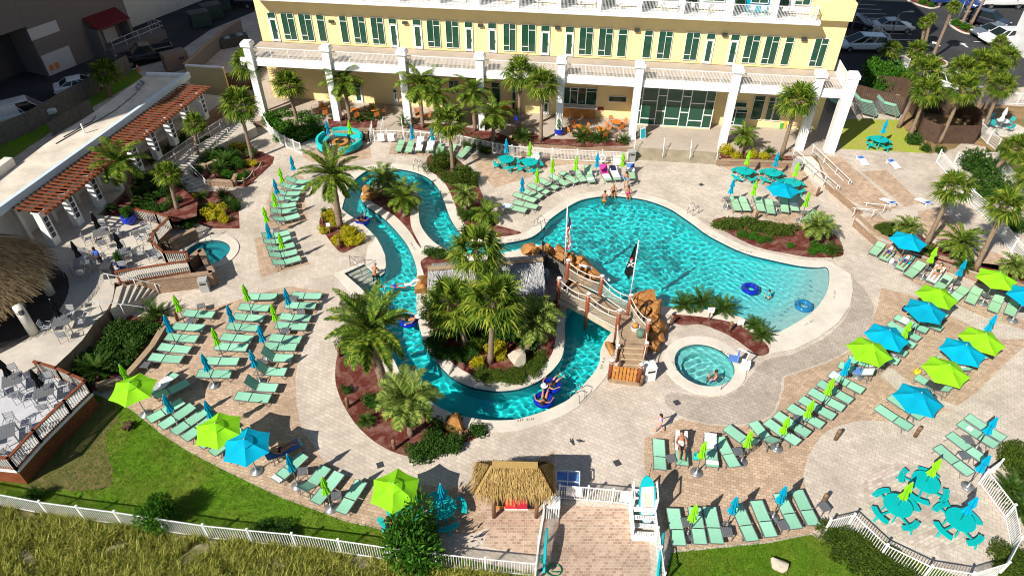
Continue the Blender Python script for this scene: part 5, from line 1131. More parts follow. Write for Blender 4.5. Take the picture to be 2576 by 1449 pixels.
# ---------------------------------------------------------------- turquoise picnic tables
def make_picnic():
    t = thing('picnic_table', 'x', 'picnic table', (0, 0, 0))
    k = MB(); n = 7
    for i in range(n):
        x0, x1 = -.63+1.26*i/n+.006, -.63+1.26*(i+1)/n-.006; m = max(abs(x0), abs(x1)); pts = []
        for s in range(9): x = x0+(x1-x0)*s/8; pts.append((x, math.sqrt(max(.002, .636**2-x*x))))
        pts += [(x, -y) for x, y in reversed(pts)]; k.prism(pts, .70, .745)
    k.build('table_top', M['teal'], t)
    k = MB(); k.beam((-.95, 0, .36), (.95, 0, .36), .09, .05); k.beam((0, -.95, .32), (0, .95, .32), .09, .05); k.build('cross_beam', M['teal'], t)
    for a in (PI/4, 3*PI/4, 5*PI/4, 7*PI/4): MB().beam((.42*math.cos(a), .42*math.sin(a), .7), (.5*math.cos(a), .5*math.sin(a), 0), .09, .05).build('leg', M['teal'], t)
    for q in range(4):
        a0 = q*PI/2; k = MB()
        for r0, r1 in ((.86, .985), (1.0, 1.125)):
            pts = [(r1*math.cos(a0+s), r1*math.sin(a0+s)) for s in [-.48+.96*i/8 for i in range(9)]]+[(r0*math.cos(a0+s), r0*math.sin(a0+s)) for s in [.48-.96*i/8 for i in range(9)]]
            k.prism(pts, .41, .45)
        o = k.build('bench', M['teal'], t); MB().beam((1.0*math.cos(a0), 1.0*math.sin(a0), .41), (1.12*math.cos(a0), 1.12*math.sin(a0), 0), .09, .06).build('support', M['teal'], o)
    return t
PT = Kind(make_picnic)
PICNIC = [(1,1,2520,150,None,None,.74,'turquoise picnic table, left one in front of the patio fence',.3),(1,2,180,178,None,None,.74,'turquoise picnic table, right one in front of the patio fence',.4),(1,2,2345,268,None,None,.74,'turquoise picnic table, left one by the low block planter',.6),(1,3,52,285,None,None,.74,'turquoise picnic table, right one by the low block planter',.6),(1,3,250,385,None,None,.74,'turquoise picnic table behind the open blue parasol near the ramp',.5),(0,3,1130,1400,None,None,1.34,'turquoise picnic table on the dry lawn by the brown enclosure',.4),(3,1,1440,745,None,None,.74,'turquoise picnic table under the open lime parasol by the dark bush',.9),(3,1,1880,750,None,None,.74,'turquoise picnic table between the lime parasol and the thatched hut',.35),(3,3,1590,500,None,None,.74,'turquoise picnic table, farthest of three on the round paving',.9),(3,3,1310,735,None,None,.74,'turquoise picnic table, left of three on the round paving',.35),(3,3,1940,880,None,None,.74,'turquoise picnic table, nearest the curved fence of three on the round paving',.4)]
PTP = []
for r, c, x, y, _, _, z, lab, rz in PICNIC: p = CG(r, c, x, y, z); PT.place((p.x, p.y, z-.74), rz, lab, 'turquoise picnic tables'); PTP.append(p)
for i, k in ((0,'tb'),(1,'tg'),(2,'tg'),(3,'tb'),(4,'tg'),(5,'tb'),(7,'tb'),(8,'tg'),(9,'tg'),(10,'tb')):
    PK[k].place((PTP[i].x, PTP[i].y, PTP[i].z-.74), i, 'closed %s parasol through the %s' % ('blue' if k == 'tb' else 'lime', PICNIC[i][7].split('picnic ')[1]), 'closed parasols')
PK['L'].place((PTP[6].x-.05, PTP[6].y, 0), .02, 'open lime parasol through the table by the dark green bush', 'open parasols')
# ---------------------------------------------------------------- side tables
def make_side():
    t = thing('side_table', 'x', 'side table', (0, 0, 0)); k = MB()
    for i in range(6): k.box((-.2+.08*i, 0, .43), (.068, .46, .025))
    k.box((0, .22, .415), (.48, .03, .03)); k.box((0, -.22, .415), (.48, .03, .03)); k.build('slat_top', M['alu'], t)
    for a, b in ((1, 1), (1, -1), (-1, 1), (-1, -1)): MB().beam((.2*a, .2*b, .42), (.23*a, .22*b, 0), .03, .03).build('leg', M['alu'], t)
    return t
SK = Kind(make_side)
SIDE = [(2,0,2020,180,'by the topmost lounger along the planter wall'),(2,0,1920,325,'between the first two loungers along the planter wall'),(2,0,1460,770,'at the foot of the planter wall near the lime parasol'),(2,1,450,232,'beside the second lounger of the river side column'),(2,1,375,100,'behind the topmost blue parasol by the curving path'),(2,1,295,425,'beside the fourth lounger of the river side column'),(2,1,65,750,'between the two loungers with raised backs'),(3,1,468,395,'beside the closed blue parasol of the lawn row'),(3,1,808,640,'beside the closed lime parasol of the lawn row'),(1,1,170,722,'at the left of the lowest lounger in the left column'),(1,1,205,865,'in the gap between the left lounger columns'),(1,1,300,575,'among the loungers left of the great date palm'),(3,2,1600,265,'beside the sunbathing woman'),(3,2,2275,195,'beside the raised back lounger in the near row'),(3,2,1755,905,'left in the front row by the right lawn'),(3,2,2165,1005,'in the middle of the front row by the right lawn'),(3,3,150,935,'right in the front row by the right lawn'),(3,3,565,750,'alone by the log post near the curved fence'),(3,3,2015,75,'uppermost near the right edge loungers'),(3,3,1975,235,'by the lowest lounger near the curved fence'),(2,3,300,1310,'between two loungers of the lower diagonal row'),(1,2,440,392,'among the arc loungers above the main pool'),(1,2,605,285,'behind the arc loungers above the main pool'),(1,2,350,435,'low in the arc of loungers above the main pool'),(1,2,2160,550,'at the left of the row above the clipped hedge'),(1,3,1610,1245,'under the lime parasol below the games terrace'),(1,3,1895,1390,'under the blue parasol below the games terrace'),(2,3,2195,75,'under the open lime parasol at the right edge'),(1,3,90,600,'beside the shaded loungers under the blue parasol'),(1,3,370,690,'by the pindo palm of the right bed')]
for i, (r, c, x, y, lab) in enumerate(SIDE): p = CG(r, c, x, y, .42); SK.place((p.x, p.y, 0), rnd.uniform(-.4, .4), 'small grey slatted side table '+lab, 'grey side tables')
# ---------------------------------------------------------------- bar tables and chairs
def make_bartable():
    t = thing('bar_table', 'x', 'table', (0, 0, 0)); k = MB()
    for i in range(8): k.box((-.42+.12*i, 0, .73), (.112, .96, .03))
    k.build('slatted_top', M['alu'], t)
    for a, b in ((1, 1), (1, -1), (-1, 1), (-1, -1)): MB().box((.43*a, .43*b, .36), (.05, .05, .72)).build('leg', M['alu'], t)
    return t
def make_chair(seat, back=None):
    def f():
        t = thing('patio_chair', 'x', 'chair', (0, 0, 0)); k = MB()
        for i in range(5): k.box((0, -.18+.09*i, .44), (.44, .075, .02))
        k.build('seat', seat, t); k = MB()
        for i in range(4): k.box((0, .24+.02*i, .56+.1*i), (.42, .02, .075))
        k.build('backrest', seat, t)
        for a in (-1, 1):
            MB().tube([(.22*a, -.22, 0), (.22*a, -.2, .64), (.22*a, .22, .64)], .016, 5).build('arm', M['alu'], t); MB().tube([(.22*a, .27, 0), (.22*a, .2, .44), (.22*a, .3, .92)], .016, 5).build('leg', M['alu'], t)
        return t
    return f
BK = Kind(make_bartable); CK = Kind(make_chair(plain('brushed_slat', (.42, .43, .45), .45, .05))); OK_ = Kind(make_chair(M['orange']))
BAR = [(1,0,1010,890,TZ,'bar table in the sun patch',.5),(1,0,815,1180,TZ,'bar table beside the man in blue',.45),(1,0,1235,1090,TZ,'bar table near the redwood rail',.4),(2,0,620,325,TZ,'bar table by the dark bar floor',.25),(2,0,120,920,TZ,'bar table at the left on the lower deck',.5),(2,0,440,1030,TZ,'bar table at the corner of the lower deck',.45),(3,0,40,0,TZ,'bar table lowest on the lower deck',.5)]
for j, (r, c, x, y, z, nm, rz) in enumerate(BAR):
    p = CG(r, c, x, y, z+.74); BK.place((p.x, p.y, z+.008), rz, 'grey slatted '+nm, 'bar terrace tables')
    if j != 6: PK['k'].place((p.x, p.y, z), j, 'closed black parasol through the '+nm, 'closed black parasols')
    for i, sd in enumerate(('right', 'far', 'left', 'near')):
        a = rz+i*PI/2+rnd.uniform(-.15, .15); d = .85+rnd.uniform(0, .15)
        CK.place((p.x+d*math.cos(a), p.y+d*math.sin(a), z+.008), a-PI/2, 'grey chair on the %s of the %s' % (sd, nm), 'bar terrace chairs')
for i, (x, y, lab) in enumerate([(1455,900,'left chair of the empty pair'),(1500,860,'right chair of the empty pair'),(1440,960,'lowest chair of the empty cluster'),(1560,780,'far chair of the empty cluster'),(1545,1130,'left of two pale chairs'),(1600,1140,'right of two pale chairs')]):
    p = CG(1,0,x,y+40,TZ); CK.place((p.x, p.y, TZ+.004), rnd.uniform(0, 6), 'grey slatted chair, %s along the zigzag rail' % lab, 'bar terrace chairs')
def make_round():
    t = thing('cafe_table', 'x', 'table', (0, 0, 0)); MB().lathe([(.42, .72), (.43, .74), (.42, .76)], (0, 0, 0), 20).build('table_top', M['orange'], t); MB().lathe([(.25, 0), (.25, .03), (.04, .05), (.04, .72)], (0, 0, 0), 12).build('pedestal', M['alu'], t); return t
RK_ = Kind(make_round)
for j, (r, c, x, y, nm) in enumerate([(0,1,675,1080,'leftmost orange cafe table on the patio'),(0,1,990,1105,'orange cafe table behind the second feather palm'),(0,1,1190,1100,'orange cafe table at the dark door mat'),(0,1,1650,1150,'orange cafe table half hidden by the dark palm'),(0,2,670,1275,'orange cafe table beside the blue flower pot'),(0,2,890,1297,'orange cafe table nearest the sago palms'),(0,2,1052,1225,'orange cafe table beside the green glass wall'),(0,1,2510,1090,'orange cafe table behind the clustered palms')]):
    p = CG(r, c, x, y, 1.36); RK_.place((p.x, p.y, .606), 0, nm, 'orange cafe tables')
    for i, sd in enumerate(('right', 'far', 'left', 'near')):
        if i == j % 4 and j not in (4, 6): continue
        a = .4+i*PI/2; OK_.place((p.x+.72*math.cos(a), p.y+.72*math.sin(a), .606), a-PI/2, 'orange chair on the %s side of the %s' % (sd, nm.replace('orange ', '')), 'orange patio chairs')
# balcony chairs
for i, (r, c, x, y) in enumerate(sorted([(0,2,690,60),(0,2,830,60),(0,2,1080,60),(0,2,1510,75),(0,2,1660,95),(0,2,1830,100),(0,2,1980,105),(0,2,2410,115),(0,2,2540,120),(0,3,160,120),(0,3,235,125),(0,2,20,35),(0,2,270,40),(0,1,1700,20),(0,1,2080,25),(0,1,2480,30)], key=lambda q: q[1]*2576+q[2])):
    p = AT(*C(r, c, x, y), 0); u, z = onV(r, c, x, y, 3.3); p = HO+HU*u+HV*3.3
    if i == 0: WK = Kind(make_chair(M['white']))
    WK.place((p.x, p.y, 10.304), 3.0+rnd.uniform(-.8, .8), 'white balcony chair, %s from the left on the hotel balcony' % ORD[i], 'white balcony chairs')
# ---------------------------------------------------------------- curved fire pit seat
fp = G(855, 357, .4); fs = thing('fire_pit_sofa', 'curved turquoise cushioned sofa ring around the fire pit', 'sofa', (fp.x, fp.y, 0))
def arcpoly(a0, a1, r0, r1, n=9): return [(r1*math.cos(a0+(a1-a0)*i/n), r1*math.sin(a0+(a1-a0)*i/n)) for i in range(n+1)]+[(r0*math.cos(a1+(a0-a1)*i/n), r0*math.sin(a1+(a0-a1)*i/n)) for i in range(n+1)]
for a0, a1 in ((.35, 1.2), (1.22, 2.1), (2.5, 3.3), (3.32, 4.1), (4.9, 5.6), (5.62, 6.2)):
    k = MB(); k.prism(arcpoly(a0, a1, 1.25, 2.0), .06, .3); k.build('base', M['dkgrey'], fs)
    MB().prism(arcpoly(a0+.01, a1-.01, 1.22, 1.8), .302, .46).build('seat_cushion', M['towel_teal'], fs); MB().prism(arcpoly(a0+.01, a1-.01, 1.81, 2.02), .302, .82).build('back_cushion', M['towel_teal'], fs)
for a in (2.3, .1): MB().box((1.6*math.cos(a), 1.6*math.sin(a), .25), (.5, .5, .5), a).build('end_table', M['plastic_grey'], fs)
pit = thing('fire_pit', 'round copper coloured fire pit inside the turquoise sofa ring', 'fire pit', (fp.x, fp.y, 0))
MB().lathe([(.5, 0), (.62, .3), (.7, .42), (.42, .43), (.4, .3)], (0, 0, 0), 24).build('bowl', M['orange_wood'], pit); MB().lathe([(.38, .38), (.1, .4)], (0, 0, 0), 16).build('lava_bed', M['black'], pit)
# ---------------------------------------------------------------- towels and clutter on the loungers
def towel(key, mat, label, u0=-.95, u1=.4, drape=True, z=.03, name='towel', w=.3):
    L = LPOS[key]; k = MB(); ang = {'h': 52, 'e': 34, 'm': 20, 'f': 4, 'F': 4, 'E': 34, 'H': 50, 'M': 16}
    var = [v for v, kd in LK.items() if L.children and kd.root and kd.root.children[-1].data == L.children[-1].data]; b = R(ang[var[0]]) if var else 0
    def pt(u, y):
        if u < -.13: s = -.13-u; return Vector((-.13-math.cos(b)*s, y, .36+math.sin(b)*s+z))
        return Vector((u, y, .375+z))
    n = 12; q = random.Random(len(label)); v = []
    for i in range(n+1):
        u = u0+(u1-u0)*i/n
        for y in (-w, -w*.35, w*.35, w): p = pt(u, y+q.uniform(-.012, .012)); v.append((p.x, p.y, p.z+q.uniform(0, .014)))
    k.add(v, [(4*i+j, 4*i+4+j, 4*i+5+j, 4*i+1+j) for i in range(n) for j in range(3)]); k.add([(a, b_, c-.012) for a, b_, c in v], [(4*i+j, 4*i+1+j, 4*i+5+j, 4*i+4+j) for i in range(n) for j in range(3)])
    o = k.build(name, mat, None); o.matrix_world = Matrix.Translation(L.location) @ Matrix.Rotation(L.rotation_euler.z, 4, 'Z'); return tag(o, label, 'towel')
towel(('top row', 2), M['towel'], 'white towel covering the lounger right of the blue parasol at the gate', -.93, .9); towel(('top row', 3), M['towel'], 'white towel covering the lounger beside the palm at the gate', -.93, .9)
towel(('arc row', 10), M['towel_pink'], 'bright pink towel over a raised lounger back', -.93, -.05); towel(('arc row', 10), M['towel'], 'white towel on the lounger below the pink one', .0, .75)
towel(('arc row', 11), M['towel'], 'long white towel on the lounger with a dark bag', -.93, .7); towel(('arc row', 11), M['navy'], 'black shirt spread over the back beside the pink towel', -.9, -.35, True, .045, 'shirt', .22)
towel(('arc row', 12), M['towel'], 'white towel with a blue one at the end of the arc', -.93, -.1); towel(('arc row', 12), M['towel_blue'], 'blue towel on the last lounger of the arc', -.85, -.45, True, .045)
towel(('arc row', 0), plain('striped_towel', (.55, .68, .78), .9, .2, 6), 'blue and white towel draped on the first arc lounger', -.93, -.3); towel(('arc row', 9), M['towel'], 'small white towel on the raised lounger in the arc', .35, .7)
towel(('near row', 1), M['towel'], 'white towel under the sunbathing woman', -.95, .1); towel(('near row', 2), M['towel'], 'white towel on the lounger beside the closed lime parasol', -.95, -.1); towel(('near row', 2), M['towel'], 'folded white towel at the foot of the near row lounger', .6, .85, True, .05)
towel(('terrace row', 2), M['towel_teal'], 'teal towel under the man lying beneath the blue parasol', -.93, .1); towel(('terrace row', 4), M['towel'], 'white towel under the woman in the dark swimsuit', -.93, .9); towel(('terrace row', 5), M['dkgrey'], 'dark crumpled cloth on the lounger beside the woman', -.45, -.1, True, .05, 'cloth', .2)
towel(('inner right row', 2), M['towel'], 'white towel on the lounger under the top blue parasol', .2, .6); towel(('inner right row', 9), M['towel'], 'white towel over the foot of a diagonal row lounger', .5, .9); towel(('inner right row', 8), M['towel_blue'], 'blue towel on the raised lounger of the diagonal row', -.3, .2); towel(('inner right row', 7), M['towel'], 'white towel over the raised back in the diagonal row', -.9, -.2); towel(('inner right row', 8), M['towel'], 'white towel hanging at the head of the diagonal row lounger', -.9, -.35)
towel(('lawn edge row', 0), M['towel'], 'white towel on the lounger behind the lime parasol by the deck', -.6, .6); towel(('lawn row', 0), M['towel_blue'], 'blue towel under the woman beside the open blue parasol', -.9, .8); towel(('lawn row', 1), M['towel'], 'pale towel rolled at the lawn row lounger', -.95, -.7, True, .05)
towel(('right upper row', 5), M['towel'], 'white towel on the shaded lounger under the blue parasol', -.1, .35); towel(('terrace tables row', 2), M['towel'], 'small white towel on a lounger at the right edge', .3, .55, True, .03, 'towel', .15)
towel(('parasol group', 2), M['dkgrey'], 'dark striped towel on the lounger under the lime parasol', -.5, .35)
# ================================================================ PLANTS
def fan_crown(seed, n=32, R0=1.0, droop=.36):
    q = random.Random(seed); k = MB()
    for i in range(n):
        el = R(80)-R(125)*(i/(n-1))**.85; az = i*2.399+q.uniform(-.2, .2); el += q.uniform(-.12, .12)
        d = Vector((math.cos(el)*math.cos(az), math.cos(el)*math.sin(az), math.sin(el)))
        pl = R0*q.uniform(.42, .58); e = d*pl+Vector((0, 0, -.06*R0)); 
        k.tube([Vector((0, 0, 0)), d*pl*.6+Vector((0, 0, .03)), e], [.016*R0, .012*R0, .008*R0], 3, 0, False, False)
        side = Vector((-math.sin(az), math.cos(az), 0)); upv = side.cross(d)*-1; upv = upv if upv.z > 0 else -upv
        m = 17; dead = i > n-5
        for j in range(m):
            a = R(-105)+R(210)*j/(m-1); L = R0*(.70-.2*abs(a)/R(105))*q.uniform(.85, 1.1)*(.8 if dead else 1)
            dd = (d*math.cos(a)+side*math.sin(a)+upv*(.16*math.cos(a*1.5))).normalized(); w = dd.cross(upv).normalized()*.03*R0
            p1 = e+dd*L*.55; p2 = e+dd*L+Vector((0, 0, -L*droop*q.uniform(.5, 1.2)))
            k.add([e-w*.4, e+w*.4, p1+w, p1-w, p2], [(0, 1, 2, 3), (3, 2, 4)])
    return k
def feather_crown(seed, n=34, L=1.0, curve=1.0, pairs=26, leaf=.22, top=78, low=-35, vee=.35):
    q = random.Random(seed); k = MB()
    for i in range(n):
        t = i/(n-1); el = R(top)+(R(low)-R(top))*t**.9+q.uniform(-.1, .1); az = i*2.399+q.uniform(-.25, .25); Lf = L*q.uniform(.85, 1.08)*(.75+.25*math.sin(PI*min(1, t+.25)))
        pts = []; p = Vector((0, 0, 0)); e = el; ns = 9
        for s in range(ns+1):
            pts.append(p.copy()); p = p+Vector((math.cos(e)*math.cos(az), math.cos(e)*math.sin(az), math.sin(e)))*Lf/ns; e -= curve*q.uniform(.8, 1.2)*(.06+.11*s/ns)*(1 if el > -.4 else .4)
        k.tube(pts, [.016*L*(1-.8*s/ns) for s in range(ns+1)], 3, 0, False, False)
        side = Vector((-math.sin(az), math.cos(az), 0))
        for j in range(pairs):
            s = .12+.87*j/(pairs-1); f = s*ns; a = min(ns-1, int(f)); c = pts[a].lerp(pts[a+1], f-a); tg = (pts[a+1]-pts[a]).normalized(); up = side.cross(tg); up = up if up.z > 0 else -up
            ll = leaf*L*(math.sin(PI*(.12+.86*s))**.7)*q.uniform(.85, 1.15)
            for sg in (-1, 1):
                d = (side*sg+tg*.75+up*vee*q.uniform(.5, 1.4)).normalized(); tip = c+d*ll+Vector((0, 0, -.22*ll)); w = tg*.017*L
                mid = c+d*ll*.55; k.add([c-w*.6, c+w*.6, mid+w*.7, tip, mid-w*.7], [(0, 1, 2, 4), (4, 2, 3)])
    return k
CROWN = {'fan': [fan_crown(s) for s in (1, 2, 3)], 'date': [feather_crown(s+10, 36, 1.0, 1.15, 36, .155, 80, -48) for s in (1, 2)], 'pindo': [feather_crown(s+20, 34, 1.0, 1.75, 34, .26, 80, -12, .5) for s in (1, 2)],
         'queen': [feather_crown(s+30, 26, 1.0, 1.5, 34, .24, 80, -35, .15) for s in (1, 2)], 'sago': [feather_crown(s+40, 34, 1.0, .7, 24, .17, 78, 2, .25) for s in (1, 2, 3)]}
CMAT = {'fan': 'sabal', 'date': 'date', 'pindo': 'pindo', 'queen': 'date', 'sago': 'sago'}
CME = {}
def crown_mesh(kind, i):
    if (kind, i) not in CME:
        o = CROWN[kind][i].build('crown', M[CMAT[kind]]); CME[(kind, i)] = o.data; bpy.data.objects.remove(o)
    return CME[(kind, i)]
pcount = [0]
def palm(kind, crown, base, size, label, z0=0.0, r=.17, group='palm trees', name=None):
    B = G(*base, z0); Cc = AT(*crown, B.y+rnd.uniform(-.1, .3)); pcount[0] += 1
    t = thing(name or {'fan': 'fan_palm', 'date': 'date_palm', 'pindo': 'pindo_palm', 'queen': 'feather_palm'}[kind], label, 'palm tree', B, 0, group)
    d = Cc-B; n = 9; pts = []; rr = []
    for i in range(n+1):
        s = i/n; p = Vector((d.x*s**1.25, d.y*s, d.z*s)); pts.append(p); rr.append(r*((1.25-.35*s) if s < .15 else (1.12-.25*s) if kind == 'fan' else (1.25-.1*s))*(1.06 if i % 2 else .96))
    MB().tube(pts, rr, 9).build('trunk', M['bark'], t, True)
    q = random.Random(pcount[0]); bt = MB(); boots = 46 if kind in ('fan', 'date', 'pindo') else 0
    for i in range(boots):
        s = 1-.38*(i/boots) if kind == 'fan' else 1-.9*i/boots; a = i*2.4; p = Vector((d.x*s**1.25, d.y*s, d.z*s)); o = Vector((math.cos(a), math.sin(a), 0))
        bt.beam(p+o*r*.7, p+o*(r*1.25+.05)+Vector((0, 0, .2 if kind == 'fan' else .1)), .07, .02)
    if boots: bt.build('boots', M['bark'], t)
    i = pcount[0] % len(CROWN[kind]); c = bpy.data.objects.new('crown', crown_mesh(kind, i)); COL.objects.link(c); c.parent = t
    c.location = d; c.scale = (size, size, size*q.uniform(.9, 1.05)); c.rotation_euler = (q.uniform(-.1, .1)+.0, q.uniform(-.1, .1), q.uniform(0, 6.28)); return t
PALMS = [
 ('fan',(620,160),(668,297),1.75,'tall fan palm leaning against the hotel left corner column',0),('fan',(600,262),(636,402),1.75,'fan palm in the red bed right of the arcade ramp',0),('fan',(724,212),(751,322),1.7,'fan palm rising from the dense green shrubs by the hotel',0),
 ('queen',(864,205),(881,305),2.3,'feather palm in front of the second hotel column',.6),('queen',(1054,212),(1064,322),2.3,'dark feather palm beside the third hotel column',.6),('queen',(1094,238),(1102,335),1.8,'yellowing feather palm right of the dark one on the patio',.6),('queen',(1189,230),(1195,330),2.1,'feather palm in front of the fourth hotel column',.6),
 ('fan',(1129,305),(1140,434),1.85,'fan palm growing from the bed at the river bend',0),('queen',(1244,290),(1240,354),2.0,'low dark feather palm on the patio bed behind the fence',.6),('fan',(1308,182),(1306,335),1.75,'left of two tall fan palms before the serving window',.6),('fan',(1365,212),(1360,356),1.7,'right of two tall fan palms before the serving window',.6),
 ('fan',(2007,250),(1966,391),1.85,'fan palm beside the white column at the hotel right end',.5),('queen',(1873,342),(1862,389),1.35,'small feather palm in the planter by the wide steps',.5),('date',(834,440),(856,572),2.5,'great date palm on the yellow shrub planter',0),
 ('pindo',(966,455),(968,492),1.8,'bluish pindo palm on the narrow river peninsula',.06),('queen',(1014,498),(1018,545),1.7,'feather palm at the narrow end of the river peninsula',.06),('pindo',(1169,495),(1176,545),1.35,'pindo palm beside the right bank of the upper river',0),('queen',(1224,538),(1219,562),1.3,'small feather palm with orange fruit near the main pool',0),
 ('fan',(1197,628),(1212,790),1.95,'topmost fan palm on the palm island',.06),('fan',(1136,762),(1174,870),1.95,'left fan palm on the palm island',.06),('fan',(1242,755),(1234,912),2.05,'right fan palm with a clear trunk on the palm island',.06),('pindo',(1345,812),(1325,885),1.95,'silvery pindo palm at the right of the palm island',.06),
 ('date',(929,832),(966,974),2.6,'large date palm on the red mulch bed by the river',0),('pindo',(1024,1010),(1034,1095),2.1,'broad pindo palm at the bottom of the red mulch bed',0),('fan',(490,310),(497,388),1.15,'small bright fan palm near the arcade ramp',.85),('queen',(297,412),(332,502),2.2,'feather palm in front of the pergola arcade',.9),('fan',(422,435),(447,528),1.15,'young fan palm above the curved redwood rail',.8),
 ('fan',(2400,470),(2329,617),1.45,'leaning fan palm casting a round shadow on the games terrace',.6),('fan',(2530,517),(2452,680),1.45,'leaning fan palm at the white fence of the games terrace',.6),('pindo',(2280,575),(2282,602),1.35,'low pindo palm in the games terrace planter',.6),('date',(2417,610),(2424,654),1.7,'low date palm between two leaning palms in the planter',.6),('pindo',(2057,572),(2062,612),1.6,'pindo palm at the right end of the clipped hedge bed',0),('pindo',(2552,672),(2552,700),1.3,'low pindo palm above the lime parasol at the right edge',.6),
 ('fan',(2330,178),(2260,322),1.75,'fan palm behind the brown enclosure, leftmost of the cluster',.6),('fan',(2335,228),(2287,347),1.6,'fan palm in front of the brown enclosure left corner',.6),('fan',(2422,175),(2404,292),1.6,'fan palm behind the brown enclosure at its middle',.6),('fan',(2427,222),(2362,362),1.7,'fan palm in front of the brown enclosure panel',.6),('fan',(2467,152),(2430,290),1.4,'slim fan palm behind the cluster near the right lot',.6),('fan',(2500,168),(2447,302),1.55,'leaning fan palm right of the brown enclosure',.6),('fan',(2532,145),(2476,280),1.35,'leaning fan palm nearest the right parking lot',.6),('fan',(2520,215),(2467,340),1.5,'leaning fan palm beside the white patio set',.6),('fan',(2515,108),(2490,150),1.1,'fan palm on the curb island before the white wall',.15),
 ('fan',(2242,125),(2237,166),1.35,'fan palm at the bend of the parking lot fence',0),('fan',(2307,125),(2297,160),1.35,'fan palm on the oval curb island',.15),('fan',(2400,17),(2345,148),.9,'tall slim fan palm leaning over the parking lot',.15),('fan',(2327,57),(2310,152),.8,'left of twin slim palms on the curb island',.15),('fan',(2342,47),(2325,118),.8,'right of twin slim palms on the curb island',.15),
 ('fan',(2480,-60),(2417,67),1.2,'thick palm trunk on the kerbed bed by the dark vehicle',.15),('fan',(2505,-50),(2441,66),1.2,'thin palm trunk on the kerbed bed by the dark vehicle',.15),('fan',(265,182),(277,244),1.75,'shaded fan palm behind the arcade roof',0),
 ('fan',(2557,372),(2480,452),1.5,'palm with ragged dead leaves at the right edge of the terrace fence',.6),('fan',(2600,440),(2500,540),1.5,'leaning palm trunk beyond the terrace fence at the right edge',.6)]
for kd, cr, bs, s, lab, z in PALMS: palm(kd, cr, bs, s*{'fan': .94, 'date': 1.12, 'pindo': 1.0, 'queen': 1.1}[kd], lab, z, .15 if kd == 'fan' else .2 if kd == 'date' else .14)
def sago(r, c, x, y, s, label, z=0.0, mat=None):
    p = CG(r, c, x, y, z+.15); pcount[0] += 1
    t = thing('sago_palm', label, 'sago palm', (p.x, p.y, z), 0, 'sago palms'); MB().lathe([(.14*s, 0), (.16*s, .12*s), (.1*s, .25*s)], (0, 0, 0), 9).build('trunk', M['bark'], t)
    i = pcount[0] % 3; o = bpy.data.objects.new('crown', crown_mesh('sago', i)); COL.objects.link(o); o.parent = t; o.location = (0, 0, .2*s); o.scale = (s*1.2, s*1.2, s*1.1); o.rotation_euler = (0, 0, rnd.uniform(0, 6.28))
SAGO = [('bed between hot tub and main pool','left',0,[(2,2,1720,180,1.0),(2,2,1905,165,1.1),(2,2,2120,220,1.05),(2,2,2420,380,.75),(2,2,2510,480,.85)]),
 ('patio bed behind the white fence','left',.6,[(0,1,790,1185,.45),(0,1,1040,1200,.8),(0,1,1175,1180,1.0),(0,1,1510,1245,1.0),(0,2,95,1400,1.1),(0,2,700,1395,1.15),(0,2,840,1410,.8),(0,2,905,1395,1.0),(0,2,1120,1420,.75)]),
 ('lower planter beside the lounger column','top',.05,[(2,0,1110,300,.8),(2,0,1570,270,1.05),(2,0,1340,630,.7),(2,0,720,720,.8),(2,0,830,790,.8),(2,0,985,850,1.15)]),
 ('garden bed above the small spa','left',.02,[(1,0,1230,640,.7),(1,0,1540,630,.8),(1,0,1880,690,.7),(1,0,2000,720,.5),(1,0,2040,520,.55),(1,0,2240,520,.7),(1,0,2310,610,.75),(1,0,1940,620,.6)]),
 ('red bed right of the arcade ramp','top',.1,[(0,0,2060,1160,1.0),(1,0,1550,150,1.1),(1,0,1690,60,.8),(1,0,2120,170,1.0),(1,0,2270,200,1.1),(1,0,2220,270,1.0),(1,0,1540,400,1.0),(1,0,1800,420,1.0),(1,0,2480,300,.5),(0,0,2440,1350,.5)]),
 ('planted bank right of the upper river','top',.02,[(1,1,2140,740,.85),(1,1,2060,690,.4),(1,1,1830,150,.9),(1,1,2050,300,.9)]),
 ('clipped hedge bed','left',0,[(1,3,640,1080,.75),(1,3,10,960,.4)]),('red mulch bed by the river','top',0,[(2,1,1110,1340,.6)]),('yellow shrub planter','top',0,[(1,1,685,670,.35)]),
 ('planter under the games terrace palms','left',.6,[(1,3,1610,1080,.55),(1,3,1970,1230,.8)]),('bed outside the curved fence at right','top',.02,[(3,3,2440,600,1.0),(3,3,2540,800,.9),(3,3,2560,420,.8)]),
 ('bed by the wide patio steps','left',.5,[(1,2,2290,120,.4),(1,3,120,150,.35),(1,3,10,80,.6)]),('left column of the hotel','left',.02,[(0,1,130,1130,.6)])]
for bedn, dr, z, lst in SAGO:
    for i, (r, c, x, y, s) in enumerate(lst): sago(r, c, x, y, s, ('sago palm, %s from the %s in the %s' % (ORD[i], dr, bedn)) if len(lst) > 1 else 'single sago palm in the %s' % bedn, z)
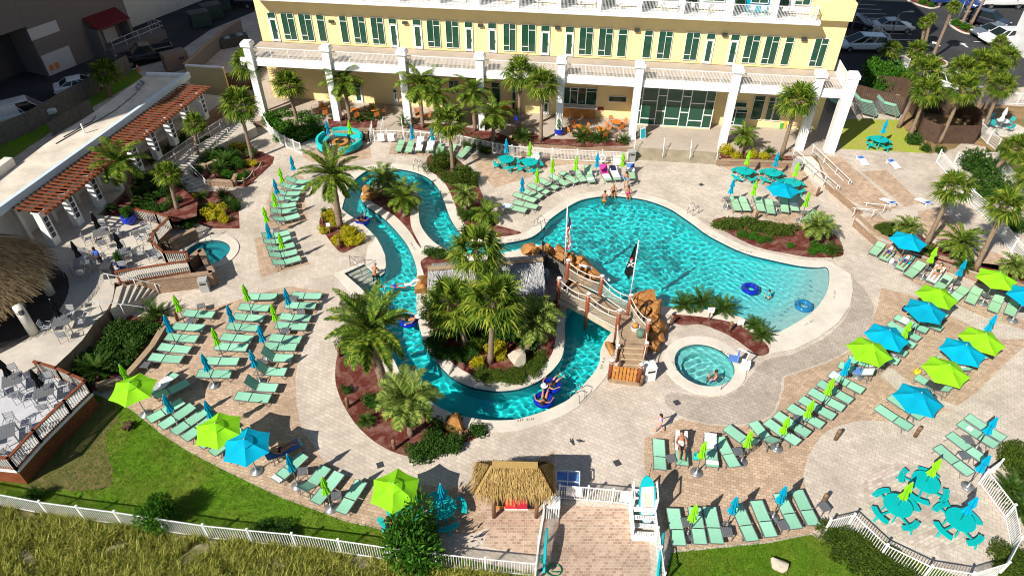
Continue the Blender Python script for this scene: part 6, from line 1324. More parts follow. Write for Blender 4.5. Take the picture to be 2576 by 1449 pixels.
# ---------------------------------------------------------------- shrubs
def leaf_blob(seed, n=900, leaf=.085, lobes=9, narrow=.45, flat=1.0):
    q = random.Random(seed); k = MB(); k.ball((0, 0, .3*flat), .62, 1, 1, .55*flat, 10, 0, .25, seed); L = [(Vector((q.uniform(-.62, .62), q.uniform(-.62, .62), q.uniform(.25, .72)*flat)), q.uniform(.28, .46)) for _ in range(lobes)]
    for i in range(n):
        c, r = L[i % lobes]; d = Vector((q.gauss(0, 1), q.gauss(0, 1), q.gauss(0, 1)+.25)).normalized(); p = c+d*r*q.uniform(.7, 1.08)
        if p.z < .02: p.z = q.uniform(.02, .3)
        a = Vector((q.gauss(0, 1), q.gauss(0, 1), q.gauss(0, 1))).normalized(); t = (d+a*.9).normalized(); w = t.cross(a).normalized()*leaf*narrow; t = t*leaf*q.uniform(.7, 1.4)
        k.add([p-w*.3, p+t*.5-w, p+t*1.3, p+t*.5+w], [(0, 1, 2, 3)])
    return k
BLOB = {('n', i): leaf_blob(60+i, 1200, .095, 10) for i in range(3)}
BLOB.update({('h', i): leaf_blob(70+i, 2400, .07, 16, .55, .85) for i in range(2)})
BLOB.update({('o', i): leaf_blob(80+i, 3000, .12, 20, .24) for i in range(2)})
BME = {}
def blob(kind, mat, i):
    if (kind, mat, i) not in BME:
        o = BLOB[(kind, i)].build('foliage', M[mat]); BME[(kind, mat, i)] = o.data; bpy.data.objects.remove(o)
    return BME[(kind, mat, i)]
def shrub(r, c, x, y, rx, hz, mat, label, z=0.0, kind='n', ry=None, rz=None, name='shrub', group=None):
    p = CG(r, c, x, y, z+hz*.45); pcount[0] += 1; nv = {'n': 3, 'h': 2, 'o': 2}[kind]
    o = bpy.data.objects.new(name, blob(kind, mat, pcount[0] % nv)); COL.objects.link(o); o.location = (p.x, p.y, z); o.scale = (rx, ry or rx, hz); o.rotation_euler = (0, 0, rnd.uniform(0, 6.28) if rz is None else rz)
    return tag(o, label, 'hedge' if name == 'hedge' else 'shrub', group)
SHR = [('dense green shrubs by the hotel left corner','left',0.02,'bright_shrub',[(0,1,180,1210,1.5,1.1),(0,1,300,1300,1.5,1.0),(0,1,420,1180,1.4,1.0),(0,1,560,1230,1.5,1.0),(0,1,620,1320,1.2,.9),(0,1,470,1350,1.3,.9),(0,1,240,1390,.8,.7),(0,1,380,1410,.9,.7)]),
 ('palm island planting','left',.06,'shrub',[(2,1,1790,520,.8,.7),(2,1,1860,640,.8,.6),(2,1,1960,650,.7,.5),(2,1,2060,690,.6,.4),(2,1,2000,420,.9,.9),(2,1,2200,560,.7,.7),(2,1,1760,250,.7,.7),(1,1,1740,1080,.6,.5),(1,1,1850,1090,.7,.5),(2,1,1720,130,.5,.6),(2,1,2120,420,1.0,1.0),(2,1,2300,450,1.0,.9),(2,1,2450,430,1.0,1.0),(2,2,30,450,.9,.9),(2,2,180,560,.8,.7),(2,1,2150,640,.6,.5)]),
 ('palm island front edge','left',.06,'hedge',[(2,1,2290,860,.75,.35),(2,1,2420,880,.8,.35),(2,1,2540,880,.8,.35),(2,2,80,850,.8,.35),(2,2,190,790,.8,.35),(2,2,290,710,.7,.35)]),
 ('golden clump on the palm island','left',.06,'gold_shrub',[(2,1,2230,740,.55,.5),(2,1,2230,570,.5,.55),(2,1,2400,600,.65,.7),(2,1,2460,680,.5,.5)]),
 ('yellow shrub planter below the date palm','top',.02,'gold_shrub',[(1,1,735,720,.75,.7),(1,1,690,860,.5,.6),(1,1,780,790,.4,.5),(1,1,930,880,.85,.7),(1,1,990,960,.85,.7),(1,1,820,970,.55,.6),(1,1,900,940,.5,.6)]),
 ('bed above the small spa','left',.02,'gold_shrub',[(1,0,2160,690,.95,.9),(1,0,2260,750,.55,.6),(1,0,1920,550,.6,.6),(1,0,1720,610,.6,.7),(1,0,1720,700,.6,.4),(1,0,2110,620,.5,.5)]),
 ('shaded garden below the arcade feather palm','left',.9,'shrub',[(1,0,1380,470,.8,.6),(1,0,1480,440,.8,.6),(1,0,1440,340,.9,.7),(1,0,1560,310,.8,.6),(1,0,1620,400,.8,.6),(1,0,1500,620,.7,.5),(1,0,1620,640,.7,.5),(1,0,1120,640,.5,.4)]),
 ('red bed between the ramp and the path','left',.1,'bright_shrub',[(1,0,2000,230,.8,.7),(1,0,2150,120,.8,.7),(1,0,2300,300,.7,.6),(1,0,2420,330,.6,.5),(1,0,2330,180,.8,.7),(1,0,2520,90,.6,.6),(0,0,2380,1380,.7,.7)]),
 ('low hedge by the arcade feather palm','left',.9,'shrub',[(1,0,1400,590,.75,.5),(1,0,1510,540,.75,.5),(1,0,1620,490,.75,.5),(1,0,1750,560,.6,.6)]),
 ('shaded garden above the spa wall','left',.02,'shrub',[(1,0,1790,760,.8,.7),(1,0,1900,800,.7,.6),(1,0,2370,620,.6,.7),(1,0,1850,600,.7,.7),(1,0,2050,660,.6,.6)]),
 ('bed of the upper ramp','left',.1,'shrub',[(1,0,2350,100,.9,.8),(1,0,2200,60,.8,.8),(0,0,2280,1400,.7,.8),(0,0,1800,1400,.8,.8),(1,0,2420,200,.7,.6),(0,0,2080,1420,.8,.7)]),
 ('tufts of the red ramp bed','left',.1,'gold_shrub',[(1,0,2540,190,.5,.5),(0,0,1780,1340,.8,.8),(1,0,2360,30,.6,.6),(1,0,2470,30,.5,.5)]),
 ('lower planter mass beside the lounger column','top',.05,'shrub',[(2,0,1200,430,1.0,.9),(2,0,1400,430,1.0,.9),(2,0,1320,530,1.0,.8),(2,0,1130,560,.9,.8),(2,0,1050,640,.9,.7),(2,0,1230,740,.9,.7),(2,0,1130,700,.9,.7),(2,0,980,700,.8,.6),(2,0,1490,400,.9,.8),(2,0,870,680,.6,.5)]),
 ('planted bank at the river bend','top',.02,'hedge',[(1,1,1800,210,1.0,1.1),(1,1,1900,160,1.0,1.0),(1,1,2050,340,1.3,1.2),(1,1,2150,330,1.0,1.1),(1,1,1930,320,.9,.9),(1,1,2110,700,.6,.6),(1,1,2220,700,.6,.6),(1,1,2080,640,.5,.4)]),
 ('bottom of the red mulch bed','left',.02,'shrub',[(3,1,1650,190,.85,.6),(3,1,1760,170,.9,.6),(3,1,1880,120,.9,.6),(3,1,1990,90,.8,.6),(2,1,2240,1420,.6,.5),(2,1,1800,1420,.7,.7),(2,1,1990,1360,.6,.6),(2,1,1180,1130,.7,.7),(2,1,905,1020,.35,.5)]),
 ('top of the red mulch bed','left',.02,'hedge',[(2,1,980,150,.8,.9),(2,1,960,560,.9,.8),(2,1,930,480,.7,.6)]),
 ('mulch bed under the clipped hedge','left',.02,'bright_shrub',[(1,2,2310,900,.5,.4),(1,2,2430,930,.6,.35),(1,2,2510,960,.5,.3),(1,3,220,1020,.35,.3),(1,3,450,1080,.4,.4),(1,3,520,1040,.7,.5)]),
 ('games terrace planter','left',.6,'hedge',[(1,3,1140,830,.5,.5),(1,3,1220,820,.5,.5),(1,3,1200,890,.45,.4)]),
 ('planter by the wide patio steps','left',.5,'gold_shrub',[(1,2,2150,60,.7,.8),(1,2,2260,110,.6,.4),(1,2,2420,100,.6,.5),(1,2,2530,120,.6,.4)]),
 ('big shrub mass over the brown fence','left',.6,'bright_shrub',[(0,3,1060,690,1.6,2.0),(0,3,1180,740,1.6,2.0),(0,3,1300,790,1.6,2.0),(0,3,1120,830,1.4,1.9),(0,3,1380,830,1.2,1.8)]),
 ('right edge beyond the terrace fence','top',.6,'shrub',[(1,3,2080,180,1.4,1.6),(1,3,2180,240,1.4,1.6),(1,3,2190,420,1.3,1.4),(1,3,2300,440,1.3,1.4),(1,3,2240,500,1.2,1.2),(1,3,2420,80,1.0,1.0),(1,3,1740,60,.5,.6),(0,3,1460,1400,.8,1.0),(1,3,1590,40,.6,.6),(1,3,2500,800,1.0,.8)]),
 ('kerbed beds of the parking lot','left',.15,'bright_shrub',[(0,3,1560,20,.7,.6),(0,3,1640,50,.6,.5),(0,3,1900,230,.8,.7),(0,3,1980,270,.8,.7),(0,3,2070,310,.7,.6)]),
 ('ground outside the curved fence','top',.02,'hedge',[(3,3,2480,250,1.0,.7),(3,3,2560,300,1.0,.8),(3,3,2530,1300,1.0,.5),(3,3,2450,1380,1.0,.5)]),
 ('lawn fence line','left',.02,'shrub',[(3,1,60,960,.6,.5),(3,1,180,990,.6,.4),(3,1,330,1010,.6,.5),(3,0,330,650,.5,.8)]),
 ('tuft bed behind the patio fence','left',.02,'hedge',[(1,1,2150,10,.7,.7),(1,1,2300,40,.8,.7),(0,1,2200,1400,.9,.7),(0,1,2080,1370,.7,.6),(1,2,1110,30,.5,.5)])]
for bedn, dr, z, mat, lst in SHR:
    w = {'gold_shrub': 'yellow leaved shrub', 'shrub': 'dark green shrub', 'bright_shrub': 'bright green shrub', 'hedge': 'olive green shrub'}[mat]
    for i, (r, c, x, y, rx, hz) in enumerate(lst): shrub(r, c, x, y, rx, hz, mat, '%s %s from %s, %s' % (w, ORD[i], dr, bedn if bedn.split()[0] in ('dense',) else 'in the '+bedn), z, 'h' if mat == 'hedge' else 'n', None, None, 'shrub', 'shrubs of the '+bedn)
for i, (r, c, x, y, a, b) in enumerate([(1,2,2215,800,1.55,.8),(1,2,2480,815,1.55,.8),(1,3,150,860,1.5,.8)]): shrub(r, c, x, y, a, .75, 'hedge', '%s clipped olive hedge block in the bed above the pool' % ('left','middle','right')[i], 0, 'h', b, R(-12), 'hedge', 'clipped hedges')
HP = [(3,3,700,1040),(3,3,860,1080),(3,3,1000,1200),(3,3,760,1140),(3,3,1150,1330),(3,3,930,1250),(3,3,1300,1420),(3,3,1100,1440)]
for i, (r, c, x, y) in enumerate(HP): shrub(r, c, x, y, 1.0, .55, 'hedge', 'low spreading hedge plant, %s from the left outside the curved white fence' % ORD[i], 0.02, 'h', .85, None, 'hedge', 'ground hedge outside the curved fence')
shrub(3,1,1610,1100,1.6,2.1,'bright_shrub','big dark green bush overhanging the white fence by the hut',0,'o',None,None,'bush')
shrub(3,0,1590,830,.95,1.6,'bright_shrub','green bush growing through the white fence on the left lawn',0,'o',None,None,'bush')
# ---------------------------------------------------------------- dune grass and lawn tufts
def tufts(name, poly, n, blades, hmin, hmax, mat, w, lean, seed, z=0.02, keep=None):
    q = np.random.default_rng(seed); xs = [p.x for p in poly]; ys = [p.y for p in poly]
    X = q.uniform(min(xs), max(xs), n*3); Y = q.uniform(min(ys), max(ys), n*3); ok = inside(poly, X, Y)
    dens = np.sin(X*1.7+np.sin(Y*2.1))*np.sin(Y*1.9-np.sin(X*1.3)); ok &= q.uniform(-1.0, .6, n*3) < dens if keep else ok
    X, Y = X[ok][:n], Y[ok][:n]; m = len(X); T_ = m*blades
    bx = np.repeat(X, blades)+q.normal(0, .08, T_); by = np.repeat(Y, blades)+q.normal(0, .07, T_); a = q.uniform(0, 6.283, T_); h = q.uniform(hmin, hmax, T_)*np.repeat(q.uniform(.6, 1.2, m), blades)
    lx = np.cos(a)*h*q.uniform(.25, 1.0, T_)+lean[0]*h; ly = np.sin(a)*h*q.uniform(.25, 1.0, T_)+lean[1]*h; px = -np.sin(a)*w; py = np.cos(a)*w; Z0 = np.full(T_, z)
    v = np.stack([np.stack([bx-px, by-py, Z0], -1), np.stack([bx+px, by+py, Z0], -1), np.stack([bx+lx*.45+px*.8, by+ly*.45+py*.8, z+h*.62], -1), np.stack([bx+lx*.45-px*.8, by+ly*.45-py*.8, z+h*.62], -1), np.stack([bx+lx, by+ly, z+h*.9], -1)], 1).reshape(-1, 3)
    b0 = np.arange(T_)*5; quads = np.stack([b0, b0+1, b0+2, b0+3], -1); tris = np.stack([b0+3, b0+2, b0+4], -1)
    me = bpy.data.meshes.new(name); me.vertices.add(len(v)); me.vertices.foreach_set('co', v.ravel().astype(np.float32))
    li = np.concatenate([quads.ravel(), tris.ravel()]).astype(np.int32); me.loops.add(len(li)); me.loops.foreach_set('vertex_index', li)
    st = np.concatenate([np.arange(T_)*4, T_*4+np.arange(T_)*3]).astype(np.int32); me.polygons.add(2*T_); me.polygons.foreach_set('loop_start', st); me.update(calc_edges=True); me.materials.append(mat)
    o = bpy.data.objects.new(name, me); COL.objects.link(o); return tag(o, None, None, None, 'stuff')
dpoly = [Vector((p.x, p.y, 0)) for p in DP([(-120,1262),(0,1270),(300,1310),(640,1362),(965,1412),(1345,1458),(1360,1600),(-200,1600)])]
tufts('dune_grass', dpoly, 5600, 13, .18, .55, M['dune'], .011, (.08, .04), 5, .014, True)
tufts('dune_undergrowth', dpoly, 4200, 12, .08, .24, leafy('dune_weed', (.06,.09,.008), (.18,.22,.025), (.36,.38,.05)), .022, (0, 0), 6, .014, True)
tufts('lawn_grass', lawnL, 16000, 5, .03, .07, leafy('lawn_blade', (.04,.11,.006), (.10,.22,.012), (.25,.34,.03)), .010, (0, 0), 7, .012)
tufts('lawn_grass', lawnR, 9000, 5, .03, .07, bpy.data.materials['lawn_blade'], .010, (0, 0), 8, .012)
# ================================================================ PEOPLE
def skin_obj(name, chains, mat, parent, sub=1):
    """chains: lists of (point, radius); equal points join; the first point is the root"""
    idx = {}; V = []; Rr = []; E = []
    for ch in chains:
        prev = None
        for p, r in ch:
            key = tuple(round(c, 4) for c in p)
            if key not in idx: idx[key] = len(V); V.append(key); Rr.append(r)
            i = idx[key]
            if prev is not None and prev != i: E.append((prev, i))
            prev = i
    me = bpy.data.meshes.new(name); me.from_pydata(V, E, []); me.materials.append(mat)
    o = bpy.data.objects.new(name, me); COL.objects.link(o); o.parent = parent
    md = o.modifiers.new('skin', 'SKIN'); md.use_smooth_shade = True
    for i, d in enumerate(me.skin_vertices[0].data): d.radius = (Rr[i], Rr[i]); d.use_root = (i == 0)
    s = o.modifiers.new('sub', 'SUBSURF'); s.levels = s.render_levels = sub; return o
POSE = {
 'stand': dict(pel=(0,0,.95), che=(.0,0,1.28), nec=(.01,0,1.47), hea=(.03,0,1.62), el=(.03,.27,1.12), wr=(.16,.22,.93), er=(.03,-.27,1.12), wr2=(.16,-.22,.93), kl=(.03,.12,.5), al=(-.02,.13,.07), kr=(.03,-.12,.5), ar=(-.02,-.13,.07), up=1),
 'walk': dict(pel=(0,0,.95), che=(.03,0,1.28), nec=(.05,0,1.47), hea=(.08,0,1.62), el=(-.1,.26,1.14), wr=(.1,.25,1.0), er=(.15,-.24,1.15), wr2=(.34,-.12,1.12), kl=(.2,.1,.52), al=(.18,.1,.08), kr=(-.05,-.1,.5), ar=(-.32,-.1,.14), up=1),
 'hold': dict(pel=(0,0,.95), che=(.0,0,1.28), nec=(.02,0,1.47), hea=(.06,0,1.61), el=(.1,.27,1.1), wr=(.3,.06,1.12), er=(.1,-.27,1.1), wr2=(.3,-.06,1.12), kl=(.04,.14,.5), al=(-.02,.17,.07), kr=(.04,-.14,.5), ar=(-.02,-.17,.07), up=1),
 'lean': dict(pel=(0,0,.95), che=(.1,0,1.26), nec=(.2,0,1.42), hea=(.3,0,1.53), el=(.3,.25,1.1), wr=(.42,.1,.95), er=(.3,-.25,1.1), wr2=(.42,-.1,.95), kl=(.05,.12,.5), al=(-.04,.13,.07), kr=(.05,-.12,.5), ar=(-.04,-.13,.07), up=1),
 'sit': dict(pel=(0,0,.12), che=(-.02,0,.46), nec=(.02,0,.65), hea=(.07,0,.79), el=(.1,.26,.38), wr=(.3,.12,.22), er=(.1,-.26,.38), wr2=(.3,-.12,.22), kl=(.42,.12,.14), al=(.46,.12,-.28), kr=(.42,-.12,.14), ar=(.46,-.12,-.28), up=1),
 'recline': dict(pel=(-.06,0,.49), che=(-.36,0,.66), nec=(-.53,0,.77), hea=(-.66,0,.86), el=(-.22,.28,.58), wr=(.02,.18,.62), er=(-.22,-.28,.58), wr2=(.02,-.18,.62), kl=(.4,.12,.56), al=(.78,.1,.45), kr=(.38,-.14,.62), ar=(.72,-.14,.45), up=0),
 'ring': dict(pel=(0,0,.02), che=(-.3,0,.17), nec=(-.46,0,.27), hea=(-.58,0,.36), el=(-.3,.42,.2), wr=(-.05,.5,.2), er=(-.3,-.42,.2), wr2=(-.05,-.5,.2), kl=(.38,.12,.26), al=(.76,.14,.2), kr=(.38,-.14,.28), ar=(.76,-.16,.22), up=0),
 'float': dict(pel=(0,0,.06), che=(-.33,0,.1), nec=(-.52,0,.12), hea=(-.66,0,.14), el=(-.5,.42,.08), wr=(-.3,.6,.06), er=(-.55,-.4,.08), wr2=(-.6,-.65,.06), kl=(.42,.14,.08), al=(.82,.2,.04), kr=(.42,-.14,.08), ar=(.82,-.2,.04), up=0),
 'soak': dict(pel=(0,0,-.3), che=(-.05,0,.02), nec=(-.02,0,.2), hea=(.03,0,.34), el=(.1,.3,-.02), wr=(.3,.2,.02), er=(.1,-.3,-.02), wr2=(.35,-.05,.05), kl=(.35,.15,-.2), al=(.4,.15,-.5), kr=(.35,-.15,-.2), ar=(.4,-.15,-.5), up=1),
}
def person(pose, loc, rz, label, skin='skin', hair='hair', long_hair=False, shorts=None, top=None, suit=None, pants=None, sleeves=True, hat=None, sc=1.0):
    J = {k: Vector(v) if k != 'up' else v for k, v in POSE[pose].items()}
    t = thing('person', label, 'person', loc, rz); t.scale = (sc, sc, sc)
    sp = (J['nec']-J['che']).normalized(); sL = J['che'].lerp(J['nec'], .72)+Vector((0, .17, 0)); sR = J['che'].lerp(J['nec'], .72)-Vector((0, .17, 0)); hL = J['pel']+Vector((0, .09, 0))-sp*.02; hR = J['pel']-Vector((0, .09, 0))-sp*.02
    mid = J['pel'].lerp(J['che'], .5); htop = J['hea']+(J['hea']-J['nec']).normalized()*.09
    def arm(s, e, w):
        d = (w-e).normalized(); palm_ = w+d*.08; ch = [[(tuple(J['che'].lerp(J['nec'], .72)), .075), (tuple(s), .055), (tuple(e), .040), (tuple(w), .028), (tuple(palm_), .032)]]
        sd = Vector((-d.y, d.x, 0)); sd = sd.normalized() if sd.length > .1 else Vector((1, 0, 0))
        for i, (o, L) in enumerate(((-.03, .075), (-.01, .09), (.012, .085), (.032, .065))):
            b = palm_+d*.025+sd*o; m = b+d*L*.5; ch.append([(tuple(palm_), .032), (tuple(b), .010), (tuple(m), .009), (tuple(m+d*L*.5+Vector((0, 0, -.02))), .008)])
        ch.append([(tuple(palm_), .032), (tuple(w+d*.05+sd*.045), .010), (tuple(w+d*.09+sd*.07), .009)]); return ch
    def leg(h, k, a):
        f = Vector((.16, 0, -.03)) if J['up'] and pose != 'soak' and pose != 'sit' else (a-k).normalized()*.06+Vector((.02, 0, .13))
        return [[(tuple(J['pel']), .125), (tuple(h), .095), (tuple(h.lerp(k, .5)), .078), (tuple(k), .056), (tuple(k.lerp(a, .4)), .054), (tuple(a), .036), (tuple(a+f), .034)]]
    tor = [[(tuple(J['pel']), .125), (tuple(mid), .115), (tuple(J['che']), .14), (tuple(J['che'].lerp(J['nec'], .72)), .075), (tuple(J['nec']), .052), (tuple(J['hea']), .09), (tuple(htop), .07)]]
    skin_obj('body', tor+arm(sL, J['el'], J['wr'])+arm(sR, J['er'], J['wr2'])+leg(hL, J['kl'], J['al'])+leg(hR, J['kr'], J['ar']), M[skin], t)
    fd = (J['hea']-J['nec']).normalized(); front = Vector((1, 0, 0)); front = (front-fd*front.dot(fd)).normalized() if abs(front.dot(fd)) < .9 else Vector((0, 0, 1))
    if pose in ('recline', 'ring', 'float'): front = (Vector((0, 0, 1))-fd*fd.z).normalized()
    k = MB(); lat = fd.cross(front)
    k.ball(J['hea']+front*.092, .016, n=6)
    k.build('nose', M[skin], t, True); k = MB()
    for s in (-1, 1): k.ball(J['hea']+front*.082+lat*.034*s+fd*.025, .011, n=6)
    k.ball(J['hea']+front*.082-fd*.04, .014, 1, 1, .5, 6); k.build('eyes_and_mouth', M['ink'], t, True)
    k = MB(); k.ball(J['hea']+fd*.045-front*.022, .103, 1, 1, 1, 10, 0, .06, 3)
    if long_hair: k.ball(J['hea']-front*.075-fd*.07, .08, .8, 1.1, 1.5, 8, 0, .08, 5)
    k.build('hair', M[hair], t, True)
    if hat: MB().lathe([(.2, 0), (.2, .015), (.11, .02), (.1, .1), (.04, .12)], J['hea']+fd*.06, 14).build('hat', hat, t)
    if shorts or pants:
        e = 1.0 if pants else .62; m = pants or shorts; w = 1.16
        def lg(h, k_, a):
            ch = [(tuple(J['pel']), .14), (tuple(h), .112), (tuple(h.lerp(k_, .5)), .098), (tuple(h.lerp(k_, e)), .088 if not pants else .075)]
            if pants: ch += [(tuple(k_.lerp(a, .93)), .055)]
            return [ch]
        skin_obj('trousers' if pants else 'shorts', [[(tuple(J['pel']), .14), (tuple(J['pel'].lerp(mid, .5)), .132)]]+lg(hL, J['kl'], J['al'])+lg(hR, J['kr'], J['ar']), m, t)
    if top:
        ch = [[(tuple(J['pel'].lerp(mid, .3)), .142), (tuple(mid), .135), (tuple(J['che']), .158), (tuple(J['che'].lerp(J['nec'], .7)), .09)]]
        if sleeves: ch += [[(tuple(J['che'].lerp(J['nec'], .7)), .09), (tuple(s), .072), (tuple(s.lerp(e, .55)), .064)] for s, e in ((sL, J['el']), (sR, J['er']))]
        skin_obj('shirt', ch, top, t)
    if suit: skin_obj('swimsuit', [[(tuple(J['pel']), .145), (tuple(mid), .138), (tuple(J['che']), .172)], [(tuple(J['pel']), .138), (tuple(hL.lerp(J['kl'], .08)), .108)], [(tuple(J['pel']), .138), (tuple(hR.lerp(J['kr'], .08)), .108)]], suit, t)
    return t
cl = lambda n, c: plain(n, c, .8, .06)
blue_s, pink_s, orange_s, blk, aqua, white_s, olive = cl('royal_blue_shirt', (.03,.13,.62)), cl('pink_swimsuit', (.85,.03,.32)), cl('orange_trunks', (.75,.25,.03)), cl('black_swimwear', (.012,.012,.016)), cl('aqua_trunks', (.05,.38,.68)), cl('white_tank', (.7,.68,.68)), cl('olive_swimsuit', (.03,.05,.02))
pale_pink = cl('pale_pink_dress', (.80,.42,.62)); navyb = cl('blue_shorts', (.02,.06,.42)); teal_s = cl('teal_shirt', (.02,.42,.46))
person('hold', CG(1,0,1045,1250,TZ)+Vector((0,0,.008)), R(-120), 'person in a royal blue shirt and black trousers standing on the bar terrace', 'skin_dark', 'ink' if False else 'hair', pants=blk, top=blue_s)
p = G(943,700,-.1); person('lean', (p.x, p.y+.05, -.75), R(75), 'bare backed grey haired person in black trunks standing in the river steps', 'skin_tan', 'hair_grey', shorts=blk)
p = G(988,722,-.08); person('float', (p.x, p.y, -.1), R(8), 'person in a teal shirt floating on a small tube in the river', 'skin_tan', shorts=navyb, top=teal_s)
p = G(963,437,-.1); person('soak', (p.x, p.y, -.15), R(-60), 'fair haired person swimming at the top bend of the river', 'skin', 'hair_blond', suit=cl('red_suit', (.6,.08,.1)))
p = G(1520,504,-.1); person('stand', (p.x, p.y-.1, -.92), R(80), 'person in orange trunks standing in the pool against its edge', 'skin_tan', 'hair', shorts=orange_s)
p = G(1543,489,.06); person('sit', (p.x, p.y+.1, .02), R(-95), 'fair haired person in a black swimsuit sitting on the pool edge', 'skin_tan', 'hair_blond', True, suit=blk)
p = G(1580,493,.06); person('sit', (p.x, p.y+.1, .02), R(-92), 'person in a bright pink swimsuit sitting on the pool edge', 'skin_tan', 'hair', True, suit=pink_s)
p = G(1574,473,0); person('lean', (p.x, p.y, 0), R(-110), 'bare chested person in aqua trunks standing beside the pool edge', 'skin', 'hair', shorts=aqua)
p = G(1657,1086,0); person('walk', (p.x, p.y, 0), R(160), 'child in a pale pink dress walking across the light pavers', 'skin', 'hair', True, top=pale_pink, shorts=pale_pink, sc=.82)
p = G(1931,748,-.1); person('stand', (p.x, p.y, -.72), R(-150), 'child in a turquoise top wading in the shallow beach end', 'skin', 'hair', True, top=teal_s, shorts=teal_s, sc=.72)
p = G(1797,950,-.1); person('soak', (p.x, p.y-.1, .15), R(170), 'person in dark trunks sitting at the hot tub edge with bare back', 'skin', 'hair', shorts=navyb)
def on_lounger(key, label, **kw):
    L = LPOS[key]; return person('recline', (L.location.x, L.location.y, .02), L.rotation_euler.z, label, **kw)
on_lounger(('near row', 1), 'person in a white bikini top and black shorts reclining on a white towel', skin='skin_tan', long_hair=True, shorts=blk, suit=white_s)
on_lounger(('terrace row', 1), 'person in a white tank top and blue shorts reclining on a lounger', skin='skin_tan', shorts=navyb, top=white_s, sleeves=False)
on_lounger(('terrace row', 2), 'person with arms up in blue shorts lying on the teal towel', skin='skin_tan', shorts=navyb, top=white_s, sleeves=False)
on_lounger(('terrace row', 4), 'person in a dark one piece swimsuit lying on a white towel', skin='skin', long_hair=True, suit=olive)
on_lounger(('lawn row', 0), 'dark haired person reclining on the blue towel beside the open blue parasol', skin='skin_tan', long_hair=True, suit=blk)
on_lounger(('parasol group', 4), 'dark haired person lying in the shade of the outer blue parasol', skin='skin_tan', top=white_s, shorts=blk)
on_lounger(('inner right row', 1), 'person lying in the shade under the top blue parasol', skin='skin_tan', shorts=navyb)
q_ = PTP[6]; person('sit', (q_.x-.35, q_.y-.98, .42), R(70), 'person in a black top sitting at the table under the near lime parasol', 'skin', 'hair', True, top=blk, shorts=navyb)
def make_ring(mat):
    def f():
        t = thing('swim_ring', 'x', 'swim ring', (0, 0, 0)); MB().tube([(.42*math.cos(a), .42*math.sin(a), 0) for a in [2*PI*i/28 for i in range(28)]], .17, 12, 0, True).build('tube', mat, t, True)
        k = MB()
        for s in (-1, 1): k.box((.52*s, 0, .13), (.08, .2, .04), 0)
        k.build('handle', M['dkgrey'], t); return t
    return f
RG = Kind(make_ring(M['ring_blue'])); RC = Kind(make_ring(gloss('clear_blue_vinyl', (.015, .16, .34), .08)))
for (x, y, rz, lab, who) in [(912,556,1.7,'blue swim ring in the left river channel','person lying in a blue ring in the left river channel'),(1028,808,.3,'blue swim ring beside the date palm fronds','person in a white cap lying in a ring near the date palm'),(1388,970,.9,'upper blue swim ring of two at the bottom of the river','person in a white hat riding the upper of two blue rings'),(1368,1006,-1.9,'lower blue swim ring of two at the bottom of the river','person in a black swimsuit riding the lower of two blue rings'),(1887,727,.2,'empty blue swim ring drifting in the main pool',None)]:
    p = G(x, y, -.05); RG.place((p.x, p.y, -.04), rz, lab, 'blue swim rings')
    if who:
        an = {912: 1.5, 1028: -.1+PI, 1388: .75, 1368: 1.35}[x]; person('ring', (p.x, p.y, .02), an, who, 'skin_tan' if x < 1380 else 'skin', 'hair_grey' if x == 1028 else 'hair', shorts=blk if x != 1368 else None, suit=blk if x == 1368 else None, hat=M['white'] if x in (1388, 1028) else None)
p = G(2022,770,-.05); RC.place((p.x, p.y, -.04), 0, 'clear blue swim ring at the beach end of the pool', 'clear swim rings')
